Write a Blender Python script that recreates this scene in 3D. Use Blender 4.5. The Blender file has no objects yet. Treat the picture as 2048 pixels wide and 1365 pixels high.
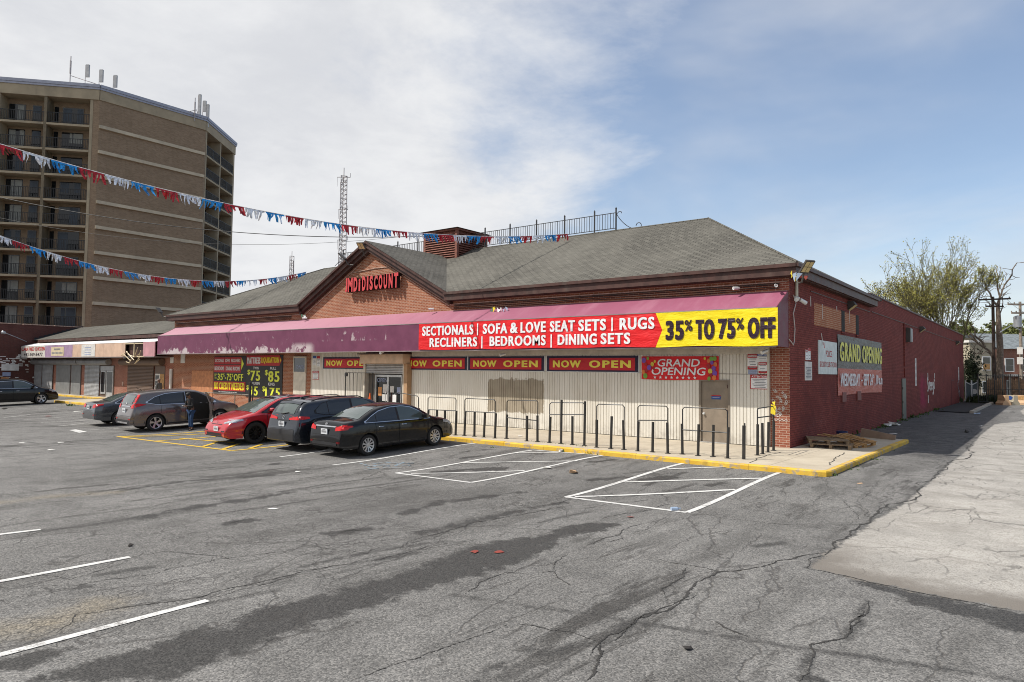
import bpy, bmesh, math, random
import numpy as np
from mathutils import Vector, Matrix
from mathutils.bvhtree import BVHTree

random.seed(7)
rng = np.random.default_rng(7)
R = math.radians
scene = bpy.context.scene
col = scene.collection

# ------------------------------------------------------------------ camera
FPX, YAW, PITCH, ROLL = 1393.62, R(38.17), R(2.52), R(0.71)
CAM = Vector((6.78, -22.98, 2.45))
_f = Vector((-math.sin(YAW) * math.cos(PITCH), math.cos(YAW) * math.cos(PITCH), math.sin(PITCH)))
_r = Vector((math.cos(YAW), math.sin(YAW), 0))
_u = _r.cross(_f)
_rt = _r * math.cos(ROLL) + _u * math.sin(ROLL)
_up = -_r * math.sin(ROLL) + _u * math.cos(ROLL)
cam_data = bpy.data.cameras.new("camera")
cam_data.lens = 36.0 * FPX / 2048.0
cam_data.sensor_width = 36.0
cam_data.clip_end = 3000
cam_data.clip_start = 0.05
cam_obj = bpy.data.objects.new("camera", cam_data)
col.objects.link(cam_obj)
M = Matrix((_rt, _up, -_f)).transposed().to_4x4()
M.translation = CAM
cam_obj.matrix_world = M
scene.camera = cam_obj

# ------------------------------------------------------------------ light
SUN_DIR = Vector((0.60, 0.60, -1.0)).normalized()      # the way the light travels
SUN_EL = math.asin(-SUN_DIR.z)
SUN_AZ = math.atan2(-SUN_DIR.x, -SUN_DIR.y)             # from +Y towards +X
sun_d = bpy.data.lights.new("sun", 'SUN')
sun_d.energy = 4.6
sun_d.angle = R(0.5)
sun_d.color = (1.0, 0.95, 0.87)
sun = bpy.data.objects.new("sun", sun_d)
sun.rotation_euler = SUN_DIR.to_track_quat('-Z', 'Y').to_euler()
sun.location = (-20, -30, 40)
col.objects.link(sun)

scene.view_settings.view_transform = 'Standard'
scene.view_settings.look = 'None'
scene.view_settings.exposure = 0.20
scene.view_settings.gamma = 1.0
scene.cycles.use_denoising = True
scene.cycles.max_bounces = 6
scene.cycles.filter_width = 1.0

world = bpy.data.worlds.new("World")
scene.world = world
world.use_nodes = True
wn, wl = world.node_tree.nodes, world.node_tree.links
wn.clear()


def W(kind, **kw):
    n = wn.new(kind)
    for k, v in kw.items():
        setattr(n, k, v)
    return n


def wmath(op, a, b=None, c=None, clamp=False):
    n = W('ShaderNodeMath', operation=op, use_clamp=clamp)
    for i, v in enumerate((a, b, c)):
        if v is None:
            continue
        if isinstance(v, (int, float)):
            n.inputs[i].default_value = v
        else:
            wl.new(v, n.inputs[i])
    return n.outputs[0]


def wstep(v, a, b):
    n = W('ShaderNodeMapRange', interpolation_type='SMOOTHSTEP')
    wl.new(v, n.inputs['Value'])
    n.inputs['From Min'].default_value = a
    n.inputs['From Max'].default_value = b
    return n.outputs[0]


def wmix(f, a, b):
    n = W('ShaderNodeMix', data_type='RGBA')
    for s, v in ((n.inputs[0], f), (n.inputs[6], a), (n.inputs[7], b)):
        if isinstance(v, tuple):
            s.default_value = v + (1,)
        elif isinstance(v, (int, float)):
            s.default_value = v
        else:
            wl.new(v, s)
    return n.outputs[2]


sky = W('ShaderNodeTexSky', sky_type='NISHITA', sun_disc=False)
sky.sun_elevation = SUN_EL
sky.sun_rotation = SUN_AZ
sky.air_density = 1.0
sky.dust_density = 0.55
sky.ozone_density = 1.2
tc = W('ShaderNodeTexCoord')
sep = W('ShaderNodeSeparateXYZ')
wl.new(tc.outputs['Generated'], sep.inputs[0])
dx, dy, dz = sep.outputs
# side = how far a direction lies towards the south-west, where the cloud bank hangs
side = wmath('ADD', wmath('MULTIPLY', dx, 0.786), wmath('MULTIPLY', dy, 0.618))
zz = wmath('ADD', wmath('MAXIMUM', dz, 0.0), 0.22)
comb = W('ShaderNodeCombineXYZ')
wl.new(wmath('DIVIDE', dx, zz), comb.inputs[0])
wl.new(wmath('DIVIDE', dy, zz), comb.inputs[1])
wl.new(wmath('MULTIPLY', dz, 2.0), comb.inputs[2])


def wnoise(scale, detail, rough, loc=(0, 0, 0), dist=0.0):
    mp = W('ShaderNodeMapping')
    wl.new(comb.outputs[0], mp.inputs[0])
    mp.inputs['Location'].default_value = loc
    n = W('ShaderNodeTexNoise')
    wl.new(mp.outputs[0], n.inputs['Vector'])
    n.inputs['Scale'].default_value = scale
    n.inputs['Detail'].default_value = detail
    n.inputs['Roughness'].default_value = rough
    n.inputs['Distortion'].default_value = dist
    return n.outputs[0]


n1 = wnoise(1.1, 9, 0.60, (1.3, 4.1, 0), 0.25)
n2 = wnoise(2.6, 7, 0.62, (7.3, 2.1, 1), 0.2)
n3 = wnoise(0.7, 5, 0.55, (3.9, 9.4, 2), 0.6)
edge = wmath('ADD', side, wmath('MULTIPLY', wmath('SUBTRACT', n1, 0.5), -0.95))
edge = wmath('ADD', edge, wmath('MULTIPLY', wmath('SUBTRACT', n2, 0.5), -0.30))
edge = wmath('ADD', edge, wmath('MULTIPLY', dz, -0.10))
bank = wstep(edge, 0.27, -0.18)
veil = wmath('MULTIPLY', wstep(n3, 0.44, 0.74), 0.42)
lowveil = wmath('MULTIPLY', wstep(wmath('ADD', dz, wmath('MULTIPLY', wmath('SUBTRACT', n1, 0.5), 0.30)), 0.30, 0.02), 0.62)
mask = wmath('MAXIMUM', wmath('MAXIMUM', bank, wmath('ADD', veil, 0.12)), lowveil)
shade = wstep(wmath('ADD', wmath('MULTIPLY', n2, 0.5), wmath('MULTIPLY', n1, 0.5)), 0.36, 0.64)
cloudcol = wmix(shade, (4.5, 4.6, 4.85), (5.6, 5.65, 5.75))
skyc = wmix(0.0, sky.outputs[0], (1, 1, 1))
bgc = wmix(mask, skyc, cloudcol)
bg = W('ShaderNodeBackground')
wl.new(bgc, bg.inputs[0])
bg.inputs[1].default_value = 0.135
wo = W('ShaderNodeOutputWorld')
wl.new(bg.outputs[0], wo.inputs[0])


# ------------------------------------------------------------------ points in the place (measured from the survey of the photograph)
def ray(u, v):
    d = _f * 1.0
    d = _f * FPX + _rt * (u - 1024.0) - _up * (v - 682.5)
    return d.normalized()


def PL(u, v, ax, val):
    d = ray(u, v)
    return CAM + d * ((val - CAM[ax]) / d[ax])


def F(u, v, y=0.0):                                    # a point on a plane parallel to the shop front
    return PL(u, v, 1, y)


def S(u, v, x=0.0):                                    # a point on a plane parallel to the side wall
    return PL(u, v, 0, x)


def gz(x, y):                                          # height of the tarmac
    if y < -5.0:
        t = min(1.0, (-5.0 - y) / 5.5)
        return -0.16 * t * t * (3 - 2 * t)
    if y > 8:
        return 0.30 * min(1.0, (y - 8) / 42.0)
    return 0.0


def G(u, v, dz=0.0):                                   # a point on the tarmac
    z = 0.0
    for _ in range(12):
        p = PL(u, v, 2, z)
        z = gz(p.x, p.y)
    return Vector((p.x, p.y, z + dz))


def K(u, v):                                           # a point on the pavement
    return PL(u, v, 2, 0.13)


def DP(u, v, D):                                       # a point at a given distance ahead
    d = ray(u, v)
    f2 = Vector((-math.sin(YAW), math.cos(YAW), 0))
    return CAM + d * (D / d.dot(f2))


# ------------------------------------------------------------------ object helpers
def tag(o, label=None, cat=None, group=None, kind=None):
    if label:
        o['label'] = label
    if cat:
        o['category'] = cat
    if group:
        o['group'] = group
    if kind:
        o['kind'] = kind
    return o


def origin(o):
    p = Vector((0, 0, 0))
    while o is not None:
        p += o.location
        o = o.parent
    return p


def thing(name, label, cat, loc=(0, 0, 0), rz=0.0, group=None):
    o = bpy.data.objects.new(name, None)
    o.empty_display_size = 0.2
    o.location = loc
    o.rotation_euler = (0, 0, rz)
    col.objects.link(o)
    return tag(o, label, cat, group)


class MB:
    def __init__(self):
        self.v, self.f, self.m = [], [], []

    def quad(self, a, b, c, d):
        n = len(self.v)
        self.v += [tuple(a), tuple(b), tuple(c), tuple(d)]
        self.f.append((n, n + 1, n + 2, n + 3))

    def poly(self, pts):
        n = len(self.v)
        self.v += [tuple(p) for p in pts]
        self.f.append(tuple(range(n, n + len(pts))))

    def box(self, x0, x1, y0, y1, z0, z1):
        self.obox((0, 0, 0), (1, 0, 0), (0, 1, 0), (0, 0, 1), x0, x1, y0, y1, z0, z1)

    def obox(self, o, U, V, N, x0, x1, y0, y1, z0, z1):
        o, U, V, N = Vector(o), Vector(U), Vector(V), Vector(N)
        n = len(self.v)
        for x, y, z in ((x0, y0, z0), (x1, y0, z0), (x1, y1, z0), (x0, y1, z0), (x0, y0, z1), (x1, y0, z1), (x1, y1, z1), (x0, y1, z1)):
            self.v.append(tuple(o + U * x + V * y + N * z))
        for q in ((0, 3, 2, 1), (4, 5, 6, 7), (0, 1, 5, 4), (1, 2, 6, 5), (2, 3, 7, 6), (3, 0, 4, 7)):
            self.f.append(tuple(n + i for i in q))

    def prism(self, pts, d):                            # polygon swept by vector d
        d = Vector(d)
        n, k = len(self.v), len(pts)
        self.v += [tuple(p) for p in pts] + [tuple(Vector(p) + d) for p in pts]
        self.f.append(tuple(range(n + k - 1, n - 1, -1)))
        self.f.append(tuple(range(n + k, n + 2 * k)))
        for i in range(k):
            j = (i + 1) % k
            self.f.append((n + i, n + j, n + k + j, n + k + i))

    def tube(self, pts, r, n=8, cap=True):              # r a number or one per point
        pts = [Vector(p) for p in pts]
        rs = r if isinstance(r, (list, tuple)) else [r] * len(pts)
        base = len(self.v)
        prev = None
        for i, p in enumerate(pts):
            t = (pts[min(i + 1, len(pts) - 1)] - pts[max(i - 1, 0)])
            t = t.normalized() if t.length > 1e-9 else Vector((0, 0, 1))
            if prev is None:
                a = Vector((0, 0, 1)) if abs(t.z) < 0.9 else Vector((1, 0, 0))
                s = t.cross(a).normalized()
            else:
                s = (prev - t * prev.dot(t)).normalized()
            prev = s
            w = t.cross(s)
            for k in range(n):
                a = 2 * math.pi * k / n
                self.v.append(tuple(p + (s * math.cos(a) + w * math.sin(a)) * rs[i]))
        for i in range(len(pts) - 1):
            for k in range(n):
                k2 = (k + 1) % n
                self.f.append((base + i * n + k, base + i * n + k2, base + (i + 1) * n + k2, base + (i + 1) * n + k))
        if cap:
            self.f.append(tuple(base + k for k in range(n - 1, -1, -1)))
            e = base + (len(pts) - 1) * n
            self.f.append(tuple(e + k for k in range(n)))

    def lathe(self, o, axis, prof, n=24):               # prof: (distance along the axis, radius)
        o, t = Vector(o), Vector(axis).normalized()
        a = Vector((0, 0, 1)) if abs(t.z) < 0.9 else Vector((1, 0, 0))
        s = t.cross(a).normalized()
        w = t.cross(s)
        base = len(self.v)
        for h, r in prof:
            for k in range(n):
                an = 2 * math.pi * k / n
                self.v.append(tuple(o + t * h + (s * math.cos(an) + w * math.sin(an)) * r))
        for i in range(len(prof) - 1):
            for k in range(n):
                k2 = (k + 1) % n
                self.f.append((base + i * n + k, base + i * n + k2, base + (i + 1) * n + k2, base + (i + 1) * n + k))

    def add(self, verts, faces):
        n = len(self.v)
        self.v += [tuple(p) for p in verts]
        self.f += [tuple(n + i for i in f) for f in faces]

    def build(self, name, mat, parent=None, local=False, smooth=None, loc=None, mats=None):
        me = bpy.data.meshes.new(name)
        off = Vector((0, 0, 0))
        if not local:
            if parent is not None:
                off = origin(parent)
            if loc is not None:
                off = off + Vector(loc) if parent is not None else Vector(loc)
        vs = [(x - off.x, y - off.y, z - off.z) for x, y, z in self.v]
        me.from_pydata(vs, [], self.f)
        me.validate()
        for mt in (mats or [mat]):
            me.materials.append(mt)
        if mats and self.m:
            for p, i in zip(me.polygons, self.m):
                p.material_index = i
        bm = bmesh.new()
        bm.from_mesh(me)
        bmesh.ops.recalc_face_normals(bm, faces=bm.faces)
        bm.to_mesh(me)
        bm.free()
        if smooth is not None:
            for p in me.polygons:
                p.use_smooth = True
            me.set_sharp_from_angle(angle=R(smooth))
        o = bpy.data.objects.new(name, me)
        col.objects.link(o)
        if parent is not None:
            o.parent = parent
            if loc is not None and not local:
                o.location = loc
        elif loc is not None:
            o.location = loc
        return o


def copy_tree(o, parent=None):
    c = o.copy()
    col.objects.link(c)
    if parent is not None:
        c.parent = parent
    for ch in list(o.children):
        copy_tree(ch, c)
    return c


_txt = {}


def text_geo(s, bold=0.0, shear=0.0, depth=0.0, space=1.0):
    key = (s, bold, shear, depth, space)
    if key not in _txt:
        cu = bpy.data.curves.new("t", 'FONT')
        cu.body = s
        cu.size = 1.0
        cu.offset = bold
        cu.shear = shear
        cu.space_character = space
        cu.extrude = depth
        cu.resolution_u = 3
        cu.align_x = 'LEFT'
        ob = bpy.data.objects.new("t", cu)
        me = bpy.data.meshes.new_from_object(ob)
        vs = [tuple(v.co) for v in me.vertices]
        fs = [tuple(p.vertices) for p in me.polygons]
        bpy.data.objects.remove(ob)
        bpy.data.meshes.remove(me)
        bpy.data.curves.remove(cu)
        _txt[key] = (vs, fs)
    return _txt[key]


def text_into(mb, s, o, U, V, w, h, bold=0.02, shear=0.0, depth=0.0, lift=0.0, fat=0.0):
    """lettering fitted to a w x h box whose lower left corner is o"""
    vs, fs = text_geo(s, bold, shear, depth, 1.0 + max(0, bold - 0.015) * 3.2 + fat * 4.0)
    xs = [p[0] for p in vs]
    ys = [p[1] for p in vs]
    x0, x1, y0, y1 = min(xs), max(xs), min(ys), max(ys)
    o, U, V = Vector(o), Vector(U), Vector(V)
    N = U.cross(V)
    sx, sy = w / (x1 - x0), h / (y1 - y0)
    w, o = w - 2 * fat * h, o + U * fat * h
    sx = w / (x1 - x0)
    for k in range(3 if fat else 1):                    # a heavy face: the letter struck three times, a little to each side
        du = (0, -fat, fat)[k] * h
        mb.add([o + U * ((p[0] - x0) * sx + du) + V * (p[1] - y0) * sy + N * (p[2] + lift + 0.0012 * k) for p in vs], fs)


# ------------------------------------------------------------------ materials
class NT:
    def __init__(self, name):
        self.m = bpy.data.materials.new(name)
        self.m.use_nodes = True
        self.nt = self.m.node_tree
        self.n, self.l = self.nt.nodes, self.nt.links
        self.b = self.n['Principled BSDF']

    def new(self, kind, **kw):
        n = self.n.new(kind)
        for k, v in kw.items():
            setattr(n, k, v)
        return n

    def put(self, s, v):
        if v is None:
            return
        if isinstance(v, tuple) and len(v) == 3 and s.type == 'RGBA':
            s.default_value = v + (1,)
        elif isinstance(v, (int, float, tuple)):
            s.default_value = v
        else:
            self.l.new(v, s)

    def math(self, op, a, b=None, c=None, clamp=False):
        n = self.new('ShaderNodeMath', operation=op, use_clamp=clamp)
        for i, v in enumerate((a, b, c)):
            self.put(n.inputs[i], v)
        return n.outputs[0]

    def mix(self, f, a, b, mode='MIX'):
        n = self.new('ShaderNodeMix', data_type='RGBA', blend_type=mode)
        self.put(n.inputs[0], f)
        self.put(n.inputs[6], a)
        self.put(n.inputs[7], b)
        return n.outputs[2]

    def step(self, v, a, b, lo=0.0, hi=1.0):
        n = self.new('ShaderNodeMapRange', interpolation_type='SMOOTHSTEP')
        self.put(n.inputs['Value'], v)
        n.inputs['From Min'].default_value = a
        n.inputs['From Max'].default_value = b
        n.inputs['To Min'].default_value = lo
        n.inputs['To Max'].default_value = hi
        return n.outputs[0]

    def pos(self):
        return self.new('ShaderNodeNewGeometry').outputs['Position']

    def obj(self):
        return self.new('ShaderNodeTexCoord').outputs['Object']

    def xyz(self, v=None):
        s = self.new('ShaderNodeSeparateXYZ')
        self.l.new(v or self.pos(), s.inputs[0])
        return s.outputs

    def comb(self, x, y, z=0.0):
        c = self.new('ShaderNodeCombineXYZ')
        for i, v in enumerate((x, y, z)):
            self.put(c.inputs[i], v)
        return c.outputs[0]

    def noise(self, scale, detail=4, rough=0.55, vec=None, dist=0.0, stretch=None):
        v = vec or self.pos()
        if stretch:
            mp = self.new('ShaderNodeMapping')
            self.l.new(v, mp.inputs[0])
            mp.inputs['Scale'].default_value = stretch
            v = mp.outputs[0]
        n = self.new('ShaderNodeTexNoise')
        self.l.new(v, n.inputs['Vector'])
        n.inputs['Scale'].default_value = scale
        n.inputs['Detail'].default_value = detail
        n.inputs['Roughness'].default_value = rough
        n.inputs['Distortion'].default_value = dist
        return n.outputs[0]

    def bump(self, h, strength=0.3, dist=0.02):
        b = self.new('ShaderNodeBump')
        self.put(b.inputs['Height'], h)
        b.inputs['Strength'].default_value = strength
        b.inputs['Distance'].default_value = dist
        self.l.new(b.outputs[0], self.b.inputs['Normal'])
        return b

    def out(self, color=None, rough=None, metal=None, spec=None):
        self.put(self.b.inputs['Base Color'], color)
        self.put(self.b.inputs['Roughness'], rough)
        self.put(self.b.inputs['Metallic'], metal)
        self.put(self.b.inputs['Specular IOR Level'], spec)
        return self.m


def mat(name, c, rough=0.6, metal=0.0, var=0.12, scale=3.0, dirt=0.0, bump=0.0, spec=0.4):
    """paint, plastic, metal: one colour with uneven wear and a little grime"""
    t = NT(name)
    n = t.noise(scale, 5, 0.6)
    lo = tuple(x * (1 - var) for x in c)
    hi = tuple(min(1, x * (1 + var)) for x in c)
    cc = t.mix(t.step(n, 0.3, 0.7), lo, hi)
    if dirt:
        d = t.noise(scale * 0.35, 7, 0.68, stretch=(1, 1, 0.35))
        cc = t.mix(t.step(d, 0.52, 0.72, 0, dirt), cc, tuple(x * 0.4 for x in (0.30, 0.26, 0.21)))
    if bump:
        t.bump(t.noise(scale * 6, 3), bump, 0.01)
    return t.out(cc, t.step(n, 0.2, 0.8, max(0.02, rough - 0.06), min(1, rough + 0.06)), metal, spec)


def brick_mat(name, axis, c1, c2, mortar, bump=0.5, stain=0.35, w=0.215, h=0.075, patch=None, big=0.3):
    t = NT(name)
    x, y, z = t.xyz()
    hz = {'x': x, 'y': y, 'd': t.math('ADD', x, y)}[axis]
    vec = t.comb(hz, z)
    br = t.new('ShaderNodeTexBrick')
    t.l.new(vec, br.inputs['Vector'])
    br.inputs['Scale'].default_value = 1.0
    br.inputs['Mortar Size'].default_value = 0.009
    br.inputs['Mortar Smooth'].default_value = 0.2
    br.inputs['Bias'].default_value = -0.15
    br.inputs['Brick Width'].default_value = w
    br.inputs['Row Height'].default_value = h
    t.put(br.inputs['Color1'], c1)
    t.put(br.inputs['Color2'], c2)
    t.put(br.inputs['Mortar'], mortar)
    cc = br.outputs['Color']
    n = t.noise(0.55, 6, 0.62)
    cc = t.mix(t.step(n, 0.35, 0.7, 0, big), cc, tuple(a * 0.62 for a in c1))
    s = t.noise(0.9, 6, 0.65, stretch=(1, 1, 0.16))
    cc = t.mix(t.step(s, 0.54, 0.78, 0, stain), cc, tuple(a * 0.35 for a in c1))
    f = t.noise(24, 3, 0.6)
    cc = t.mix(t.step(f, 0.35, 0.75, 0, 0.25), cc, tuple(min(1, a * 1.35) for a in c2))
    if patch:
        cc = patch(t, cc, x, y, z)
    t.bump(t.math('MULTIPLY_ADD', br.outputs['Fac'], -1.0, t.math('MULTIPLY', f, 0.4)), bump, 0.012)
    return t.out(cc, 0.85, 0, 0.25)


def paint_patch(t, cc, x, y, z):
    # a pink over-painted smear and rubbed patches where the mortar shows paler
    d = t.math('ADD', t.math('ABSOLUTE', t.math('SUBTRACT', y, 27.6)), t.math('MULTIPLY', t.noise(1.2, 4), 2.2))
    zz = t.math('ABSOLUTE', t.math('SUBTRACT', z, 1.5))
    k = t.math('MULTIPLY', t.step(d, 3.2, 1.5), t.step(zz, 1.4, 0.5))
    cc = t.mix(t.math('MULTIPLY', k, 0.75), cc, (0.30, 0.015, 0.06))
    blot = t.noise(0.7, 6, 0.66, dist=0.8)
    cc = t.mix(t.step(blot, 0.53, 0.60, 0, 0.42), cc, (0.098, 0.020, 0.018))
    rub = t.noise(0.42, 6, 0.7, stretch=(1, 1, 2.2))
    fine = t.noise(9, 3, 0.7)
    cc = t.mix(t.step(t.math('MULTIPLY', rub, fine), 0.30, 0.46, 0, 0.30), cc, (0.34, 0.16, 0.15))
    return cc


M_ = {}
M_['brick'] = brick_mat('brick_orange', 'x', (0.225, 0.070, 0.034), (0.35, 0.140, 0.074), (0.45, 0.33, 0.25), stain=0.30)
M_['brick_pier'] = brick_mat('brick_pier', 'x', (0.22, 0.060, 0.035), (0.32, 0.115, 0.070), (0.46, 0.34, 0.27), stain=0.4)
M_['brick_side'] = brick_mat('brick_maroon_paint', 'y', (0.172, 0.029, 0.022), (0.245, 0.056, 0.042), (0.055, 0.012, 0.011), stain=0.55, patch=paint_patch, big=0.45)
M_['brick_bare'] = brick_mat('brick_bare', 'y', (0.30, 0.095, 0.042), (0.37, 0.13, 0.065), (0.50, 0.36, 0.24))
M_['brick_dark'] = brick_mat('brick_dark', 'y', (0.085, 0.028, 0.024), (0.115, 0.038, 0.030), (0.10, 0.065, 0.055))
M_['brick_tower'] = brick_mat('brick_tower', 'd', (0.220, 0.150, 0.094), (0.305, 0.215, 0.138), (0.30, 0.24, 0.18), stain=0.25, w=0.3, h=0.1, bump=0.2)
M_['brick_house'] = brick_mat('brick_house', 'x', (0.20, 0.075, 0.05), (0.26, 0.10, 0.065), (0.3, 0.24, 0.2))


def shingle_mat(name, c, axis='x', slope=1.13):
    t = NT(name)
    x, y, z = t.xyz()
    a, b = (x, y) if axis == 'x' else (y, x)
    vec = t.comb(a, t.math('MULTIPLY', b, slope))
    br = t.new('ShaderNodeTexBrick')
    t.l.new(vec, br.inputs['Vector'])
    br.inputs['Scale'].default_value = 1.0
    br.inputs['Mortar Size'].default_value = 0.022
    br.inputs['Mortar Smooth'].default_value = 0.4
    br.inputs['Bias'].default_value = 0.1
    br.inputs['Brick Width'].default_value = 0.34
    br.inputs['Row Height'].default_value = 0.17
    t.put(br.inputs['Color1'], tuple(v * 0.74 for v in c))
    t.put(br.inputs['Color2'], tuple(v * 1.22 for v in c))
    t.put(br.inputs['Mortar'], tuple(v * 0.30 for v in c))
    n = t.noise(0.35, 6, 0.6, stretch=(1, 0.4, 1))
    cc = t.mix(t.step(n, 0.35, 0.68, 0, 0.55), br.outputs[0], tuple(v * 1.5 for v in c))
    n2 = t.noise(1.6, 6, 0.7)
    cc = t.mix(t.step(n2, 0.55, 0.75, 0, 0.5), cc, tuple(v * 0.55 for v in c))
    f = t.noise(40, 2)
    cc = t.mix(t.step(f, 0.4, 0.8, 0, 0.35), cc, tuple(v * 1.6 for v in c))
    t.bump(t.math('MULTIPLY_ADD', br.outputs['Fac'], -1.0, t.math('MULTIPLY', f, 0.5)), 0.6, 0.02)
    return t.out(cc, 0.92, 0, 0.2)


M_['shingle'] = shingle_mat('shingles', (0.104, 0.099, 0.086))
M_['shingle_side'] = shingle_mat('shingles_side', (0.102, 0.096, 0.084), 'y')
M_['fascia'] = mat('fascia_brown', (0.060, 0.026, 0.020), 0.55, var=0.3, dirt=0.35)
M_['trim_pale'] = mat('flashing_pale', (0.42, 0.28, 0.22), 0.5, var=0.4, scale=6)


def siding():
    t = NT('ribbed_siding')
    x, y, z = t.xyz()
    n = t.noise(1.3, 6, 0.65, stretch=(1, 1, 0.25))
    c = t.mix(t.step(n, 0.35, 0.75), (0.68, 0.65, 0.585), (0.57, 0.53, 0.455))
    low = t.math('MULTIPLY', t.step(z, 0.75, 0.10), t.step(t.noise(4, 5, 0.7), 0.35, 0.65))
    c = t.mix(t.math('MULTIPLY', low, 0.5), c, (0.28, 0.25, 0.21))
    # the rolled-on square of darker paint that hides old graffiti
    e = t.math('MULTIPLY', t.math('SUBTRACT', t.noise(5, 4, 0.7), 0.5), 0.45)
    px = t.math('ADD', t.math('ABSOLUTE', t.math('SUBTRACT', x, PATCH[0])), t.math('MULTIPLY', e, 0.35))
    pz = t.math('ADD', t.math('ABSOLUTE', t.math('SUBTRACT', z, PATCH[2])), e)
    k = t.math('MULTIPLY', t.step(px, PATCH[1] + 0.02, PATCH[1] - 0.02), t.step(pz, PATCH[3] + 0.03, PATCH[3] - 0.03))
    c = t.mix(t.math('MULTIPLY', k, 0.9), c, t.mix(t.step(t.noise(2.5, 4), 0.35, 0.65), (0.30, 0.25, 0.18), (0.25, 0.205, 0.145)))
    return t.out(c, 0.55, 0, 0.35)


_pa, _pb = F(980, 757), F(1091, 829)
PATCH = ((_pa.x + _pb.x) / 2, (_pb.x - _pa.x) / 2, (_pa.z + _pb.z) / 2, (_pa.z - _pb.z) / 2)
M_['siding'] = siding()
M_['siding_trim'] = mat('siding_trim', (0.55, 0.50, 0.42), 0.5, dirt=0.3)


def awning_mats():
    t = NT('awning_top')
    x, y, z = t.xyz()
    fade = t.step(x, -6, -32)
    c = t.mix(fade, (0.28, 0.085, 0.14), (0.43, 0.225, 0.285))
    n = t.noise(1.2, 6, 0.65, stretch=(1, 0.3, 0.3))
    c = t.mix(t.step(n, 0.42, 0.78, 0, 0.4), c, (0.42, 0.21, 0.27))
    s = t.noise(5, 3, 0.6, stretch=(1, 0.08, 0.08))
    c = t.mix(t.step(s, 0.66, 0.74, 0, 0.55), c, (0.22, 0.07, 0.11))
    # the seam every few metres
    fr = t.math('ABSOLUTE', t.math('SUBTRACT', t.math('FRACT', t.math('DIVIDE', t.math('ADD', x, t.math('MULTIPLY', y, 0.15)), 2.6)), 0.5))
    c = t.mix(t.step(fr, 0.008, 0.002, 0, 0.6), c, (0.26, 0.10, 0.15))
    t.out(c, 0.5, 0, 0.35)
    a = t.m
    t = NT('awning_valance')
    x, y, z = t.xyz()
    n = t.noise(1.5, 5, 0.6)
    c = t.mix(t.step(n, 0.3, 0.7), (0.118, 0.028, 0.066), (0.150, 0.040, 0.085))
    # old lettering torn off: pale glue and bare vinyl along the lower half
    band = t.math('MULTIPLY', t.step(x, -24.0, -25.6), t.step(x, -39.9, -38.6))
    nz = t.math('ADD', t.noise(1.5, 7, 0.72, stretch=(1, 1, 0.7)), t.step(z, 4.1, 3.35, -0.10, 0.16))
    k = t.math('MULTIPLY', t.step(nz, 0.60, 0.645), band)
    nz2 = t.noise(4.2, 6, 0.7, dist=1.2, stretch=(1, 1, 0.5))
    k2 = t.math('MULTIPLY', t.math('MULTIPLY', t.step(nz2, 0.60, 0.66), band), t.step(t.noise(0.7, 3), 0.45, 0.6))
    b3 = t.math('MULTIPLY', t.math('MULTIPLY', t.step(x, -22.6, -22.2), t.step(x, -17.2, -17.6)), t.math('MULTIPLY', t.step(z, 3.82, 3.9), t.step(z, 4.4, 4.2)))
    nz3 = t.math('ADD', t.noise(3.0, 7, 0.72, dist=0.8, stretch=(1, 1, 0.45)), t.step(z, 4.1, 3.85, 0, 0.10))
    k3 = t.math('MULTIPLY', t.step(nz3, 0.60, 0.66), b3)
    b4 = t.math('MULTIPLY', t.math('MULTIPLY', t.step(x, -25.0, -24.7), t.step(x, -23.0, -23.6)), t.step(z, 3.9, 3.55))
    k4 = t.math('MULTIPLY', t.step(t.noise(2.2, 6, 0.7), 0.40, 0.46), b4)
    kk = t.math('MAXIMUM', t.math('MAXIMUM', k, t.math('MULTIPLY', k2, 0.6)), t.math('MAXIMUM', t.math('MULTIPLY', k3, 0.75), k4))
    c = t.mix(t.math('MULTIPLY', kk, 0.85), c, (0.50, 0.44, 0.45))
    t.out(c, 0.5, 0, 0.35)
    return a, t.m


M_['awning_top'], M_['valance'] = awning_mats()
M_['awning_end'] = mat('awning_end', (0.13, 0.028, 0.045), 0.55)
M_['dark'] = mat('dark_void', (0.012, 0.011, 0.010), 0.8)
M_['steel_door'] = mat('door_taupe', (0.235, 0.19, 0.145), 0.5, dirt=0.35)
M_['green_door'] = mat('door_grey_green', (0.075, 0.085, 0.072), 0.5)
M_['peach'] = mat('stucco_peach', (0.58, 0.41, 0.28), 0.8, dirt=0.4, bump=0.2)
M_['tan_post'] = mat('post_tan', (0.36, 0.22, 0.12), 0.7, dirt=0.3)
M_['alu'] = mat('aluminium', (0.55, 0.55, 0.54), 0.4, 0.6)
M_['shutter'] = mat('shutter_steel', (0.42, 0.42, 0.42), 0.45, 0.35, dirt=0.45)
M_['shutter_grey'] = mat('shutter_grey', (0.23, 0.23, 0.225), 0.5, 0.2, dirt=0.3)
M_['shutter_brown'] = mat('shutter_brown', (0.13, 0.085, 0.062), 0.55, 0.1, dirt=0.3)
M_['roll'] = mat('roll_housing', (0.30, 0.30, 0.30), 0.45, 0.4, dirt=0.5)


def glass_mat(name, c, rough=0.05):
    t = NT(name)
    n = t.noise(1.5, 3)
    t.b.inputs['Coat Weight'].default_value = 0.6
    t.b.inputs['Coat Roughness'].default_value = 0.02
    return t.out(t.mix(n, c, tuple(v * 1.5 for v in c)), rough, 0, 0.6)


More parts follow.
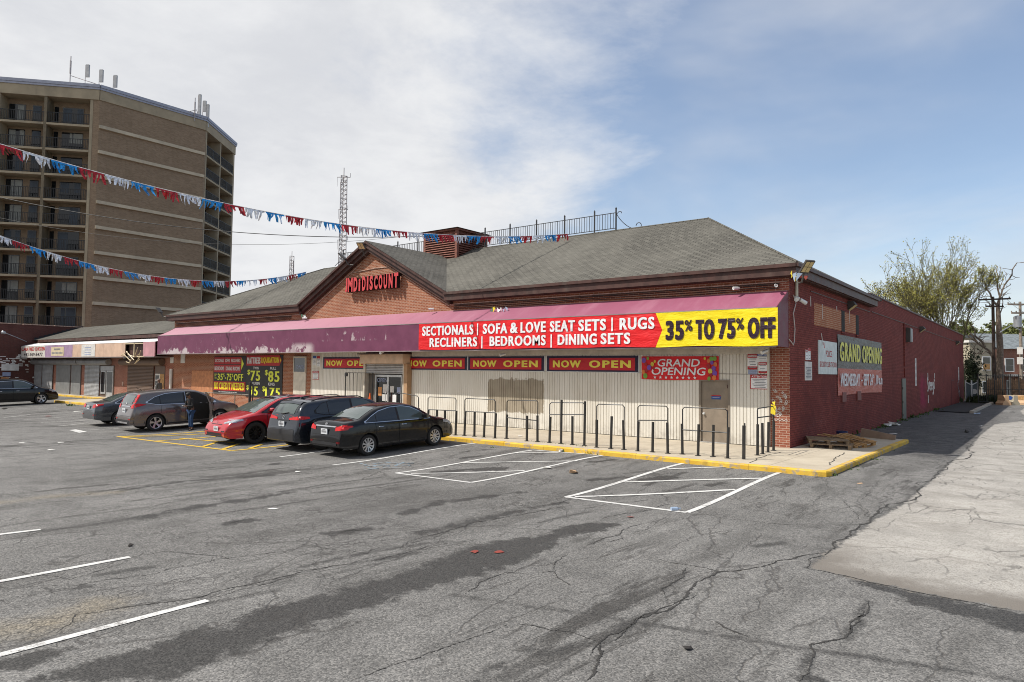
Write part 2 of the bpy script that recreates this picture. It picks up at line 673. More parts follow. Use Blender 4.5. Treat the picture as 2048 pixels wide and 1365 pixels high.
M_['glass'] = glass_mat('window_glass', (0.015, 0.017, 0.018))
M_['glass_car'] = glass_mat('car_glass', (0.010, 0.012, 0.013), 0.03)
M_['glass_clear'] = glass_mat('car_glass_pale', (0.05, 0.065, 0.06), 0.03)
M_['glass_tower'] = mat('tower_glass', (0.010, 0.012, 0.014), 0.08, spec=0.5)
M_['white'] = mat('white_vinyl', (0.72, 0.72, 0.72), 0.45, var=0.06)
M_['offwhite'] = mat('off_white', (0.60, 0.58, 0.55), 0.6, var=0.12)
M_['red'] = mat('sign_red', (0.44, 0.018, 0.020), 0.5)
M_['yellow'] = mat('sign_yellow', (0.74, 0.60, 0.02), 0.5)
M_['lime'] = mat('sign_lime', (0.62, 0.66, 0.05), 0.5)
M_['mustard'] = mat('sign_mustard', (0.55, 0.46, 0.045), 0.5)
M_['black'] = mat('sign_black', (0.014, 0.014, 0.016), 0.5)
M_['navy'] = mat('sign_navy', (0.018, 0.013, 0.04), 0.5)
M_['blue'] = mat('sign_blue', (0.025, 0.07, 0.24), 0.5)
M_['paper_blue'] = mat('paper_blue', (0.28, 0.32, 0.46), 0.7)
M_['paper_orange'] = mat('paper_orange', (0.52, 0.24, 0.09), 0.7)
M_['grey_text'] = mat('print_grey', (0.20, 0.20, 0.21), 0.6)
M_['plum_text'] = mat('print_plum', (0.022, 0.010, 0.020), 0.5)
M_['sign_face'] = mat('letter_red', (0.52, 0.050, 0.055), 0.55, dirt=0.3, scale=5)
M_['sign_side'] = mat('letter_side', (0.018, 0.010, 0.010), 0.5)


def cloth(name, c, rough=0.42):                         # a printed banner, creased along its length
    t = NT(name)
    n = t.noise(1.1, 5, 0.6, stretch=(1, 1, 2.4), dist=0.9)
    w = t.noise(3.0, 3, 0.55, stretch=(0.5, 1, 2.0), dist=0.5)
    t.bump(t.math('ADD', n, t.math('MULTIPLY', w, 0.5)), 0.6, 0.08)
    cc = t.mix(t.step(n, 0.35, 0.65, 0, 1), tuple(v * 0.93 for v in c), c)
    return t.out(cc, rough, 0, 0.35)


M_['ban_red'] = cloth('banner_red', (0.66, 0.012, 0.016))
M_['ban_yellow'] = cloth('banner_yellow', (0.80, 0.64, 0.010))
M_['ban_white'] = cloth('banner_white', (0.74, 0.74, 0.76))
M_['ban_plum'] = cloth('banner_plum', (0.026, 0.010, 0.022))
M_['ban_red2'] = cloth('banner_crimson', (0.52, 0.016, 0.026))
M_['ban_navy'] = cloth('banner_navy', (0.020, 0.013, 0.040))
M_['ban_mustard'] = cloth('banner_mustard', (0.86, 0.72, 0.10))
M_['ban_char'] = cloth('banner_charcoal', (0.060, 0.058, 0.056))
M_['ban_brick'] = cloth('banner_brick_red', (0.44, 0.07, 0.045))
M_['ban_lime'] = cloth('banner_lime', (0.64, 0.62, 0.06))
M_['poster_red'] = mat('poster_red', (0.40, 0.018, 0.022), 0.55)
M_['rail'] = mat('rail_black', (0.020, 0.020, 0.021), 0.5, dirt=0.15)
M_['post'] = mat('post_black', (0.028, 0.026, 0.024), 0.6, dirt=0.5, scale=8)
M_['rust_rail'] = mat('rail_grey', (0.16, 0.14, 0.12), 0.6, 0.3)
M_['cedar'] = mat('louvre_red_wood', (0.20, 0.075, 0.052), 0.75, var=0.35, scale=7, dirt=0.3)
M_['lamp_body'] = mat('lamp_body', (0.055, 0.050, 0.045), 0.5)
M_['lamp_lens'] = mat('lamp_lens', (0.55, 0.43, 0.20), 0.3)
M_['cam_white'] = mat('camera_white', (0.66, 0.66, 0.64), 0.4)
M_['pvc'] = mat('pipe_cream', (0.55, 0.50, 0.40), 0.5, dirt=0.2)
M_['cable_white'] = mat('cable_white', (0.50, 0.46, 0.44), 0.5)
M_['wire'] = mat('wire_black', (0.02, 0.02, 0.022), 0.6)
M_['galv'] = mat('galvanised', (0.33, 0.34, 0.36), 0.45, 0.5)
M_['antenna'] = mat('antenna_grey', (0.40, 0.40, 0.40), 0.5)
M_['cream'] = mat('concrete_cream', (0.36, 0.295, 0.20), 0.85, dirt=0.5, scale=0.8)
M_['band'] = mat('band_pale', (0.52, 0.44, 0.32), 0.85, dirt=0.3, scale=0.8)
M_['coping'] = mat('coping_lilac_grey', (0.33, 0.34, 0.40), 0.5, 0.2)
M_['curtain'] = mat('curtain', (0.30, 0.30, 0.27), 0.8)
M_['curtain_blue'] = mat('curtain_blue', (0.085, 0.10, 0.12), 0.8)
M_['lattice'] = mat('lattice_steel', (0.36, 0.33, 0.33), 0.5, 0.4)
M_['wood_old'] = mat('pallet_wood', (0.24, 0.165, 0.10), 0.85, var=0.35, scale=9, dirt=0.4)
M_['wood_new'] = mat('plank_wood', (0.38, 0.22, 0.09), 0.8, var=0.3, scale=9)
M_['plywood'] = mat('plywood', (0.42, 0.18, 0.085), 0.8, var=0.2, scale=4)
M_['card'] = mat('cardboard', (0.26, 0.19, 0.14), 0.85)
M_['cone'] = mat('cone_orange', (0.75, 0.12, 0.015), 0.5)
M_['litter'] = mat('litter_white', (0.62, 0.61, 0.58), 0.7)
M_['litter_white'] = M_['litter']
M_['litter_tan'] = mat('litter_tan', (0.50, 0.33, 0.20), 0.8)
M_['litter_blue'] = mat('litter_blue', (0.30, 0.38, 0.50), 0.6)
M_['litter_green'] = mat('litter_green', (0.06, 0.22, 0.14), 0.5)
M_['litter_red'] = mat('litter_red', (0.25, 0.045, 0.03), 0.6)
M_['litter_yellow'] = mat('litter_yellow', (0.7, 0.55, 0.03), 0.6)


# ground
def tarmac():
    t = NT('tarmac')
    p = t.pos()
    x, y, z = t.xyz(p)

    def attr(n):
        a = t.new('ShaderNodeAttribute', attribute_name=n)
        return a.outputs['Fac']
    big = t.noise(0.16, 5, 0.6)
    mid = t.noise(1.6, 6, 0.65)
    streak = t.noise(0.55, 6, 0.65, stretch=(1.6, 0.35, 1), dist=0.4)
    tar = t.noise(1.0, 9, 0.72, stretch=(1.3, 0.20, 1), dist=0.25)
    c = t.mix(t.step(big, 0.3, 0.7), (0.135, 0.132, 0.128), (0.188, 0.184, 0.178))
    c = t.mix(t.step(mid, 0.42, 0.70, 0, 0.55), c, (0.088, 0.086, 0.083))
    c = t.mix(t.step(streak, 0.50, 0.68, 0, 0.60), c, (0.072, 0.070, 0.067))
    c = t.mix(t.math('MULTIPLY', t.step(tar, 0.535, 0.60, 0, 0.85), t.step(t.noise(0.13, 3, 0.5), 0.42, 0.58, 0.15, 1.0)), c, (0.046, 0.044, 0.042))
    # a dark sealed strip, stains and pot-holes where tyres and water have worked the surface
    e1 = t.math('MULTIPLY', t.math('SUBTRACT', t.noise(2.2, 7, 0.70), 0.5), 0.9)
    e2 = t.math('MULTIPLY', t.math('SUBTRACT', t.noise(9, 5, 0.70), 0.5), 0.40)
    sd = t.math('ADD', attr('stain'), t.math('ADD', e1, e2))
    sm = t.math('ADD', attr('seam'), t.math('ADD', t.math('MULTIPLY', e2, 0.55), t.math('MULTIPLY', e1, 0.12)))
    ks = t.math('MAXIMUM', t.step(sd, 0.06, -0.10), t.step(sm, 0.05, -0.06, 0, 0.85))
    c = t.mix(t.math('MULTIPLY', ks, 0.94), c, (0.040, 0.039, 0.038))
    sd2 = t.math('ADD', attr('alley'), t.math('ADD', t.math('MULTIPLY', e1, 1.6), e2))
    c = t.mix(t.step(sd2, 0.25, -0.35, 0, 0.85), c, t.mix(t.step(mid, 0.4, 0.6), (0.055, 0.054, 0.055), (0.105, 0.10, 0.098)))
    ochre = t.math('ADD', attr('ochre'), t.math('ADD', e1, e2))
    c = t.mix(t.step(ochre, 0.2, -0.5, 0, 0.40), c, (0.235, 0.185, 0.105))
    # aggregate
    v = t.new('ShaderNodeTexVoronoi', feature='F1')
    t.l.new(p, v.inputs['Vector'])
    v.inputs['Scale'].default_value = 62
    sc = t.new('ShaderNodeSeparateColor')
    t.l.new(v.outputs['Color'], sc.inputs[0])
    g = sc.outputs[0]
    c = t.mix(t.step(g, 0.50, 1.0, 0, 0.80), c, t.mix(1.0, c, (1.75, 1.72, 1.68), 'MULTIPLY'))
    c = t.mix(t.step(g, 0.50, 0.0, 0, 0.75), c, t.mix(1.0, c, (0.42, 0.42, 0.42), 'MULTIPLY'))
    g2 = t.noise(26, 3, 0.7)
    c = t.mix(t.step(g2, 0.40, 0.75, 0, 0.30), c, (0.10, 0.095, 0.09))
    # pale old concrete of the service road
    ed = t.math('ADD', attr('conc'), t.math('ADD', t.math('MULTIPLY', e1, t.step(y, -10.0, -12.0, 0.22, 0.75)), t.math('MULTIPLY', e2, 0.8)))
    kc = t.step(ed, 0.03, -0.05)
    cn = t.noise(1.1, 7, 0.68, stretch=(0.8, 0.8, 1))
    cc = t.mix(t.step(cn, 0.35, 0.7), (0.41, 0.39, 0.358), (0.30, 0.286, 0.263))
    cc = t.mix(t.step(t.noise(0.8, 6, 0.72, stretch=(0.6, 1.8, 1), dist=0.4), 0.48, 0.66, 0, 0.60), cc, (0.215, 0.198, 0.175))
    cc = t.mix(t.step(t.noise(1.9, 4, 0.6), 0.66, 0.72, 0, 0.7), cc, (0.14, 0.128, 0.115))
    cc = t.mix(t.step(g, 0.45, 0.0, 0, 0.70), cc, (0.17, 0.155, 0.14))
    cc = t.mix(t.step(t.noise(6.5, 5, 0.7), 0.52, 0.72, 0, 0.5), cc, (0.22, 0.20, 0.175))
    rim = t.step(t.math('ADD', attr('conc'), t.math('MULTIPLY', e1, 1.6)), -0.95, -0.10, 0, 0.95)
    front = t.step(y, -10.5, -12.5)
    cc = t.mix(t.math('MULTIPLY', rim, t.math('ADD', t.math('MULTIPLY', front, 0.85), 0.15)), cc, (0.165, 0.148, 0.13))
    c = t.mix(kc, c, cc)
    # crazed cracking
    nv = t.new('ShaderNodeTexNoise')
    t.l.new(p, nv.inputs['Vector'])
    nv.inputs['Scale'].default_value = 2.5
    nv.inputs['Detail'].default_value = 4
    off = t.new('ShaderNodeMixRGB', blend_type='ADD')
    off.inputs[0].default_value = 0.35
    t.l.new(p, off.inputs[1])
    t.l.new(nv.outputs['Color'], off.inputs[2])
    v2 = t.new('ShaderNodeTexVoronoi', feature='DISTANCE_TO_EDGE')
    t.l.new(off.outputs[0], v2.inputs['Vector'])
    v2.inputs['Scale'].default_value = 4.2
    gat = t.step(t.math('ADD', attr('gator'), t.math('MULTIPLY', e1, 1.3)), 0.5, -0.3)
    crk = t.math('MULTIPLY', t.math('MULTIPLY', t.step(v2.outputs['Distance'], 0.050, 0.006), gat), t.step(t.noise(1.4, 4, 0.6), 0.42, 0.60, 0.1, 0.8))
    v3 = t.new('ShaderNodeTexVoronoi', feature='DISTANCE_TO_EDGE')
    t.l.new(off.outputs[0], v3.inputs['Vector'])
    v3.inputs['Scale'].default_value = 0.42
    crk2 = t.math('MULTIPLY', t.step(v3.outputs['Distance'], 0.0080, 0.0015), t.step(t.noise(0.5, 2), 0.50, 0.58))
    sv = t.new('ShaderNodeMapping')
    t.l.new(off.outputs[0], sv.inputs[0])
    sv.inputs['Scale'].default_value = (1.0, 0.22, 1.0)
    v4 = t.new('ShaderNodeTexVoronoi', feature='DISTANCE_TO_EDGE')
    t.l.new(sv.outputs[0], v4.inputs['Vector'])
    v4.inputs['Scale'].default_value = 1.3
    crk4 = t.math('MULTIPLY', t.step(v4.outputs['Distance'], 0.022, 0.004), t.step(t.noise(0.35, 4, 0.6), 0.46, 0.56, 0, 0.75))
    crk = t.math('MAXIMUM', t.math('MAXIMUM', crk, crk4), t.math('MULTIPLY', crk2, 0.8))
    c = t.mix(t.math('MULTIPLY', crk, 0.75), c, (0.045, 0.042, 0.04))
    h = t.math('SUBTRACT', t.math('ADD', t.math('MULTIPLY', v.outputs['Distance'], -0.6), t.math('MULTIPLY', g2, 0.5)), t.math('MULTIPLY', crk, 1.5))
    t.bump(h, 0.45, 0.012)
    return t.out(c, t.step(ks, 0, 1, 0.92, 0.80), 0, 0.25)


M_['tarmac'] = tarmac()


def paint_mat(name, c, wear=0.5):
    t = NT(name)
    n = t.noise(7, 6, 0.72)
    n2 = t.noise(60, 2, 0.6)
    n3 = t.noise(0.8, 4, 0.6)
    k = t.math('ADD', t.math('MULTIPLY', n, 0.6), t.math('ADD', t.math('MULTIPLY', n2, 0.25), t.math('MULTIPLY', n3, 0.15)))
    c2 = t.mix(t.step(k, wear, wear + 0.13), c, (0.20, 0.19, 0.18))
    return t.out(c2, 0.8, 0, 0.25)


M_['line_white'] = paint_mat('line_white', (0.58, 0.575, 0.56), 0.50)
M_['line_faded'] = paint_mat('line_faded', (0.46, 0.45, 0.43), 0.49)
M_['line_yellow'] = paint_mat('line_yellow', (0.62, 0.40, 0.045), 0.53)
M_['line_blue'] = paint_mat('line_blue', (0.16, 0.27, 0.37), 0.40)
M_['crack'] = mat('crack_dark', (0.040, 0.038, 0.036), 0.95, var=0.3)
M_['puddle'] = mat('oil_dark', (0.035, 0.030, 0.028), 0.5, var=0.3)


def curb_mat():
    t = NT('kerb_yellow')
    n = t.noise(4, 6, 0.7)
    c = t.mix(t.step(t.noise(1.2, 3), 0.3, 0.7), (0.60, 0.36, 0.035), (0.68, 0.45, 0.07))
    c = t.mix(t.step(n, 0.53, 0.60, 0, 0.85), c, (0.34, 0.29, 0.23))
    c = t.mix(t.step(t.noise(1.7, 6, 0.7), 0.5, 0.72, 0, 0.6), c, (0.22, 0.15, 0.05))
    t.bump(t.noise(14, 4), 0.4, 0.01)
    return t.out(c, 0.8, 0, 0.25)


M_['kerb'] = curb_mat()


def paving():
    t = NT('pavement_concrete')
    x, y, z = t.xyz()
    n = t.noise(0.9, 7, 0.66)
    c = t.mix(t.step(n, 0.3, 0.7), (0.40, 0.345, 0.265), (0.50, 0.44, 0.345))
    c = t.mix(t.step(t.noise(2.8, 6, 0.7), 0.56, 0.74, 0, 0.6), c, (0.24, 0.20, 0.155))
    c = t.mix(t.step(t.noise(45, 2), 0.45, 0.8, 0, 0.25), c, (0.25, 0.22, 0.18))
    fx = t.math('ABSOLUTE', t.math('SUBTRACT', t.math('FRACT', t.math('DIVIDE', x, 1.75)), 0.5))
    fy = t.math('ABSOLUTE', t.math('SUBTRACT', t.math('FRACT', t.math('DIVIDE', t.math('ADD', y, 0.4), 2.35)), 0.5))
    j = t.math('MAXIMUM', t.step(fx, 0.007, 0.003), t.step(fy, 0.006, 0.002))
    c = t.mix(t.math('MULTIPLY', j, 0.7), c, (0.15, 0.125, 0.10))
    t.bump(t.math('SUBTRACT', t.noise(30, 3), j), 0.3, 0.01)
    return t.out(c, 0.88, 0, 0.25)


M_['paving'] = paving()
M_['weed'] = mat('weed_green', (0.055, 0.10, 0.022), 0.8, var=0.5, scale=9)
M_['soil'] = mat('soil_dark', (0.030, 0.026, 0.024), 0.95)


def leaf_mat(name, a, b):
    t = NT(name)
    o = t.new('ShaderNodeNewGeometry')
    n = t.noise(0.9, 3)
    c = t.mix(o.outputs['Random Per Island'], a, b)
    c = t.mix(t.step(n, 0.35, 0.65, 0, 0.5), c, tuple(v * 0.6 for v in a))
    return t.out(c, 0.7, 0, 0.3)


M_['leaf_spring'] = leaf_mat('leaf_spring', (0.25, 0.245, 0.045), (0.38, 0.35, 0.10))
M_['leaf_dark'] = leaf_mat('leaf_dark', (0.020, 0.032, 0.012), (0.040, 0.055, 0.020))
M_['leaf_mid'] = leaf_mat('leaf_mid', (0.115, 0.135, 0.035), (0.170, 0.180, 0.060))
M_['bark'] = mat('bark', (0.105, 0.080, 0.060), 0.95, var=0.4, scale=6, bump=0.5)
M_['bark_moss'] = mat('bark_mossy', (0.100, 0.090, 0.048), 0.95, var=0.4, scale=4, bump=0.5)
M_['bark_dead'] = mat('bark_dead', (0.15, 0.115, 0.09), 0.95, var=0.4, scale=6)
M_['pole'] = mat('pole_creosote', (0.040, 0.026, 0.020), 0.9, var=0.4, scale=5)
M_['pole_grey'] = mat('pole_weathered', (0.24, 0.20, 0.165), 0.9, var=0.3, scale=5)
M_['stucco'] = mat('house_stucco', (0.38, 0.335, 0.25), 0.9, dirt=0.3, scale=1.2)
M_['slate'] = mat('house_slate', (0.16, 0.18, 0.19), 0.7, var=0.35, scale=3)
M_['plank_brown'] = mat('fence_plank', (0.16, 0.095, 0.055), 0.9, var=0.4, scale=5)
M_['tassel_red'] = mat('foil_red', (0.42, 0.020, 0.028), 0.25, 0.35, var=0.5, scale=12)
M_['tassel_blue'] = mat('foil_blue', (0.020, 0.24, 0.56), 0.25, 0.35, var=0.5, scale=12)
M_['tassel_white'] = mat('foil_silver', (0.68, 0.68, 0.70), 0.25, 0.35, var=0.4, scale=12)
M_['chicken'] = mat('light_box', (0.55, 0.52, 0.47), 0.5, dirt=0.3)
M_['box_purple'] = mat('light_box_purple', (0.33, 0.22, 0.33), 0.5, dirt=0.3)
M_['box_pink'] = mat('light_box_pink', (0.55, 0.38, 0.28), 0.5, dirt=0.3, scale=2)
M_['box_rose'] = mat('light_box_rose', (0.48, 0.24, 0.27), 0.5, dirt=0.3, scale=2)
M_['box_cream'] = mat('light_box_cream', (0.58, 0.48, 0.32), 0.5)
M_['awning_white'] = mat('awning_white', (0.74, 0.72, 0.71), 0.6, dirt=0.2)


# ------------------------------------------------------------------ the ground
def seg_dist(P, a, b):
    a, b = np.array(a), np.array(b)
    d = b - a
    t = np.clip(((P - a) @ d) / max(1e-9, d @ d), 0, 1)
    q = a + t[:, None] * d
    return np.hypot(P[:, 0] - q[:, 0], P[:, 1] - q[:, 1])


def path_sd(P, pts, w):                                 # distance to a stroke; w one width or one per point
    out = np.full(len(P), 9.0)
    for i in range(len(pts) - 1):
        ww = w if isinstance(w, (int, float)) else 0.5 * (w[i] + w[i + 1])
        out = np.minimum(out, seg_dist(P, pts[i], pts[i + 1]) - ww)
    return out


def poly_sd(P, pts):
    out = np.full(len(P), 1e9)
    ins = np.zeros(len(P), bool)
    n = len(pts)
    for i in range(n):
        a, b = pts[i], pts[(i + 1) % n]
        out = np.minimum(out, seg_dist(P, a, b))
        cond = (a[1] > P[:, 1]) != (b[1] > P[:, 1])
        with np.errstate(divide='ignore', invalid='ignore'):
            xi = (b[0] - a[0]) * (P[:, 1] - a[1]) / (b[1] - a[1] if b[1] != a[1] else 1e-9) + a[0]
        ins ^= cond & (P[:, 0] < xi)
    return np.where(ins, -out, out)


def g2(u, v):
    p = G(u, v)
    return (p.x, p.y)


def axis_samples(fine0, fine1, fs, outs):
    a = list(np.arange(fine0, fine1 + 1e-6, fs))
    lo = [o for o in outs if o < fine0 - 0.3]
    hi = [o for o in outs if o > fine1 + 0.3]
    return np.array(sorted(lo + a + hi))


xs = axis_samples(-16, 14, 0.085, [-900, -400, -200, -140, -100, -80] + list(np.arange(-70, -16, 0.7)) + list(np.arange(15, 30, 1.0)) + [35, 45, 60, 90, 150, 300, 900])
ys = axis_samples(-22.5, -3.5, 0.085, [-300, -120, -60, -40, -32, -28, -25, -24, -23] + list(np.arange(-3, 24, 0.33)) + list(np.arange(24, 60, 1.0)) + [65, 75, 90, 120, 170, 250, 400, 900])
XX, YY = np.meshgrid(xs, ys)
P2 = np.column_stack([XX.ravel(), YY.ravel()])
ZZ = np.array([gz(a, b) for a, b in P2])
near = (P2[:, 0] > -40) & (P2[:, 0] < 30) & (P2[:, 1] > -24) & (P2[:, 1] < 60)
Pn = P2[near]
stain = np.full(len(P2), 9.0)
conc = np.full(len(P2), 9.0)
alley = np.full(len(P2), 9.0)
gator = np.full(len(P2), 9.0)
ochre = np.full(len(P2), 9.0)

main_band = [g2(*p) for p in ((600, 1201), (713, 1171), (811, 1144), (872, 1122), (940, 1091), (1068, 1073), (1136, 1050), (1219, 1044), (1260, 1040),
                              (1219, 1061), (1140, 1076), (1053, 1122), (970, 1148), (864, 1174), (751, 1212), (600, 1261), (455, 1309), (315, 1364),
                              (60, 1364), (281, 1297), (343, 1268), (455, 1247), (530, 1218))]
sn = poly_sd(Pn, main_band)
strokes = [
    ([(244, 982), (352, 965), (450, 957), (538, 951)], 0.10), ([(290, 1034), (393, 1015), (517, 995), (590, 984)], [0.05, 0.20, 0.17, 0.05]),
    ([(60, 1064), (112, 1059), (178, 1052), (290, 1032)], 0.07), ([(560, 984), (660, 968), (760, 955)], 0.06),
    ([(811, 1027), (887, 1005), (977, 993), (1040, 985)], [0.05, 0.2, 0.16, 0.03]), ([(660, 1066), (705, 1062), (740, 1058)], [0.1, 0.22, 0.1]),
    ([(455, 1047), (480, 1043), (510, 1039)], [0.08, 0.16, 0.06]), ([(840, 1066), (902, 1054), (1000, 1031), (1072, 1016), (1130, 1006)], [0.05, 0.13, 0.12, 0.05, 0.04]),
    ([(600, 1135), (700, 1112), (800, 1095), (900, 1082)], 0.06), ([(1080, 1046), (1130, 1033), (1180, 1024)], 0.06),
    ([(1510, 1093), (1542, 1089), (1565, 1086)], 0.09), ([(0, 1205), (80, 1185), (160, 1175)], 0.10),
    ([(0, 1330), (60, 1318), (130, 1300)], 0.12), ([(1275, 1247), (1407, 1264), (1506, 1281), (1614, 1299), (1780, 1322), (2048, 1363)], 0.055),
    ([(902, 1190), (1000, 1203), (1075, 1216), (1204, 1231), (1275, 1247)], 0.035), ([(1150, 1291), (1120, 1300), (1080, 1312)], 0.07),
    ([(1010, 1325), (975, 1342), (950, 1364)], 0.05), ([(1045, 1300), (1070, 1297)], 0.05), ([(1588, 1355), (1640, 1364)], 0.10),
    ([(1800, 1188), (1850, 1203), (1920, 1218), (2048, 1250)], [0.03, 0.22, 0.30, 0.30]), ([(1742, 1170), (1775, 1180)], [0.16, 0.12]),
    ([(1700, 1262), (1722, 1243)], 0.07), ([(1250, 948), (1330, 938)], 0.05), ([(1290, 972), (1370, 945)], 0.09), ([(1180, 960), (1290, 952), (1340, 946)], 0.12),
    ([(1060, 944), (1130, 932)], 0.05), ([(920, 905), (980, 899)], 0.10), ([(1330, 985), (1390, 968)], 0.07),
    ([(0, 893), (30, 893)], 0.25), ([(20, 880), (90, 889)], 0.05), ([(1830, 1007), (1800, 1018)], 0.05), ([(1270, 1243), (1230, 1262), (1205, 1285)], 0.045),
    ([(870, 945), (940, 940), (1000, 938)], 0.22), ([(1290, 960), (1330, 956)], 0.3), ([(720, 905), (760, 900)], 0.2), ([(930, 917), (960, 912)], 0.12), ([(1420, 972), (1450, 966)], 0.12), ([(540, 930), (556, 928)], 0.12),
    ([(1180, 925), (1230, 920)], 0.14), ([(640, 985), (760, 970), (900, 950)], 0.07), ([(420, 1030), (560, 1010), (640, 998)], 0.05), ([(180, 985), (260, 976)], 0.08), ([(760, 1120), (830, 1106)], 0.09), ([(200, 1150), (300, 1135)], 0.09),
    ([(1640, 960), (1700, 975), (1760, 1000)], 0.03), ([(640, 1155), (720, 1135), (800, 1118)], 0.03), ([(560, 1180), (470, 1196), (400, 1212)], 0.05),
]
seam = np.full(len(P2), 9.0)
sm = np.full(len(Pn), 9.0)
strokes += [([(1614, 1137), (1660, 1103), (1742, 1045), (1815, 1003), (1835, 985), (1870, 956), (1907, 921), (1937, 899), (1959, 872), (1989, 849)], 0.05), ([(1196, 1292), (1230, 1268), (1262, 1246), (1310, 1222)], [0.04, 0.09, 0.09, 0.02]),
            ([(1602, 1364), (1622, 1300)], 0.05), ([(1690, 1277), (1718, 1237), (1738, 1204)], [0.05, 0.07, 0.02]), ([(1330, 1180), (1352, 1160), (1378, 1142)], [0.02, 0.05, 0.02]), ([(1614, 1137), (1660, 1147), (1738, 1166), (1821, 1184)], 0.03)]
for pts, w in strokes:
    thin = (max(w) if isinstance(w, list) else w) < 0.095
    d_ = path_sd(Pn, [g2(*p) for p in pts], w)
    if thin:
        sm = np.minimum(sm, d_)
    else:
        sn = np.minimum(sn, d_)
seam[near] = sm
stain[near] = sn
concp = [g2(*p) for p in ((1614, 1137), (1660, 1103), (1742, 1045), (1815, 1003), (1835, 985), (1870, 956), (1907, 921), (1937, 899), (1959, 872), (1989, 849), (2040, 843))]
concp += [(13, 17.5), (60, 17.5), (60, -12.6)] + [g2(*p) for p in ((2048, 1222), (1935, 1201), (1821, 1180), (1738, 1163), (1660, 1146))]
conc[near] = poly_sd(Pn, concp)
c2 = poly_sd(Pn, [(5.6, 22), (14, 22), (60, 24), (60, 54), (4.9, 54), (4.6, 36)])
conc[near] = np.minimum(conc[near], c2)
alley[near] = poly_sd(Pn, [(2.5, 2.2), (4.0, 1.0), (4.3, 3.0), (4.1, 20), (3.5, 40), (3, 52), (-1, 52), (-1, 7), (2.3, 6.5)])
gator[near] = np.minimum.reduce([path_sd(Pn, [g2(*p) for p in q], w) for q, w in (
    ([(480, 1050), (640, 1080), (760, 1100)], 1.6), ([(850, 1000), (1010, 1010), (1120, 1000)], 0.9), ([(300, 1180), (480, 1130), (700, 1110)], 0.8),
    ([(1180, 960), (1340, 950)], 0.5), ([(0, 1240), (130, 1260)], 0.8), ([(640, 1060), (760, 1058)], 0.7))])
ochre[near] = np.minimum(path_sd(Pn, [g2(*p) for p in ((0, 1260), (110, 1245), (210, 1210))], 0.35), path_sd(Pn, [g2(*p) for p in ((0, 1005), (120, 992), (230, 985))], 0.25))

me = bpy.data.meshes.new("parking_lot")
nx, ny = len(xs), len(ys)
idx = np.arange(nx * ny).reshape(ny, nx)
quads = np.stack([idx[:-1, :-1], idx[:-1, 1:], idx[1:, 1:], idx[1:, :-1]], -1).reshape(-1, 4)
me.vertices.add(nx * ny)
me.vertices.foreach_set("co", np.column_stack([P2, ZZ]).astype(np.float32).ravel())
me.loops.add(len(quads) * 4)
me.loops.foreach_set("vertex_index", quads.astype(np.int32).ravel())
me.polygons.add(len(quads))
me.polygons.foreach_set("loop_start", (np.arange(len(quads)) * 4).astype(np.int32))
me.update()
me.validate()
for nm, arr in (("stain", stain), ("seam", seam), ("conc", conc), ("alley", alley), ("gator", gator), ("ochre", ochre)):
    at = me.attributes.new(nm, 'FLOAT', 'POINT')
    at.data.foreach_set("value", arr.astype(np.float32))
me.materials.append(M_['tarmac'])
for p in me.polygons:
    p.use_smooth = True
lot = bpy.data.objects.new("parking_lot", me)
col.objects.link(lot)
tag(lot, kind='structure')


def strip_pts(a, b, w, lift, jitter=0.0, n=None, w2=None):
    """a painted strip or crack laid along the ground from a to b"""
    a, b = Vector(a), Vector(b)
    L = (b - a).length
    n = n or max(1, int(L / 0.25))
    d = Vector(((b - a).x, (b - a).y, 0)).normalized()
    s = Vector((-d.y, d.x, 0))
    L_, R_ = [], []
    for i in range(n + 1):
        t = i / n
        p = a.lerp(b, t)
        ww = w if w2 is None else w + (w2 - w) * t
        ww *= 1 + random.uniform(-jitter, jitter)
        for side, lst in ((1, L_), (-1, R_)):
            q = p + s * side * ww * 0.5
            lst.append((q.x, q.y, gz(q.x, q.y) + lift))
    return L_, R_


def add_strip(mb, *a, **k):
    L_, R_ = strip_pts(*a, **k)
    for i in range(len(L_) - 1):
        mb.quad(R_[i], R_[i + 1], L_[i + 1], L_[i])


def line(name, pts, w, m, lift=0.007):
    mb = MB()
    for i, (p, q) in enumerate(zip(pts[:-1], pts[1:])):
        add_strip(mb, G(*p), G(*q), w, lift + 0.0005 * i)
    return mb.build(name, M_[m], lot)


for p, q in (((665, 931), (952, 887)), ((560, 914.5), (650, 902)), ((415, 1202), (-60, 1327)), ((260, 1115), (-60, 1175)), ((81, 1060), (-60, 1077))):
    line('parking_line', [p, q], 0.105, 'line_white')
for p, q in (((8, 835.6), (60, 830)), ((47, 840.5), (130, 834.5)), ((82, 846), (175, 841)), ((117, 853), (175, 846.5)), ((160, 861.5), (300, 853)), ((0, 829), (45, 826))):
    line('parking_line', [p, q], 0.10, 'line_faded')
mb = MB()
mb.poly([G(*p, 0.0075) for p in ((138, 861), (152, 859.6), (174, 864.3), (158, 866.3))])
mb.build('stop_patch', M_['line_white'], lot)


def bay(name, outline, inner, m, w=0.105):
    mb = MB()
    n = len(outline)
    for i in range(n if outline[0] != outline[-1] else n - 1):
        add_strip(mb, G(*outline[i]), G(*outline[(i + 1) % n]), w, 0.007 + 0.0006 * i)
    for i, (p, q) in enumerate(inner):
        add_strip(mb, G(*p), G(*q), w * 0.95, 0.0105 + 0.0006 * i)
    return mb.build(name, M_[m], lot)


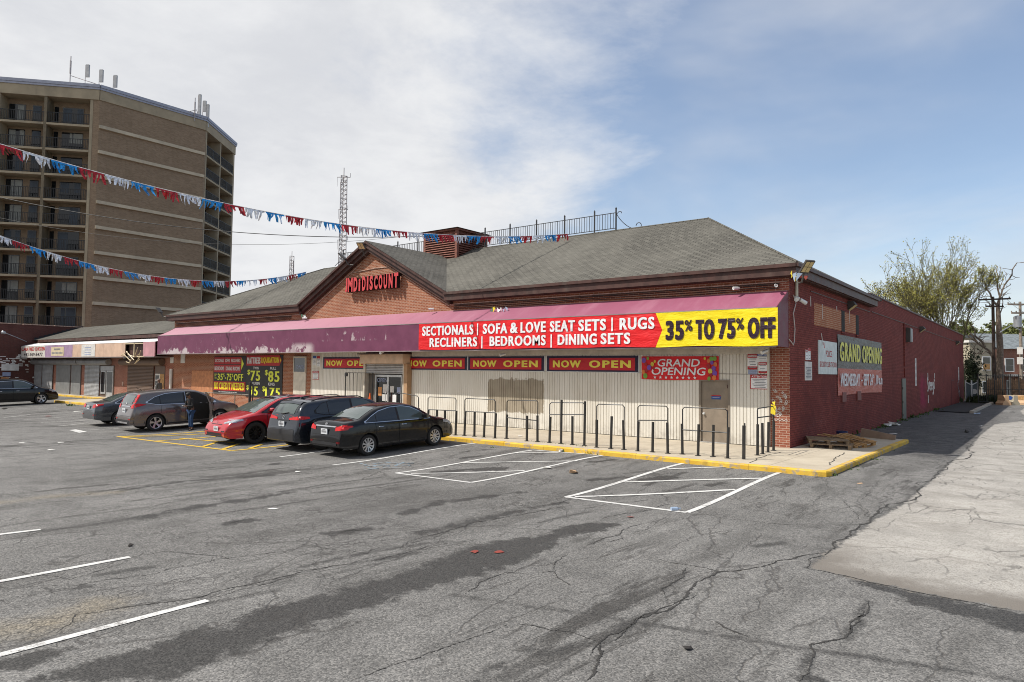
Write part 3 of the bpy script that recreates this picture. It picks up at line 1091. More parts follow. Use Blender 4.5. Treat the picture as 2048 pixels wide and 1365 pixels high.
bay('hatched_bay', [(1065, 901), (792, 947), (942, 966), (1206, 911.5)], [((822, 948), (1049, 942.5)), ((921, 926.6), (1155, 923)), ((1030, 907), (1117, 906.6))], 'line_white')
bay('hatched_bay', [(1370, 926.5), (1132, 995), (1374, 1026), (1562, 945)], [((1150, 994.5), (1470, 980.3)), ((1249, 965.3), (1523, 957.7)), ((1335.7, 939.3), (1470, 934.8))], 'line_white', 0.12)
bay('hatched_bay', [(440, 860.5), (235, 874), (463, 902), (625, 884)],
    [((244, 874.5), (430, 867.5)), ((309, 883), (440, 873)), ((359, 877.3), (470, 886.5)), ((405, 894.3), (430, 886.5)), ((446, 899), (478, 888.5)), ((498, 898), (524, 889.5))], 'line_yellow', 0.14)
mb = MB()
c0 = G(770, 930)
for k in range(16):
    a = random.uniform(0, 6.28)
    p = c0 + Vector((random.uniform(-0.55, 0.55), random.uniform(-0.75, 0.75), 0))
    q = p + Vector((math.cos(a), math.sin(a), 0)) * random.uniform(0.15, 0.5)
    add_strip(mb, p, q, 0.10, 0.006 + 0.0004 * k, jitter=0.4, n=4)
mb.build('faded_wheelchair_mark', M_['line_blue'], lot)


# ------------------------------------------------------------------ cracks followed along the ground
def crack(pts, w, depth=5, amp=0.10):
    P = [G(*p) for p in pts]
    for _ in range(depth):
        Q = [P[0]]
        for a, b in zip(P[:-1], P[1:]):
            L = (b - a).length
            d = Vector((-(b - a).y, (b - a).x, 0))
            Q.append((a + b) * 0.5 + d * random.uniform(-amp, amp))
            Q.append(b)
        P = Q
    n = len(P)
    L_, R_ = [], []
    for i, p in enumerate(P):
        t = (P[min(i + 1, n - 1)] - P[max(i - 1, 0)])
        s = Vector((-t.y, t.x, 0)).normalized()
        ww = w * random.uniform(0.15, 1.15) * (1.7 if random.random() < 0.06 else 1) * min(1, 4 * i / n + 0.15, 4 * (n - 1 - i) / n + 0.15)
        for sg, l in ((0.5, L_), (-0.5, R_)):
            q = p + s * ww * sg
            l.append((q.x, q.y, gz(q.x, q.y) + 0.0045))
    return L_, R_


mb = MB()
for pts, w in (
    ([(1180, 1312), (1200, 1285), (1270, 1239), (1374, 1194), (1440, 1144), (1552, 1123), (1627, 1109), (1662, 1102)], 0.035),
    ([(1212, 1290), (1262, 1252), (1330, 1215), (1396, 1185)], 0.020),
    ([(1386, 1132), (1341, 1169), (1322, 1178), (1330, 1192)], 0.030), ([(1310, 1118), (1386, 1132), (1440, 1144)], 0.018),
    ([(1598, 1364), (1622, 1289), (1689, 1277), (1718, 1235), (1738, 1202)], 0.035), ([(1700, 1262), (1730, 1222)], 0.03),
    ([(1200, 1285), (1150, 1267), (1060, 1251), (1030, 1247)], 0.016), ([(1200, 1287), (1203, 1310), (1190, 1340), (1170, 1364)], 0.035),
    ([(1030, 1247), (960, 1272), (870, 1303), (780, 1332), (700, 1362)], 0.014),
    ([(1370, 1027), (1460, 1039), (1560, 1049), (1690, 1051), (1742, 1045)], 0.016),
    ([(1700, 1050), (1706, 1020), (1690, 1002), (1660, 990)], 0.014), ([(1740, 1044), (1735, 1020), (1700, 1003)], 0.014),
    ([(1742, 1045), (1780, 1018), (1760, 1005), (1700, 990)], 0.014), ([(1640, 930), (1652, 960), (1690, 990)], 0.010),
    ([(1614, 1137), (1660, 1103), (1742, 1045), (1815, 1003), (1835, 985), (1870, 956), (1907, 921), (1937, 899), (1959, 872), (1989, 849)], 0.05),
    ([(1614, 1137), (1660, 1146), (1738, 1165), (1821, 1183), (1935, 1204), (2048, 1225)], 0.03),
    ([(1430, 1244), (1450, 1256), (1500, 1275)], 0.03), ([(1060, 1148), (1010, 1146), (960, 1165), (930, 1190)], 0.018),
    ([(1075, 1147), (1110, 1143), (1130, 1165), (1145, 1172)], 0.018), ([(1110, 1143), (1120, 1120), (1135, 1110)], 0.014),
    ([(0, 975), (120, 958), (250, 940), (400, 925), (560, 905)], 0.014), ([(0, 990), (180, 975), (300, 963), (420, 948)], 0.014),
    ([(0, 1010), (130, 1000), (260, 975), (500, 955), (640, 945), (800, 935)], 0.018), ([(0, 948), (100, 938), (230, 920), (370, 905)], 0.012),
    ([(100, 1040), (260, 1012), (380, 1003), (560, 985), (700, 968), (830, 950)], 0.018),
    ([(0, 1140), (140, 1160), (260, 1120)], 0.014), ([(110, 1268), (150, 1230), (250, 1215), (400, 1195), (520, 1165), (700, 1130), (850, 1095)], 0.020),
    ([(0, 1180), (150, 1172), (300, 1150), (430, 1120), (600, 1098), (760, 1082), (900, 1060)], 0.014), ([(260, 1115), (330, 1103), (430, 1112), (520, 1130)], 0.014),
    ([(420, 1092), (530, 1086), (640, 1095), (780, 1110), (860, 1098)], 0.012), ([(560, 1148), (640, 1138), (760, 1120), (880, 1090), (960, 1075)], 0.016),
    ([(800, 1095), (900, 1060), (1010, 1035), (1100, 1018), (1150, 1010)], 0.026), ([(700, 1112), (830, 1085), (900, 1062)], 0.016),
    ([(600, 1150), (560, 1160), (400, 1204)], 0.016), ([(580, 990), (700, 985), (800, 968), (930, 950), (1050, 938)], 0.016),
    ([(1000, 1008), (1060, 1013), (1130, 1010)], 0.02), ([(1180, 1090), (1240, 1070), (1330, 1038)], 0.02), ([(1210, 1085), (1250, 1075)], 0.02),
    ([(1062, 1015), (1140, 1000), (1240, 985)], 0.018), ([(1160, 1018), (1200, 1012), (1250, 1005), (1310, 997)], 0.02),
    ([(680, 1067), (690, 1062), (708, 1060), (722, 1063)], 0.10), ([(462, 1046), (474, 1043), (486, 1042)], 0.07), ([(0, 893), (22, 892), (46, 890)], 0.16),
    ([(1380, 1005), (1290, 1022), (1200, 1042)], 0.022), ([(1600, 1050), (1650, 1060), (1740, 1080)], 0.008),
):
    L_, R_ = crack(pts, w)
    for i in range(len(L_) - 1):
        mb.quad(R_[i], R_[i + 1], L_[i + 1], L_[i])
mb.build('crack', M_['crack'], lot)

# pavement with its painted kerb
def slab(name, pts, z1, m, z0=-0.4):
    mb = MB()
    mb.prism([(x, y, z0) for x, y in pts], (0, 0, z1 - z0))
    o = mb.build(name, M_[m])
    return tag(o, kind='structure')


KX, KY = 2.36, -4.98
slab('pavement', [(-46.5, KY + 0.16), (KX - 0.16, KY + 0.16), (KX - 0.16, 6.4), (-0.05, 6.4), (-0.05, 0.05), (-66, 0.05), (-66, -0.5), (-48, -0.5), (-47.4, -3.2)], 0.13, 'paving')
mb = MB()
kp = [(-66, -1.0), (-48.4, -1.0), (-47.7, -3.4), (-46.6, KY), (KX - 0.3, KY), (KX - 0.06, KY + 0.06), (KX, KY + 0.3), (KX, 6.4)]
ki = [(-66, -0.84), (-48.3, -0.84), (-47.5, -3.3), (-46.5, KY + 0.157), (KX - 0.36, KY + 0.157), (KX - 0.2, KY + 0.2), (KX - 0.157, KY + 0.36), (KX - 0.157, 6.4)]
for i in range(len(kp) - 1):
    a, b, c, d = kp[i], kp[i + 1], ki[i + 1], ki[i]
    L = math.hypot(b[0] - a[0], b[1] - a[1])
    n = max(1, int(round(L / 1.6)))
    for k in range(n):
        t0, t1 = k / n, (k + 1) / n - (0.006 / L if k < n - 1 else 0)
        lp = lambda p, q, t: (p[0] + (q[0] - p[0]) * t, p[1] + (q[1] - p[1]) * t)
        a0, a1, b0, b1 = lp(a, b, t0), lp(a, b, t1), lp(d, c, t0), lp(d, c, t1)
        h = 0.135 + random.uniform(-0.006, 0.008)
        inx, iny = (b0[0] - a0[0]) * 0.16, (b0[1] - a0[1]) * 0.16
        q = [(a0, -0.4), (a1, -0.4), (a1, h - 0.03), (a0, h - 0.03)]
        mb.poly([(p[0], p[1], z) for p, z in q])
        mb.poly([(a0[0], a0[1], h - 0.03), (a1[0], a1[1], h - 0.03), (a1[0] + inx, a1[1] + iny, h), (a0[0] + inx, a0[1] + iny, h)])
        mb.poly([(a0[0] + inx, a0[1] + iny, h), (a1[0] + inx, a1[1] + iny, h), (b1[0], b1[1], h), (b0[0], b0[1], h)])
        for e0, e1 in ((a0, b0), (a1, b1)):
            mb.poly([(e0[0], e0[1], -0.4), (e1[0], e1[1], -0.4), (e1[0], e1[1], h), (e0[0], e0[1], h - 0.03)])
tag(mb.build('kerb', M_['kerb']), kind='structure')
mb = MB()
for pts in ([(1690, 906), (1672, 915), (1662, 925), (1655, 932)], [(1560, 905), (1520, 915), (1495, 930)], [(1700, 922), (1715, 925), (1722, 930)]):
    P = [K(*p) for p in pts]
    Q = []
    for a, b in zip(P[:-1], P[1:]):
        for k in range(5):
            Q.append(a.lerp(b, k / 5) + Vector((random.uniform(-0.04, 0.04), random.uniform(-0.06, 0.06), 0)))
    for a, b in zip(Q[:-1], Q[1:]):
        d = (b - a).normalized()
        s = Vector((-d.y, d.x, 0)) * 0.014
        z = Vector((0, 0, 0.0045))
        mb.quad(a - s + z, b - s + z, b + s + z, a + s + z)
mb.build('crack', M_['crack'], bpy.data.objects['pavement'])
# bare planting strip and its edging at the far end of the side wall
sp = [(0.1, 31), (2.1, 30), (2.3, 50.5), (0.1, 50.5)]
mb = MB()
mb.poly([(x, y, gz(x, y) + 0.05) for x, y in sp])
tag(mb.build('planting_strip', M_['soil']), kind='structure')
mb = MB()
for k in range(9):
    y0 = 30.3 + k * 2.3
    mb.box(2.2, 2.42, y0, y0 + 2.26, gz(2.3, y0) - 0.1, gz(2.3, y0) + 0.15 + 0.01 * (k % 3))
tag(mb.build('strip_edging', mat('edging_concrete', (0.36, 0.32, 0.27), 0.9, dirt=0.3)), kind='structure')


# ------------------------------------------------------------------ the furniture store
store = thing('store_building', 'long brick store with a plum awning, grey hipped roof and central gable', 'store', (-20, 6, 0))
X0, X1 = -40.45, 0.0
GC = -20.35

mb = MB()
mb.prism([(X0, 0, -0.3), (X1 - 0.003, 0, -0.3), (X1 - 0.003, 0, 5.93), (GC + 5.35, 0, 5.93), (GC, 0, 8.72), (GC - 5.35, 0, 5.93), (X0, 0, 5.93)], (0, 0.3, 0))
fw = mb.build('front_wall', M_['brick'], store)
mb = MB()
mb.box(-0.62, 0.0005, -0.006, 0.2, -0.3, 5.55)
mb.build('brick_pier', M_['brick_pier'], store)
mb = MB()
mb.box(X1 - 0.3, X1 + 0.003, 0.003, 12.2, -0.3, 5.93)
mb.box(X0 - 0.003, X0 + 0.3, 0.003, 12.2, -0.3, 5.93)
mb.box(X0 + 0.5, X1 + 0.001, 12.2, 51.3, -0.3, 6.20)
mb.build('side_wall', M_['brick_side'], store)
mb = MB()
mb.box(X0 + 0.4, X1 + 0.05, 12.15, 51.36, 6.20, 6.27)
mb.box(X1 + 0.004, X1 + 0.03, 12.4, 51.2, 5.40, 5.43)
mb.box(X1 + 0.004, X1 + 0.03, 2.4, 12.0, 5.36, 5.39)
mb.build('wall_coping', M_['fascia'], store)
mb = MB()
mb.box(X1 + 0.004, X1 + 0.011, 2.85, 9.2, 4.22, 5.02)
mb.build('bare_brick_panel', M_['brick_bare'], store)
for y0, y1 in ((6.73, 7.27), (9.27, 9.75)):
    mb = MB()
    mb.box(0.006, 0.016, y0, y1, 4.20, 5.05)
    o = mb.build('slot_window', M_['dark'], store)
    mb = MB()
    mb.box(0.006, 0.05, y0 - 0.05, y1 + 0.05, 4.12, 4.20)
    mb.build('sill', M_['brick_side'], o)
for y0, y1 in ((6.62, 7.26), (9.2, 9.9)):
    mb = MB()
    mb.box(0.004, 0.06, y0, y1, 1.42, 1.80)
    mb.build('vent_cover', mat('vent_maroon', (0.17, 0.045, 0.038), 0.6), store)

# roof: a hip with a gable standing in the middle of the front slope
mb = MB()
E0, E1, E2, E3 = (X0 - 0.4, -0.4, 5.99), (0.36, -0.4, 5.99), (0.36, 12.9, 5.99), (X0 - 0.4, 12.9, 5.99)
R0, R1 = (-32.6, 6.3, 9.31), (-5.3, 6.3, 9.31)
V0, V1, VB = (GC - 5.60, -0.4, 5.99), (GC + 5.60, -0.4, 5.99), (GC, 5.42, 8.873)
mb.poly([E0, V0, VB, R0])
mb.poly([V1, E1, R1, VB])
mb.poly([VB, R1, R0])
mb.poly([E2, E3, R0, R1])
b = [(p[0], p[1], 5.92) for p in (E0, E1, E2, E3)]
W0, W1 = (V0[0], -0.4, 5.92), (V1[0], -0.4, 5.92)
for a, c, d, e in ((E0, V0, W0, b[0]), (V1, E1, b[1], W1), (E2, E3, b[3], b[2])):
    mb.quad(a, c, d, e)
mb.quad(b[0], W0, (V0[0], 0.1, 5.92), (b[0][0], 0.1, 5.92))
mb.quad(W1, b[1], (b[1][0], 0.1, 5.92), (V1[0], 0.1, 5.92))
mb.quad((b[0][0], 0.1, 5.92), (b[1][0], 0.1, 5.92), b[2], b[3])
roof = mb.build('roof', M_['shingle'], store)
mb = MB()
mb.poly([E1, E2, R1])
mb.poly([E3, E0, R0])
mb.quad(E1, E2, b[2], b[1])
mb.quad(E3, E0, b[0], b[3])
mb.build('roof_hip', M_['shingle_side'], store)
mb = MB()
for a, c in ((E1, R1), (E0, R0)):
    for k in range(40):
        p = Vector(a).lerp(Vector(c), k / 40)
        q = Vector(a).lerp(Vector(c), (k + 1.15) / 40)
        mb.tube([p + Vector((0, 0, 0.01)), q + Vector((0, 0, 0.022))], 0.035, 6)
mb.tube([Vector(R0) + Vector((0, 0, 0.0)), Vector(R1) + Vector((0, 0, 0.0))], 0.045, 6)
mb.build('hip_cap', M_['shingle'], roof)
mb = MB()
AP = (GC, -0.42, 8.90)
for s in (-1, 1):
    foot = (GC + s * 5.62, -0.42, 5.985)
    back = (GC, 5.75, 8.90)
    mb.poly([AP, foot, back])
mb.build('gable_roof', M_['shingle_side'], store)
# rakes, fascia and gutters
mb = MB()
for s in (-1, 1):
    a = Vector((GC, 0, 8.88))
    c = Vector((GC + s * 5.64, 0, 5.965))
    d = (c - a).normalized()
    n = Vector((d.z * s, 0, -d.x * s)) * (1 if s > 0 else 1)
    dn = Vector((0, 0, -1))
    for (t0, t1, y0, y1) in ((0.0, 0.10, -0.44, 0.02), (0.10, 0.30, -0.34, 0.02), (0.30, 0.46, -0.22, 0.02)):
        mb.prism([a + dn * t0 * 1.13 + Vector((0, y0, 0)), c + dn * t0 * 1.13 + Vector((0, y0, 0)), c + dn * t1 * 1.13 + Vector((0, y0, 0)), a + dn * t1 * 1.13 + Vector((0, y0, 0))], (0, y1 - y0, 0))
rake = mb.build('rake_board', M_['fascia'], store)
for xa, xb in ((X0 - 0.38, GC - 5.45), (GC + 5.45, 0.34)):
    mb = MB()
    mb.box(xa, xb, -0.402, -0.30, 5.60, 5.915)
    mb.box(xa, xb, -0.301, 0.02, 5.58, 5.64)
    mb.box(xa, xb, -0.475, -0.40, 5.86, 5.975)
    if xb > 0:
        mb.box(0.24, 0.342, -0.31, 12.0, 5.602, 5.913)
        mb.box(0.34, 0.42, -0.45, 12.1, 5.861, 5.973)
        mb.box(0.002, 0.242, -0.29, 12.0, 5.581, 5.639)
    mb.build('fascia', M_['fascia'], store)
mb = MB()
for xa, xb in ((X0, GC - 5.5), (GC + 5.5, -0.05)):
    mb.box(xa, xb, -0.035, -0.002, 5.44, 5.475)
for s in (-1, 1):
    a = Vector((GC + s * 0.75, -0.03, 7.83))
    c = Vector((GC + s * 5.45, -0.03, 5.40))
    mb.tube([a, c], 0.022, 5)
mb.tube([(GC - 1.5, -0.03, 7.42), (GC + 0.3, -0.03, 7.52), (GC + 1.4, -0.03, 7.50)], 0.018, 5)
mb.build('flashing', M_['trim_pale'], store)
for xa, xb in ((X0 + 0.3, -27), (-14.6, -0.3)):
    mb = MB()
    for z, sag in ((5.31, 0.03), (5.25, 0.05), (5.37, 0.02)):
        mb.tube([(xa + (xb - xa) * t / 16, -0.04, z - sag * math.sin(math.pi * t / 8) ** 2 + random.uniform(-0.008, 0.008)) for t in range(17)], 0.011, 4)
    mb.box(xa, xb, -0.045, -0.002, 5.40, 5.42)
    mb.build('wall_cable', M_['wire'], store)

# cupola of red louvres astride the ridge
mb = MB()
cx0, cx1, cy0, cy1, cz0, cz1 = -21.75, -19.15, 5.0, 7.6, 8.2, 10.22
for x in (cx0, cx1 - 0.16):
    for y in (cy0, cy1 - 0.16):
        mb.box(x, x + 0.16, y, y + 0.16, cz0, cz1)
mb.box(cx0 - 0.06, cx1 + 0.06, cy0 - 0.06, cy1 + 0.06, cz1, cz1 + 0.10)
mb.box(cx0 + 0.12, cx1 - 0.12, cy0 + 0.12, cy1 - 0.12, cz0, cz1 - 0.002)
ns = 15
for k in range(ns):
    z = cz0 + 0.05 + (cz1 - cz0 - 0.1) * k / ns
    h = (cz1 - cz0 - 0.1) / ns
    w = random.uniform(-0.012, 0.012)
    mb.quad((cx0 + 0.16, cy0 + 0.0 - 0.02, z + w), (cx1 - 0.16, cy0 - 0.02, z), (cx1 - 0.16, cy0 + 0.10, z + h * 0.95), (cx0 + 0.16, cy0 + 0.10, z + h * 0.95 + w))
    mb.quad((cx1 + 0.02, cy0 + 0.16, z), (cx1 + 0.02, cy1 - 0.16, z + w), (cx1 - 0.10, cy1 - 0.16, z + h * 0.95 + w), (cx1 - 0.10, cy0 + 0.16, z + h * 0.95))
cup = mb.build('cupola', M_['cedar'], store)
mb = MB()
o = (cx0 - 0.18, cx1 + 0.18, cy0 - 0.18, cy1 + 0.18)
t = ((cx0 + cx1) / 2, (cy0 + cy1) / 2, cz1 + 0.52)
q = [(o[0], o[2], cz1 + 0.11), (o[1], o[2], cz1 + 0.11), (o[1], o[3], cz1 + 0.11), (o[0], o[3], cz1 + 0.11)]
for i in range(4):
    mb.poly([q[i], q[(i + 1) % 4], t])
mb.poly(q[::-1])
mb.build('cap', M_['shingle'], cup)

# awning
AY = -1.25
mb = MB()
n = 46
ax0, ax1 = X0 + 0.35, -0.03


def aw(t, s):                                          # s 0 at the wall, 1 at the front edge
    return (ax0 + (ax1 - ax0) * t, AY * s, 5.17 - 0.65 * s - 0.05 * math.sin(math.pi * s) * (0.5 + 0.5 * math.sin(t * 97)))


for i in range(n):
    for j in range(4):
        mb.quad(aw(i / n, j / 4), aw(i / n, (j + 1) / 4), aw((i + 1) / n, (j + 1) / 4), aw((i + 1) / n, j / 4))
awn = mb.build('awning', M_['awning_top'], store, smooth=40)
mb = MB()
mb.box(ax0, ax1, AY - 0.012, AY + 0.012, 3.33, 4.52)
mb.build('valance', M_['valance'], awn)
mb = MB()
for x in (ax0, ax1):
    mb.prism([(x - 0.012, AY + 0.013, 3.33), (x - 0.012, -0.01, 3.33), (x - 0.012, -0.01, 5.165), (x - 0.012, AY + 0.013, 4.515)], (0.024, 0, 0))
mb.build('end_panel', M_['awning_end'], awn)
mb = MB()
mb.box(ax0, ax1, AY - 0.022, AY + 0.02, 3.295, 3.33)
mb.box(ax0, ax1, AY - 0.025, AY + 0.0, 4.515, 4.545)
mb.build('edge_rail', mat('awning_rail', (0.30, 0.25, 0.25), 0.5, 0.3, dirt=0.3), awn)
mb = MB()
for k in range(21):
    x = ax0 + 0.1 + (ax1 - ax0 - 0.2) * k / 20
    mb.tube([(x, -0.02, 5.08), (x, AY + 0.04, 4.45), (x, AY + 0.04, 3.36), (x, -0.02, 3.36)], 0.018, 5)
mb.build('awning_frame', M_['galv'], awn)

# ribbed siding, in runs between the openings
SY = -0.12


def ribbed(mb, xa, xb, z0, z1, per=0.118):
    n = max(1, int(round((xb - xa) / per)))
    w = (xb - xa) / n
    prof = []
    for k in range(n):
        x = xa + k * w
        prof += [(x, SY), (x + w - 0.024, SY), (x + w - 0.018, SY + 0.024), (x + w - 0.006, SY + 0.024)]
    prof.append((xb, SY))
    for (a, ya), (c, yc) in zip(prof[:-1], prof[1:]):
        mb.quad((a, ya, z0), (c, yc, z0), (c, yc, z1), (a, ya, z1))
    mb.quad((xa, SY, z0), (xa, 0, z0), (xa, 0, z1), (xa, SY, z1))
    mb.quad((xb, SY, z0), (xb, 0, z0), (xb, 0, z1), (xb, SY, z1))


mb = MB()
DX0, DX1, DZ = -2.97, -1.90, 2.27
for xa, xb, za, zb in ((-24.85, -20.42, 0.12, 2.46), (-24.85, -20.42, 2.475, 3.32), (-17.15, DX0, 0.15, 2.455), (-17.15, DX0, 2.475, 3.12), (DX0, DX1, DZ, 2.455),
                       (DX0, DX1, 2.475, 3.12), (DX1, -0.63, 0.15, 2.455), (DX1, -0.63, 2.475, 3.12)):
    ribbed(mb, xa, xb, za, zb)
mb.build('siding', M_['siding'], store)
mb = MB()
mb.box(-17.15, -0.61, SY - 0.03, -0.002, 3.125, 3.34)
mb.box(-24.87, -20.42, SY - 0.02, -0.002, 3.322, 3.42)
mb.box(-0.66, -0.605, SY - 0.025, -0.01, 0.13, 3.12)
mb.box(-24.90, -24.852, SY - 0.02, -0.003, 0.13, 3.32)
mb.box(-17.15, DX0 - 0.05, SY - 0.012, SY + 0.03, 2.456, 2.474)
mb.build('siding_trim', M_['siding_trim'], store)
mb = MB()
mb.box(-17.15, DX0 - 0.01, SY + 0.012, -0.01, 0.12, 0.149)
mb.box(DX1 + 0.01, -0.66, SY + 0.012, -0.01, 0.12, 0.149)
mb.build('base_gap', M_['dark'], store)

# plain steel door
mb = MB()
mb.box(DX0, DX0 + 0.06, SY - 0.02, -0.01, 0.13, DZ)
mb.box(DX1 - 0.06, DX1, SY - 0.02, -0.01, 0.13, DZ)
mb.box(DX0 + 0.06, DX1 - 0.06, SY - 0.02, -0.01, DZ - 0.06, DZ)
mb.build('door_frame', mat('frame_taupe', (0.20, 0.165, 0.13), 0.5), store)
mb = MB()
mb.box(DX0 + 0.06, DX1 - 0.06, -0.085, -0.02, 0.16, DZ - 0.06)
door = mb.build('door', M_['steel_door'], store)
mb = MB()
mb.lathe((DX0 + 0.15, -0.085, 1.10), (0, -1, 0), [(0, 0.045), (0.01, 0.045), (0.012, 0.02), (0.04, 0.02), (0.045, 0.035), (0.065, 0.035), (0.075, 0.0)], 12)
mb.build('handle', M_['alu'], door, smooth=40)
mb = MB()
mb.box(DX0 + 0.06, DX1 - 0.06, -0.2, -0.02, 0.135, 0.158)
mb.build('threshold', M_['alu'], store)
for z in (0.45, 1.15, 1.98):
    mb = MB()
    mb.box(DX1 - 0.085, DX1 - 0.058, -0.15, -0.085, z, z + 0.12)
    mb.build('hinge', M_['fascia'], door)

# entrance with its boxed canopy, roller shutter and glazed doors
mb = MB()
mb.box(-20.32, -17.25, -0.62, -0.005, 2.76, 3.20)
can = mb.build('entrance_canopy', M_['peach'], store)
mb = MB()
mb.box(-20.42, -17.18, -0.70, -0.005, 3.202, 3.26)
mb.build('canopy_cap', M_['fascia'], can)
mb = MB()
mb.box(-17.52, -17.40, -0.36, -0.004, 0.13, 2.755)
mb.build('entrance_jamb', M_['siding_trim'], store)
mb = MB()
mb.box(-17.40, -17.17, -0.40, -0.005, 0.13, 2.757)
mb.build('entrance_post', M_['tan_post'], store)
mb = MB()
mb.box(-20.42, -20.30, -0.30, -0.004, 0.13, 2.755)
mb.build('entrance_jamb', M_['siding_trim'], store)
mb = MB()
for k in range(6):
    z = 2.27 + k * 0.08
    mb.prism([(-20.3, -0.20, z), (-20.3, -0.235, z + 0.02), (-20.3, -0.235, z + 0.055), (-20.3, -0.20, z + 0.078)], (2.78, 0, 0))
mb.build('roller_shutter', M_['shutter'], store)
mb = MB()
mb.box(-20.3, -17.52, -0.03, -0.006, 0.13, 2.27)
mb.build('entrance_recess', mat('recess_grey', (0.13, 0.115, 0.10), 0.7), store)
mb = MB()
for x in (-19.72, -18.82, -17.86):
    mb.box(x - 0.05, x + 0.05, -0.10, -0.032, 0.15, 2.22)
mb.box(-19.67, -18.87, -0.10, -0.032, 2.12, 2.22)
mb.box(-18.77, -17.91, -0.10, -0.032, 2.12, 2.22)
mb.box(-19.67, -18.87, -0.10, -0.032, 0.15, 0.38)
mb.box(-18.77, -17.91, -0.10, -0.032, 0.15, 0.38)
ed = mb.build('entrance_door', M_['alu'], store)
for xa, xb in ((-19.665, -18.875), (-18.765, -17.915)):
    mb = MB()
    mb.box(xa, xb, -0.062, -0.045, 0.385, 2.115)
    mb.build('pane', M_['glass'], ed)
mb = MB()
mb.tube([(-18.92, -0.10, 0.9), (-18.92, -0.16, 0.95), (-18.92, -0.16, 1.35), (-18.92, -0.10, 1.4)], 0.022, 6)
mb.build('handle', M_['alu'], ed)

# narrow window with a white panel under it
mb = MB()
mb.box(-26.62, -25.5, -0.05, -0.003, 1.0, 3.14)
mb.build('window_panel', M_['siding_trim'], store)
mb = MB()
mb.box(-26.56, -25.56, -0.065, -0.052, 2.30, 3.06)
nw = mb.build('window', M_['glass'], store)
mb = MB()
for a in ((-26.62, -26.56, 2.24, 3.14), (-25.56, -25.5, 2.24, 3.14), (-26.56, -25.56, 3.06, 3.14), (-26.56, -25.56, 2.24, 2.30)):
    mb.box(a[0], a[1], -0.085, -0.051, a[2], a[3])
mb.build('frame', M_['siding_trim'], nw)
mb = MB()
text_into(mb, 'OPEN', (-26.35, -0.07, 2.47), (1, 0, 0), (0, 0, 1), 0.72, 0.20, 0.0)
mb.build('lettering', M_['paper_blue'], nw)
mb = MB()
text_into(mb, 'OPEN', (-19.64, -0.066, 1.86), (1, 0, 0), (0, 0, 1), 0.74, 0.20, 0.0)
mb.build('lettering', M_['paper_blue'], ed)
mb = MB()
mb.box(-37.86, -35.2, -0.03, -0.002, 0.30, 2.27)
mb.build('plywood_panel', M_['plywood'], store)

# side wall door
mb = MB()
mb.box(0.004, 0.05, 19.95, 21.08, 0.10, 2.34)
sd_ = mb.build('side_door', M_['green_door'], store)
for z in (0.3, 1.0, 1.75):
    mb = MB()
    mb.box(0.05, 0.075, 19.96, 20.04, z, z + 0.12)
    mb.build('hinge', M_['fascia'], sd_)
mb = MB()
mb.box(0.004, 0.014, 42.0, 42.18, 0.25, 2.25)
mb.box(0.004, 0.014, 42.18, 44.0, 2.15, 2.25)
mb.build('bricked_doorway', mat('maroon_dark', (0.085, 0.018, 0.02), 0.8), store)

# conduits and the paint marks on the masonry
mb = MB()
mb.tube([(0.03, 20.8, 5.42), (0.03, 20.75, 3.0)], 0.03, 6)
mb.tube([(0.03, 20.8, 2.9), (0.03, 20.8, 2.42)], 0.03, 6)
mb.build('conduit', M_['brick_side'], store)
mb = MB()
mb.tube([(0.03, 0.35, 5.05), (0.05, 0.55, 4.8), (0.04, 0.30, 4.45), (0.05, 0.42, 3.95), (0.04, 0.38, 3.55), (0.05, 0.25, 3.42), (0.04, 0.05, 3.52), (0.0, -0.06, 3.6)], 0.016, 5)
mb.build('loose_cable', M_['cable_white'], store)
mb = MB()
mb.tube([(0.05, 0.62, 5.55), (0.05, 0.62, 5.02)], 0.055, 8)
mb.build('pipe_stub', M_['pvc'], store)


def scribble(name, strokes, m, r=0.022, par=None):
    mb = MB()
    for s in strokes:
        mb.tube([Vector(p) for p in s], r, 4)
    return mb.build(name, M_[m], par or store)


def sg(y, z):
    return (0.006, y, z)


gl = []
yy, zz = 29.2, 1.78
sx = 3.6 / 6.0


def glyph(pts, i):
    return [sg(yy + (i + px) * sx, zz + pz) for px, pz in pts]


gl.append(glyph([(0.8, 0.45), (0.5, 0.62), (0.15, 0.5), (0.2, 0.25), (0.6, 0.1), (0.7, -0.1), (0.4, -0.3), (0.05, -0.2)], 0))
gl.append(glyph([(0.1, 0.3), (0.15, -0.1), (0.2, 0.2), (0.55, 0.35), (0.75, 0.15), (0.75, -0.15)], 1))
gl.append(glyph([(0.1, 0.05), (0.7, 0.1), (0.6, 0.3), (0.25, 0.3), (0.1, 0.0), (0.3, -0.22), (0.8, -0.12)], 2))
gl.append(glyph([(0.1, 0.05), (0.7, 0.1), (0.6, 0.3), (0.25, 0.3), (0.1, 0.0), (0.3, -0.22), (0.8, -0.12)], 3))
gl.append(glyph([(0.7, 0.25), (0.3, 0.32), (0.1, 0.1), (0.3, -0.1), (0.65, 0.0), (0.75, 0.3), (0.7, -0.35), (0.3, -0.55), (0.05, -0.4)], 4))
gl.append(glyph([(0.75, 0.4), (0.4, 0.5), (0.2, 0.3), (0.6, 0.05), (0.5, -0.15), (0.1, -0.12)], 5))
gl.append([sg(29.5, 2.7), sg(29.55, 2.35)])
gl.append([sg(32.6, 2.7), sg(32.6, 2.35)])
gl.append([sg(29.6, 1.25), sg(29.6, 0.75)])
scribble('graffiti', gl, 'offwhite', 0.030)
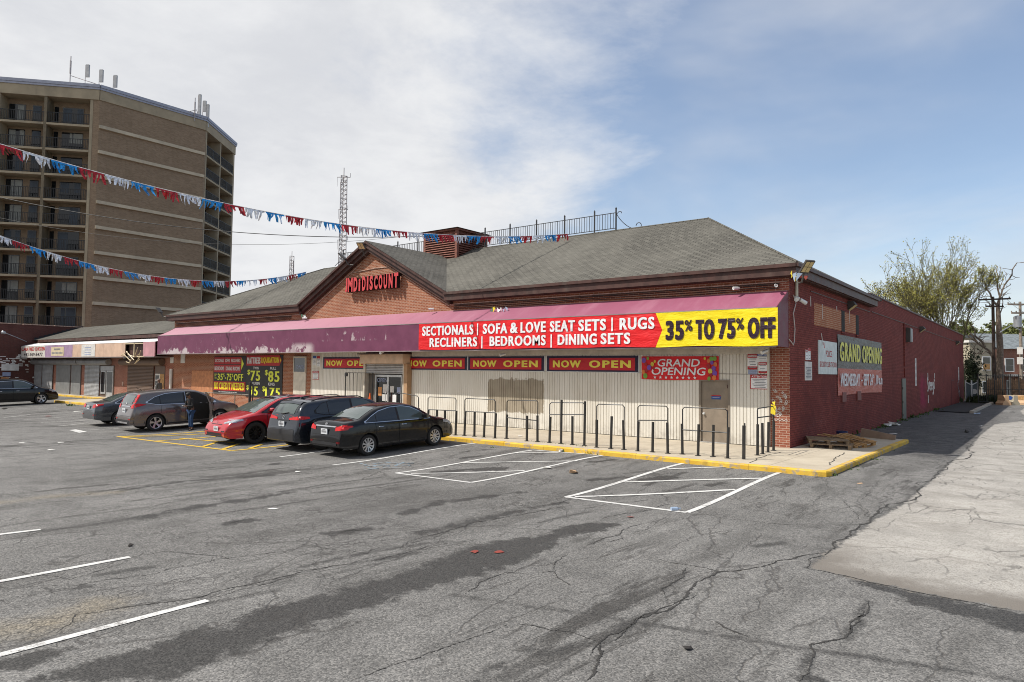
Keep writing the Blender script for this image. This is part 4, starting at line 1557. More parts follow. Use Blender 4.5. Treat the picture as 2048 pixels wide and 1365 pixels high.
scribble('spray_mark', [[sg(46.8 + random.uniform(-.4, .4), 1.2 + k * 0.12 + random.uniform(-.1, .1)) for k in range(9)], [sg(47.5 + random.uniform(-.3, .3), 0.8 + k * 0.1) for k in range(6)]], 'grey_text', 0.03)
# chalky tags sprayed on the pier
tg = []
for k in range(26):
    cx, cz = random.uniform(-0.52, -0.08), random.choice([1.55, 1.6, 1.75, 1.9, 1.35, 1.2])
    cx, cz = cx, cz + random.uniform(-0.08, 0.08)
    tg.append([(cx + 0.05 * math.cos(a) * random.uniform(0.2, 1.3), -0.009, cz + 0.045 * math.sin(a) * random.uniform(0.2, 1.3)) for a in [i * 0.9 + k for i in range(7)]])
scribble('spray_mark', tg, 'offwhite', 0.011)
scribble('graffiti', [[(-0.55 + 0.04 * i, -0.009, 0.98 + 0.025 * ((i * 7) % 3)) for i in range(13)]], 'offwhite', 0.011)
# streaks of white run-off paint high on the side wall
scribble('paint_run', [[sg(2.4, 5.2), sg(2.42, 4.85)], [sg(3.9, 5.05), sg(3.9, 4.5)], [sg(6.0, 5.15), sg(6.02, 4.95)], [sg(8.1, 5.2), sg(8.12, 4.6)], [sg(3.75, 3.98), sg(3.95, 3.66)]], 'cable_white', 0.02)

# JMD DISCOUNT channel letters on the gable
sgn = thing('channel_letter_sign', 'red raised letters reading JMD i DISCOUNT high on the brick gable', 'sign', (-20.22, 0, 6.38))


def letter(ch, x0, x1, z0, z1, bold=0.045):
    mb = MB()
    text_into(mb, ch, (x0, -0.34, z0), (1, 0, 0), (0, 0, 1), x1 - x0, z1 - z0, bold, 0, 0.0)
    f = mb.build('letter', M_['sign_face'], sgn)
    mb = MB()
    vs, fs = text_geo(ch, bold, 0, 0.5)
    xs_, ys_ = [p[0] for p in vs], [p[1] for p in vs]
    a0, a1, b0, b1 = min(xs_), max(xs_), min(ys_), max(ys_)
    sx_, sz_ = (x1 - x0) / (a1 - a0), (z1 - z0) / (b1 - b0)
    mb.add([(x0 + (p[0] - a0) * sx_, -0.226 - p[2] * 0.22, z0 + (p[1] - b0) * sz_) for p in vs], fs)
    mb.build('return', M_['sign_side'], f)


lx = [(690, 695.5), (695.5, 706), (707, 715.5), (717, 721.5), (724, 732), (733.5, 737.5), (739, 746.5), (748, 756), (757, 765.5), (767, 775), (777, 786), (787.5, 797)]
for ch, (u0, u1) in zip('JMDiDISCOUNT', lx):
    a, c = F(u0, 575, -0.34), F(u1, 575, -0.34)
    hi = 7.12 if ch != 'i' else 7.02
    letter(ch, a.x, c.x - 0.04, 6.40, hi)
mb = MB()
mb.box(-22.1, -18.35, -0.10, -0.06, 6.55, 6.95)
for x in (-21.8, -20.2, -18.6):
    mb.box(x, x + 0.08, -0.06, -0.002, 6.6, 6.9)
mb.build('raceway', M_['sign_side'], sgn)


# ------------------------------------------------------------------ the row of small shops to the left
shops = thing('shop_row', 'low brick row of shuttered shops with grey roof and white topped awning', 'shops', (-53, 4, 0))
SX0, SX1 = -66.0, X0 - 0.01
mb = MB()
mb.box(SX0, SX1, 0.0, 0.3, -0.3, 4.62)
mb.build('front_wall', M_['brick_pier'], shops)
mb = MB()
mb.poly([(SX0, -0.38, 4.74), (SX1, -0.38, 4.80), (SX1, 3.7, 6.20), (SX0, 3.7, 6.14)])
mb.poly([(SX0, 3.7, 6.14), (SX1, 3.7, 6.20), (SX1, 9, 5.0), (SX0, 9, 5.0)])
mb.build('roof', M_['shingle'], shops)
mb = MB()
mb.box(SX0 + 1.5, SX1, -0.40, -0.32, 4.52, 4.74)
mb.box(SX0 + 1.5, SX1, -0.32, 0.0, 4.55, 4.60)
mb.build('fascia', M_['fascia'], shops)
mb = MB()
sa0, sa1 = -65.8, -39.62
for i in range(12):
    xa, xb = sa0 + (SX1 - sa0) * i / 12, sa0 + (SX1 - sa0) * (i + 1) / 12
    s = 0.02 * (i % 3)
    mb.quad((xa, -0.01, 4.52), (xb, -0.01, 4.52), (xb, -1.25, 4.16 + s * 0), (xa, -1.25, 4.16))
aw2 = mb.build('awning', M_['awning_white'], shops)
mb = MB()
mb.box(sa0, SX1, -1.30, -1.20, 3.12, 3.17)
mb.box(sa0, SX1, -1.20, -0.005, 3.13, 3.17)
mb.build('sign_shelf', mat('shelf_grey', (0.24, 0.22, 0.22), 0.6, 0.2), aw2)
# the light boxes along the front of the awning
yb = -1.27


def fx(u):
    return F(u, 700, yb).x


for nm, u0, u1, m in (('sign_panel', 42, 90.3, 'chicken'), ('sign_panel', 90.5, 145, 'box_purple'), ('sign_panel', 145.2, 191, 'box_pink'), ('sign_panel', 191.2, 207, 'box_pink'),
                      ('sign_panel', 207.2, 244, 'box_pink'), ('sign_panel', 244.2, 250, 'box_pink'), ('sign_panel', 286, 322.5, 'box_rose')):
    mb = MB()
    xa, xb = fx(u0), fx(u1)
    mb.box(xa, min(xb, SX1 + 0.0), yb, yb + 0.06, 3.175, 4.14)
    o = mb.build(nm, M_[m], shops)
    if u0 == 42:
        t = MB()
        text_into(t, 'CLARA FRIED CHICKEN', (xa + 0.12, yb - 0.01, 3.74), (1, 0, 0), (0, 0, 1), xb - xa - 0.2, 0.30, 0.03)
        t.build('lettering', M_['red'], o)
        t = MB()
        text_into(t, '443-969-6477', (xa + 0.8, yb - 0.01, 3.28), (1, 0, 0), (0, 0, 1), xb - xa - 1.3, 0.28, 0.01)
        t.build('lettering', M_['plum_text'], o)
    if u0 == 90.5:
        t = MB()
        a, c = fx(103), fx(128)
        t.box(a, c, yb - 0.02, yb - 0.003, 3.27, 4.0)
        q = t.build('notice', M_['box_cream'], o)
        t = MB()
        for k, (p, r_) in enumerate(((0.25, 0.75), (0.06, 0.94))):
            for j in range(8):
                w = (r_ - p) / 8
                t.box(a + (c - a) * (p + j * w), a + (c - a) * (p + j * w + w * 0.7), yb - 0.028, yb - 0.021, 3.75 - k * 0.30, 3.88 - k * 0.30)
        t.build('lettering', M_['grey_text'], q)
    if u0 == 145.2:
        t = MB()
        a, c = fx(163.5), fx(190.5)
        t.box(a, c, yb - 0.02, yb - 0.003, 3.20, 4.12)
        q = t.build('notice', M_['offwhite'], o)
        t = MB()
        for k in range(4):
            t.box(a + (c - a) * 0.25, a + (c - a) * 0.7, yb - 0.028, yb - 0.021, 3.86 - k * 0.18, 3.91 - k * 0.18)
        t.build('lettering', M_['paper_blue'], q)
mb = MB()
xa, xb = fx(250), fx(286)
mb.box(xa, xb, yb + 0.25, yb + 0.29, 3.18, 4.13)
o = mb.build('broken_light_box', M_['fascia'], shops)
mb = MB()
mb.box((xa + xb) / 2 - 0.04, (xa + xb) / 2 + 0.04, yb, yb + 0.05, 3.2, 4.1)
mb.box(xa, xb, yb, yb + 0.05, 4.04, 4.1)
for k in range(9):
    a = Vector((random.uniform(xa, xb), yb - 0.02, random.uniform(2.95, 3.35)))
    mb.tube([a, a + Vector((random.uniform(-.8, .8), -0.05, random.uniform(-.4, .3))), a + Vector((random.uniform(-1.2, 1.2), -0.1, random.uniform(-.5, .5)))], 0.03, 4)
mb.build('torn_lining', M_['box_cream'], o)


def sx_(u):
    return F(u, 760).x


def roll_box(u0, u1, m='roll'):
    mb = MB()
    mb.tube([(sx_(u0), -0.22, 2.80), (sx_(u1), -0.22, 2.80)], 0.24, 12)
    return mb.build('shutter_housing', M_[m], shops, smooth=40)


def shutter(u0, u1, z0, z1, m):
    mb = MB()
    xa, xb = sx_(u0), sx_(u1)
    n = int((z1 - z0) / 0.10)
    h = (z1 - z0) / n
    for k in range(n):
        z = z0 + k * h
        mb.quad((xa, -0.06, z), (xb, -0.06, z), (xb, -0.10, z + h * 0.3), (xa, -0.10, z + h * 0.3))
        mb.quad((xa, -0.10, z + h * 0.3), (xb, -0.10, z + h * 0.3), (xb, -0.09, z + h * 0.8), (xa, -0.09, z + h * 0.8))
        mb.quad((xa, -0.09, z + h * 0.8), (xb, -0.09, z + h * 0.8), (xb, -0.06, z + h), (xa, -0.06, z + h))
    return mb.build('roller_shutter', M_[m], shops)


roll_box(57, 106)
roll_box(106.5, 161)
roll_box(163, 222)
roll_box(247, 329, 'shutter_brown')
shutter(64, 84.8, 0.15, 2.62, 'shutter')
shutter(86, 106.8, 0.15, 2.62, 'shutter')
for a, c in ((113.5, 141.5), (144, 162.5)):
    mb = MB()
    mb.box(sx_(a), sx_(c), -0.08, -0.02, 0.14, 2.62)
    mb.build('shutter_door', M_['shutter_grey'], shops)
shutter(171, 200.5, 0.15, 2.58, 'shutter')
shutter(257, 309, 0.15, 2.58, 'shutter_brown')
mb = MB()
mb.box(sx_(310), sx_(330), -0.03, -0.004, 0.13, 2.55)
mb.build('door_recess', M_['shutter_brown'], shops)
mb = MB()
mb.box(sx_(201), sx_(229), -0.03, -0.004, 0.13, 2.55)
mb.build('door_recess', M_['shutter_brown'], shops)
mb = MB()
mb.box(sx_(202), sx_(228), -0.08, -0.032, 2.15, 2.5)
mb.build('transom', M_['shutter'], shops)
for a, c in ((203.5, 213), (215, 228)):
    mb = MB()
    mb.box(sx_(a), sx_(c), -0.09, -0.034, 0.35 if a < 210 else 0.14, 2.14)
    d = mb.build('shop_door', M_['alu'], shops)
    mb = MB()
    mb.box(sx_(a + 1.2), sx_(c - 1.2), -0.10, -0.091, 0.5, 2.05)
    mb.build('pane', M_['glass'], d)
mb = MB()
mb.box(sx_(311.5), sx_(321), -0.06, -0.031, 0.3, 2.0)
d = mb.build('shop_door', M_['offwhite'], shops)
mb = MB()
for k in range(4):
    mb.box(sx_(312.5), sx_(320), -0.07, -0.061, 0.45 + k * 0.38, 0.75 + k * 0.38)
mb.build('pane', M_['glass'], d)
mb = MB()
mb.box(sx_(321.2), sx_(329), -0.05, -0.031, 0.14, 2.0)
mb.build('plywood_panel', M_['wood_new'], shops)
mb = MB()
mb.tube([(sx_(61.5), -0.15, 0.13), (sx_(61.5), -0.15, 3.1)], 0.11, 8)
mb.build('downpipe', M_['pvc'], shops)
mb = MB()
mb.tube([(sx_(345), -0.12, 0.13), (sx_(345), -0.12, 2.35)], 0.10, 8)
mb.build('downpipe', M_['offwhite'], store)
for u, z, w, h, m in ((245.5, 2.85, 0.5, 0.55, 'offwhite'), (340, 2.75, 0.45, 0.4, 'offwhite'), (245, 1.05, 0.22, 0.3, 'trim_pale'), (340, 1.0, 0.22, 0.32, 'trim_pale'), (361, 2.75, 0.55, 0.6, 'offwhite')):
    mb = MB()
    x = sx_(u)
    mb.box(x, x + w, -0.035, -0.003, z, z + h)
    mb.build('wall_plate', M_[m], shops if u < 338 else store)
# stepped parapets on the party wall behind
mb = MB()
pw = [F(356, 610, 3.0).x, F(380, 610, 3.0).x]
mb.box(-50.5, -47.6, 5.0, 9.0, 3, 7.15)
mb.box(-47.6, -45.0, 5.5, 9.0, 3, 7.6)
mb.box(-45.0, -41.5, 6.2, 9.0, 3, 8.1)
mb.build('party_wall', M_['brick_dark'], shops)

# ------------------------------------------------------------------ the tall side wall of the neighbouring block, in shade
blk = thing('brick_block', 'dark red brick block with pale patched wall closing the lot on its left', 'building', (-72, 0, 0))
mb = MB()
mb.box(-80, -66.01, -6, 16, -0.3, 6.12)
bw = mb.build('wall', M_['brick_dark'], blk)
mb = MB()
for k in range(9):
    mb.box(-66.2, -65.95, -6 + k * 2.45, -6 + k * 2.45 + 2.3, 6.12, 6.19)
mb.build('coping', M_['trim_pale'], blk)
mb = MB()
for k in range(11):                                    # stepped flashing along the shop roof
    y = -0.2 + k * 0.36
    mb.box(-66.0, -65.97, y, y + 0.38, 4.72 + k * 0.125, 5.0 + k * 0.125)
mb.build('stepped_flashing', M_['black'], blk)
mb = MB()
for k in range(60):
    y, z = random.uniform(-4.5, -0.15), random.gauss(2.75, 0.30)
    mb.box(-66.005, -65.996 - 0.0005 * k, y, y + random.uniform(0.1, 0.5), z, z + random.choice((0.06, 0.075, 0.13)))
for k in range(26):
    y, z = random.uniform(-4.5, -0.15), random.gauss(1.3, 0.45)
    mb.box(-66.005, -65.99 - 0.0005 * k, y, y + random.uniform(0.1, 0.3), z, z + 0.065)
mb.build('mortar_stain', M_['offwhite'], blk)['kind'] = 'stuff'
mb = MB()
mb.tube([(-65.98, -0.8, 4.6), (-65.6, -1.6, 4.9), (-65.2, -2.6, 5.25)], 0.03, 6)
mb.lathe((-65.2, -2.6, 5.25), (0.3, -0.8, 0.2), [(0, 0.05), (0.1, 0.12), (0.35, 0.14), (0.4, 0.0)], 10)
mb.build('lamp_arm', M_['galv'], blk)
for y, z, w, h, m in ((-2.6, 2.0, 1.3, 0.55, 'offwhite'), (-3.6, 1.7, 0.5, 0.75, 'offwhite'), (-2.5, 1.5, 0.6, 0.35, 'paper_blue'), (-2.6, 1.0, 0.6, 0.40, 'paper_orange')):
    mb = MB()
    mb.box(-66.0, -65.96, y, y + w, z, z + h)
    o = mb.build('notice_sign', M_[m], None, loc=(-66.0, y + w / 2, z))
    tag(o, {(-2.6, 2.0): 'wide white notice on the dark brick block, topmost of four', (-3.6, 1.7): 'tall white notice on the dark brick block, left of the rest', (-2.5, 1.5): 'bluish notice under the wide white one on the dark brick block',
            (-2.6, 1.0): 'lowest, orange brown notice on the dark brick block'}[(y, z)], 'sign', 'notices on the brick block')

# ------------------------------------------------------------------ the apartment tower
tower = thing('apartment_tower', 'eight sided brown brick apartment tower with cream bands and stacked balconies', 'apartment tower', (-85, 13, 0))
TB, TC = Vector((-73.5, 7.25, 0)), Vector((-73.35, 18.9, 0))
e1 = Vector((6.4, 7.2, 0)).normalized()                # along the left face towards B
e3 = Vector((-6.0, 7.24, 0)).normalized()
TA = TB - e1 * 14.6
TD = TC + e3 * 9.5
ZT = 30.92
FLOOR = 2.70
NF = 11
levels = [28.2 - FLOOR * k for k in range(NF)]          # slab levels


def out_of(e):
    return Vector((e.y, -e.x, 0))


o1, o2, o3 = out_of(e1), Vector((1, 0, 0)), out_of(e3)
if o1.x < 0:
    o1 = -o1
if o3.x < 0:
    o3 = -o3
mb = MB()
rec = 1.5
A_, B_, C_, D_ = TA - o1 * rec, TB - o1 * rec, TC - o3 * rec, TD - o3 * rec
back = [Vector((-98, 26, 0)), Vector((-98, 2, 0))]
mb.prism([(p.x, p.y, -0.3) for p in (A_, B_, TB - e1 * 0.001, TB, TC, TC + e3 * 0.001, C_, D_, back[0], back[1])], (0, 0, ZT + 0.3))
# jambs that close the balconies beside the blank face
for P, e, o, t0, t1 in ((TB, -e1, o1, 0.0, 0.75), (TC, e3, o3, 0.0, 0.4), (TD, -e3, o3, 0.0, 0.3)):
    mb.obox(P, e, -o, (0, 0, 1), t0, t1, 0.003, rec, -0.3, ZT)
mb.build('wall', M_['brick_tower'], tower)
mb = MB()
for z in levels:
    mb.box(TB.x + 0.00, TC.x + 0.05 + 0.10, TB.y + 0.0, TC.y, z - 0.34, z - 0.0)
mb.build('band', M_['band'], tower)
mb = MB()
par = [TA, TB, TC, TD]
for (p, q, o) in ((TA, TB, o1), (TB, TC, o2), (TC, TD, o3)):
    e = (q - p).normalized()
    mb.obox(p, e, o, (0, 0, 1), 0.0, (q - p).length, -rec, 0.12, ZT, ZT + 1.08)
mb.prism([(p.x, p.y, ZT + 1.0) for p in (TA - o1 * .3, TB - o2 * .3, TC - o2 * .3, TD - o3 * .3, back[0], back[1])], (0, 0, 0.05))
mb.build('parapet', M_['cream'], tower)
mb = MB()
for (p, q, o) in ((TA, TB, o1), (TB, TC, o2), (TC, TD, o3)):
    e = (q - p).normalized()
    mb.obox(p, e, o, (0, 0, 1), -0.05, (q - p).length + 0.05, -rec, 0.22, ZT + 1.08, ZT + 1.30)
    mb.obox(p, e, o, (0, 0, 1), -0.05, (q - p).length + 0.05, -rec, 0.30, ZT + 1.30, ZT + 1.62)
mb.build('coping', M_['coping'], tower)


def bays(P, e, o, starts, width, right):
    """stacked balconies: P + e*t runs along the face, o points out"""
    mbf = MB()
    for t in starts:
        mbf.obox(P, e, o, (0, 0, 1), t - 0.14, t + 0.14, -rec, 0.03, -0.3, ZT)
    mbf.obox(P, e, o, (0, 0, 1), starts[-1] + width - 0.14, starts[-1] + width + 0.14, -rec, 0.03, -0.3, ZT)
    mbf.build('fin_wall', M_['cream'], tower)
    for bi, t in enumerate(starts):
        a, c = t + 0.14, t + width - 0.14
        for k, z in enumerate(levels + [levels[-1] - FLOOR]):
            if z < 1:
                continue
            fl = z
            mb = MB()
            mb.obox(P, e, o, (0, 0, 1), a, c, -rec, 0.06, fl - 0.28, fl - 0.06)
            sl = mb.build('balcony_slab', M_['cream'], tower)
            mb = MB()
            mb.obox(P, e, o, (0, 0, 1), a, c, 0.0, 0.05, fl + 1.02, fl + 1.08)
            mb.obox(P, e, o, (0, 0, 1), a, c, 0.0, 0.04, fl + 0.04, fl + 0.09)
            n = 26
            for i in range(n + 1):
                x = a + (c - a) * i / n
                w = 0.045 if i % 13 == 0 else 0.018
                mb.obox(P, e, o, (0, 0, 1), max(a, x - w), min(c, x + w), 0.004, 0.034, fl, fl + 1.02)
            mb.build('balcony_railing', M_['rail'], tower)
            # sliding door and window in the recessed wall
            m = (a + c) / 2
            d0, d1 = (m - 0.9, m + 1.2) if right else ((c - 1.75, c - 0.15) if bi else (c - 1.75, c - 0.15))
            mb = MB()
            mb.obox(P, e, o, (0, 0, 1), d0, d1, -rec + 0.003, -rec + 0.05, fl, fl + 2.15)
            gd = mb.build('sliding_door', M_['glass_tower'], tower)
            mb = MB()
            cc = random.random()
            x = d0 + 0.08
            wds = random.choice(([(0.02, 0.45), (0.5, 0.62)], [(0.1, 0.48)], [(0.05, 0.3), (0.55, 0.95)], [(0.52, 0.97)], [(0.04, 0.46), (0.52, 0.7)]))
            zlo = random.choice((0.05, 0.05, 1.0))
            for p, q in wds:
                mb.obox(P, e, o, (0, 0, 1), d0 + (d1 - d0) * p, d0 + (d1 - d0) * q, -rec + 0.051, -rec + 0.057, fl + zlo, fl + 2.05)
            mb.build('curtain', M_['curtain' if cc < 0.5 else 'curtain_blue'], gd)
            if not right or True:
                w0, w1 = (a + 0.15, a + 0.75) if not right else (c - 0.5, c - 0.1)
                if not right:
                    w0, w1 = a + 0.9, a + 1.75
                mb = MB()
                mb.obox(P, e, o, (0, 0, 1), w0, w1, -rec + 0.003, -rec + 0.05, fl + (0.35 if not right else 0), fl + 2.15)
                wd = mb.build('window', M_['glass_tower'], tower)
                if not right:
                    mb = MB()
                    mb.obox(P, e, o, (0, 0, 1), w0 + 0.08, w1 - 0.08, -rec + 0.051, -rec + 0.058, fl + 1.3, fl + 2.05)
                    mb.build('blind', M_['curtain_blue'], wd)


# left face: measured back from B
bays(TB, -e1, o1, [0.75], 4.45, True)
bays(TB, -e1, o1, [5.2, 9.65], 4.45, False)
bays(TC, e3, o3, [0.4, 4.75], 4.35, False)

# aerials on the roof edge
ZR = ZT + 1.62


def mast(name, label, u, D, v0, kind, zr=ZR):
    p = DP(u, v0, D)
    o = thing(name, label, 'antenna', (p.x, p.y, ZR - 1.0), 0, 'aerials on the tower roof')
    top = p.z
    mb = MB()
    mb.tube([(p.x, p.y, ZR - 1.0), (p.x, p.y, top)], 0.05 if kind != 'panel' else 0.035, 6)
    mb.build('mast', M_['lattice'], o)
    mb = MB()
    if kind == 'panel':
        mb.obox((p.x, p.y, 0), (0.8, 0.6, 0), (-0.6, 0.8, 0), (0, 0, 1), 0.06, 0.42, -0.10, 0.10, top - 1.3, top + 0.05)
        mb.build('panel', M_['antenna'], o)
    elif kind == 'tall':
        mb.obox((p.x, p.y, 0), (0.8, 0.6, 0), (-0.6, 0.8, 0), (0, 0, 1), 0.06, 0.34, -0.12, 0.12, top - 2.7, top + 0.1)
        mb.build('panel', M_['antenna'], o)
    else:
        mb.tube([(p.x, p.y, top - 1.9), (p.x, p.y, top - 0.5)], 0.09, 6)
        mb.build('dipole', M_['lattice'], o)
    return o


mast('roof_antenna', 'thin dipole mast on the tower roof, leftmost aerial of all', 142, 74, 113, 'dip')
mast('roof_antenna', 'pale panel aerial on the tower roof beside the thin dipole mast', 171.5, 74, 131, 'panel')
mast('roof_antenna', 'pale panel aerial on the tower roof at the corner of the blank wall', 199, 74, 141, 'panel')
mast('roof_antenna', 'narrow tilted panel aerial just past the corner on the tower roof', 227, 75, 152, 'panel')
mast('roof_antenna', 'thin bare pole aerial left of the tall panels on the tower roof', 390.5, 81, 196, 'dip')
mast('roof_antenna', 'tallest white panel aerial at the far corner of the tower roof', 397, 82, 191, 'tall')
mast('roof_antenna', 'middle one of three white panels at the far corner of the tower roof', 406, 83, 203, 'panel')
mast('roof_antenna', 'tall white panel aerial at the right end of the tower roof', 413, 83, 211, 'tall')
mb = MB()
a, c = DP(142, 152, 74), DP(203, 172, 74)
mb.tube([a, c], 0.04, 5)
a, c = DP(378, 224, 80), DP(393, 220, 81)
mb.tube([a, c, DP(397, 232, 81)], 0.04, 5)
mb.build('guy_rail', M_['lattice'], tower)


# lattice radio masts far behind
def lattice(name, label, u, vtop, D, vbase, w, nlev, arms):
    top, base = DP(u, vtop, D), DP(u, vbase, D)
    o = thing(name, label, 'radio mast', (base.x, base.y, 0), 0.0, 'radio masts beyond the roof')
    mb = MB()
    H = top.z
    r = w / 1.732

    def leg(k, z):
        s = 1.0 - 0.35 * z / H
        a = k * 2.0944 + 0.5
        return Vector((base.x + r * s * math.cos(a), base.y + r * s * math.sin(a), z))
    for k in range(3):
        mb.tube([leg(k, 0), leg(k, H * 0.96)], w * 0.05, 5)
    for i in range(nlev):
        z0, z1 = H * 0.96 * i / nlev, H * 0.96 * (i + 1) / nlev
        for k in range(3):
            mb.tube([leg(k, z0), leg((k + 1) % 3, z1)], w * 0.026, 4)
            mb.tube([leg(k, z1), leg((k + 1) % 3, z1)], w * 0.026, 4)
    mb.build('lattice', M_['lattice'], o)
    mb = MB()
    for (z, L) in arms:
        d = Vector((0.786, 0.618, 0)) * L
        c = Vector((base.x, base.y, H * z))
        mb.tube([c - d, c + d], w * 0.04, 4)
        mb.tube([c - d, c - d + Vector((0, 0, -H * 0.045))], w * 0.02, 4)
        mb.tube([c + d, c + d + Vector((0, 0, H * 0.02))], w * 0.03, 4)
        mb.build('aerial_arm', M_['lattice'], o)
        mb = MB()
    mb.tube([(base.x, base.y, H * 0.94), (base.x, base.y, H)], w * 0.05, 5)
    mb.build('top_spike', M_['lattice'], o)
    return o


lattice('radio_mast', 'tall lattice radio mast rising behind the gable, taller of two', 679, 336, 180, 735, 2.3, 44, [(0.955, 1.7), (0.93, 0.9), (0.80, 1.2), (0.655, 1.3), (0.40, 1.5)])
lattice('radio_mast', 'short lattice radio mast over the roof left of the gable', 578, 503, 300, 735, 2.6, 26, [(0.9, 0.6)])
p = DP(587, 522, 300)
mb = MB()
mb.tube([(p.x, p.y, 0), tuple(p)], 0.22, 5)
tag(mb.build('whip_mast', M_['lattice'], None, loc=(p.x, p.y, 0)), 'thin plain whip mast beside the short lattice radio mast', 'radio mast')


# railing along the ridge
rl = thing('roof_railing', 'black iron railing with a scrolled end along the roof ridge', 'railing', (-20, 6.3, 9.2))
px = [-30.64 + 1.772 * k for k in range(12)] + [-9.94 - 0.0]
px = sorted(px)
px = [x for x in px if x < -10.5] + [-9.94]
for x in px:
    mb = MB()
    mb.box(x - 0.028, x + 0.028, 6.3 - 0.028, 6.3 + 0.028, 9.25, 10.36)
    mb.lathe((x, 6.3, 10.36), (0, 0, 1), [(0, 0.028), (0.02, 0.05), (0.06, 0.03), (0.12, 0.0)], 8)
    mb.build('post', M_['rail'], rl)
for a, c in zip(px[:-1], px[1:]):
    mb = MB()
    mb.box(a + 0.03, c - 0.03, 6.285, 6.315, 10.17, 10.20)
    mb.box(a + 0.03, c - 0.03, 6.285, 6.315, 9.42, 9.45)
    n = int(round((c - a) / 0.145))
    for i in range(1, n):
        x = a + (c - a) * i / n
        mb.box(x - 0.010, x + 0.010, 6.29, 6.31, 9.45, 10.17)
    mb.build('rail_panel', M_['rail'], rl)
mb = MB()
pts = []
for i in range(25):
    t = i / 24
    a = math.pi * (1.0 + 0.5 * t)
    pts.append((-9.90 + 1.15 * t + 0.0, 6.3, 10.12 - 0.86 * math.sin(t * math.pi / 2) ** 0.8))
for i in range(12):
    a = -0.5 * math.pi + i / 11 * 1.5 * math.pi
    pts.append((-8.72 + 0.14 * math.cos(a), 6.3, 9.41 + 0.14 * math.sin(a)))
mb.tube(pts, 0.018, 5)
mb.tube([(-9.9, 6.3, 10.12), (-9.78, 6.3, 10.22), (-9.66, 6.3, 10.2), (-9.63, 6.3, 10.12)], 0.018, 5)
mb.build('scroll', M_['rail'], rl)
mb = MB()
mb.tube([(-30.64, 6.3, 10.15), (-31.0, 6.3, 9.7), (-31.5, 6.3, 9.4)], 0.018, 5)
mb.build('scroll', M_['rail'], rl)


# ------------------------------------------------------------------ banners and notices
XU, ZU = (1, 0, 0), (0, 0, 1)
YB = AY - 0.045


def panel(mb, x0, x1, z0, z1, y, t=0.02, nx=1):
    mb.box(x0, x1, y - t, y, z0, z1)


bx0, bx1 = F(838, 676, YB).x, F(1556, 655, YB).x
bz0, bz1 = 3.36, 4.50
xm = F(1312, 660, YB).x
xt = F(1325, 660, YB).x


def sheet(x0f, x1f, z0, z1, y, n=40, m=8, amp=0.02, seed=0.0):
    mb = MB()

    def P(i, j):
        t = j / m
        z = z0 + (z1 - z0) * t
        xa, xb = x0f(t), x1f(t)
        x = xa + (xb - xa) * i / n
        dy = amp * (math.sin(x * 2.1 + z * 3 + seed) * 0.5 + math.sin(x * 5.3 - z * 4.1 + seed) * 0.3)
        return (x, y - 0.012 - abs(dy), z + 0.018 * math.sin(x * 1.9 + seed) * (1 - t))
    for i in range(n):
        for j in range(m):
            mb.quad(P(i, j), P(i + 1, j), P(i + 1, j + 1), P(i, j + 1))
    return mb


ban = thing('promotional_banner', 'long red and yellow banner 35% to 75% off hung along the plum awning', 'banner', ((bx0 + bx1) / 2, YB, bz0))
sheet(lambda t: bx0, lambda t: xm + (xt - xm) * (1 - abs(2 * t - 1)), bz0, bz1, YB, 60, 8).build('red_field', M_['ban_red'], ban, smooth=60)
sheet(lambda t: xm + (xt - xm) * (1 - abs(2 * t - 1)), lambda t: bx1, bz0 - 0.01, bz1 + 0.01, YB, 30, 8).build('yellow_field', M_['ban_yellow'], ban, smooth=60)
YL = YB - 0.034


def bt(s, u0, u1, v, zz0, zz1, bold, m, par=ban, y=YL, name='lettering', fat=0.0):
    mb = MB()
    a, c = F(u0, v, y).x, F(u1, v, y).x
    text_into(mb, s, (a, y, zz0), XU, ZU, c - a, zz1 - zz0, bold, fat=fat)
    return mb.build(name, M_[m], par)


for s, u0, u1 in (('SECTIONALS', 844.5, 947), ('SOFA', 965.5, 1015), ('&', 1020, 1036), ('LOVE', 1041, 1091.5), ('SEAT', 1099.5, 1150), ('SETS', 1156.5, 1212), ('RUGS', 1239, 1309)):
    bt(s, u0, u1, 655, 3.97, 4.39, 0.022, 'ban_white', fat=0.035)
for s, u0, u1 in (('RECLINERS', 859, 954.5), ('BEDROOMS', 979, 1091.5), ('DINING', 1115, 1193.5), ('SETS', 1201, 1260.5)):
    bt(s, u0, u1, 690, 3.47, 3.87, 0.022, 'ban_white', fat=0.035)
for u, a, c in ((955, 3.93, 4.42), (1224, 3.93, 4.42), (964, 3.39, 3.88), (1102.5, 3.38, 3.88)):
    mb = MB()
    x = F(u, 670, YL).x
    mb.box(x - 0.03, x + 0.03, YL - 0.002, YL + 0.004, a, c)
    mb.build('divider_bar', M_['ban_white'], ban)
for s, u0, u1, a, c in (('35', 1331, 1368, 3.57, 4.23), ('%', 1369, 1385, 3.86, 4.23), ('TO', 1391, 1429, 3.57, 4.23), ('75', 1436, 1471, 3.57, 4.23), ('%', 1472, 1488, 3.86, 4.23), ('OFF', 1495, 1551, 3.57, 4.23)):
    bt(s, u0, u1, 655, a, c, 0.03 if s != '%' else 0.015, 'ban_plum', fat=0.04 if s != '%' else 0.012)

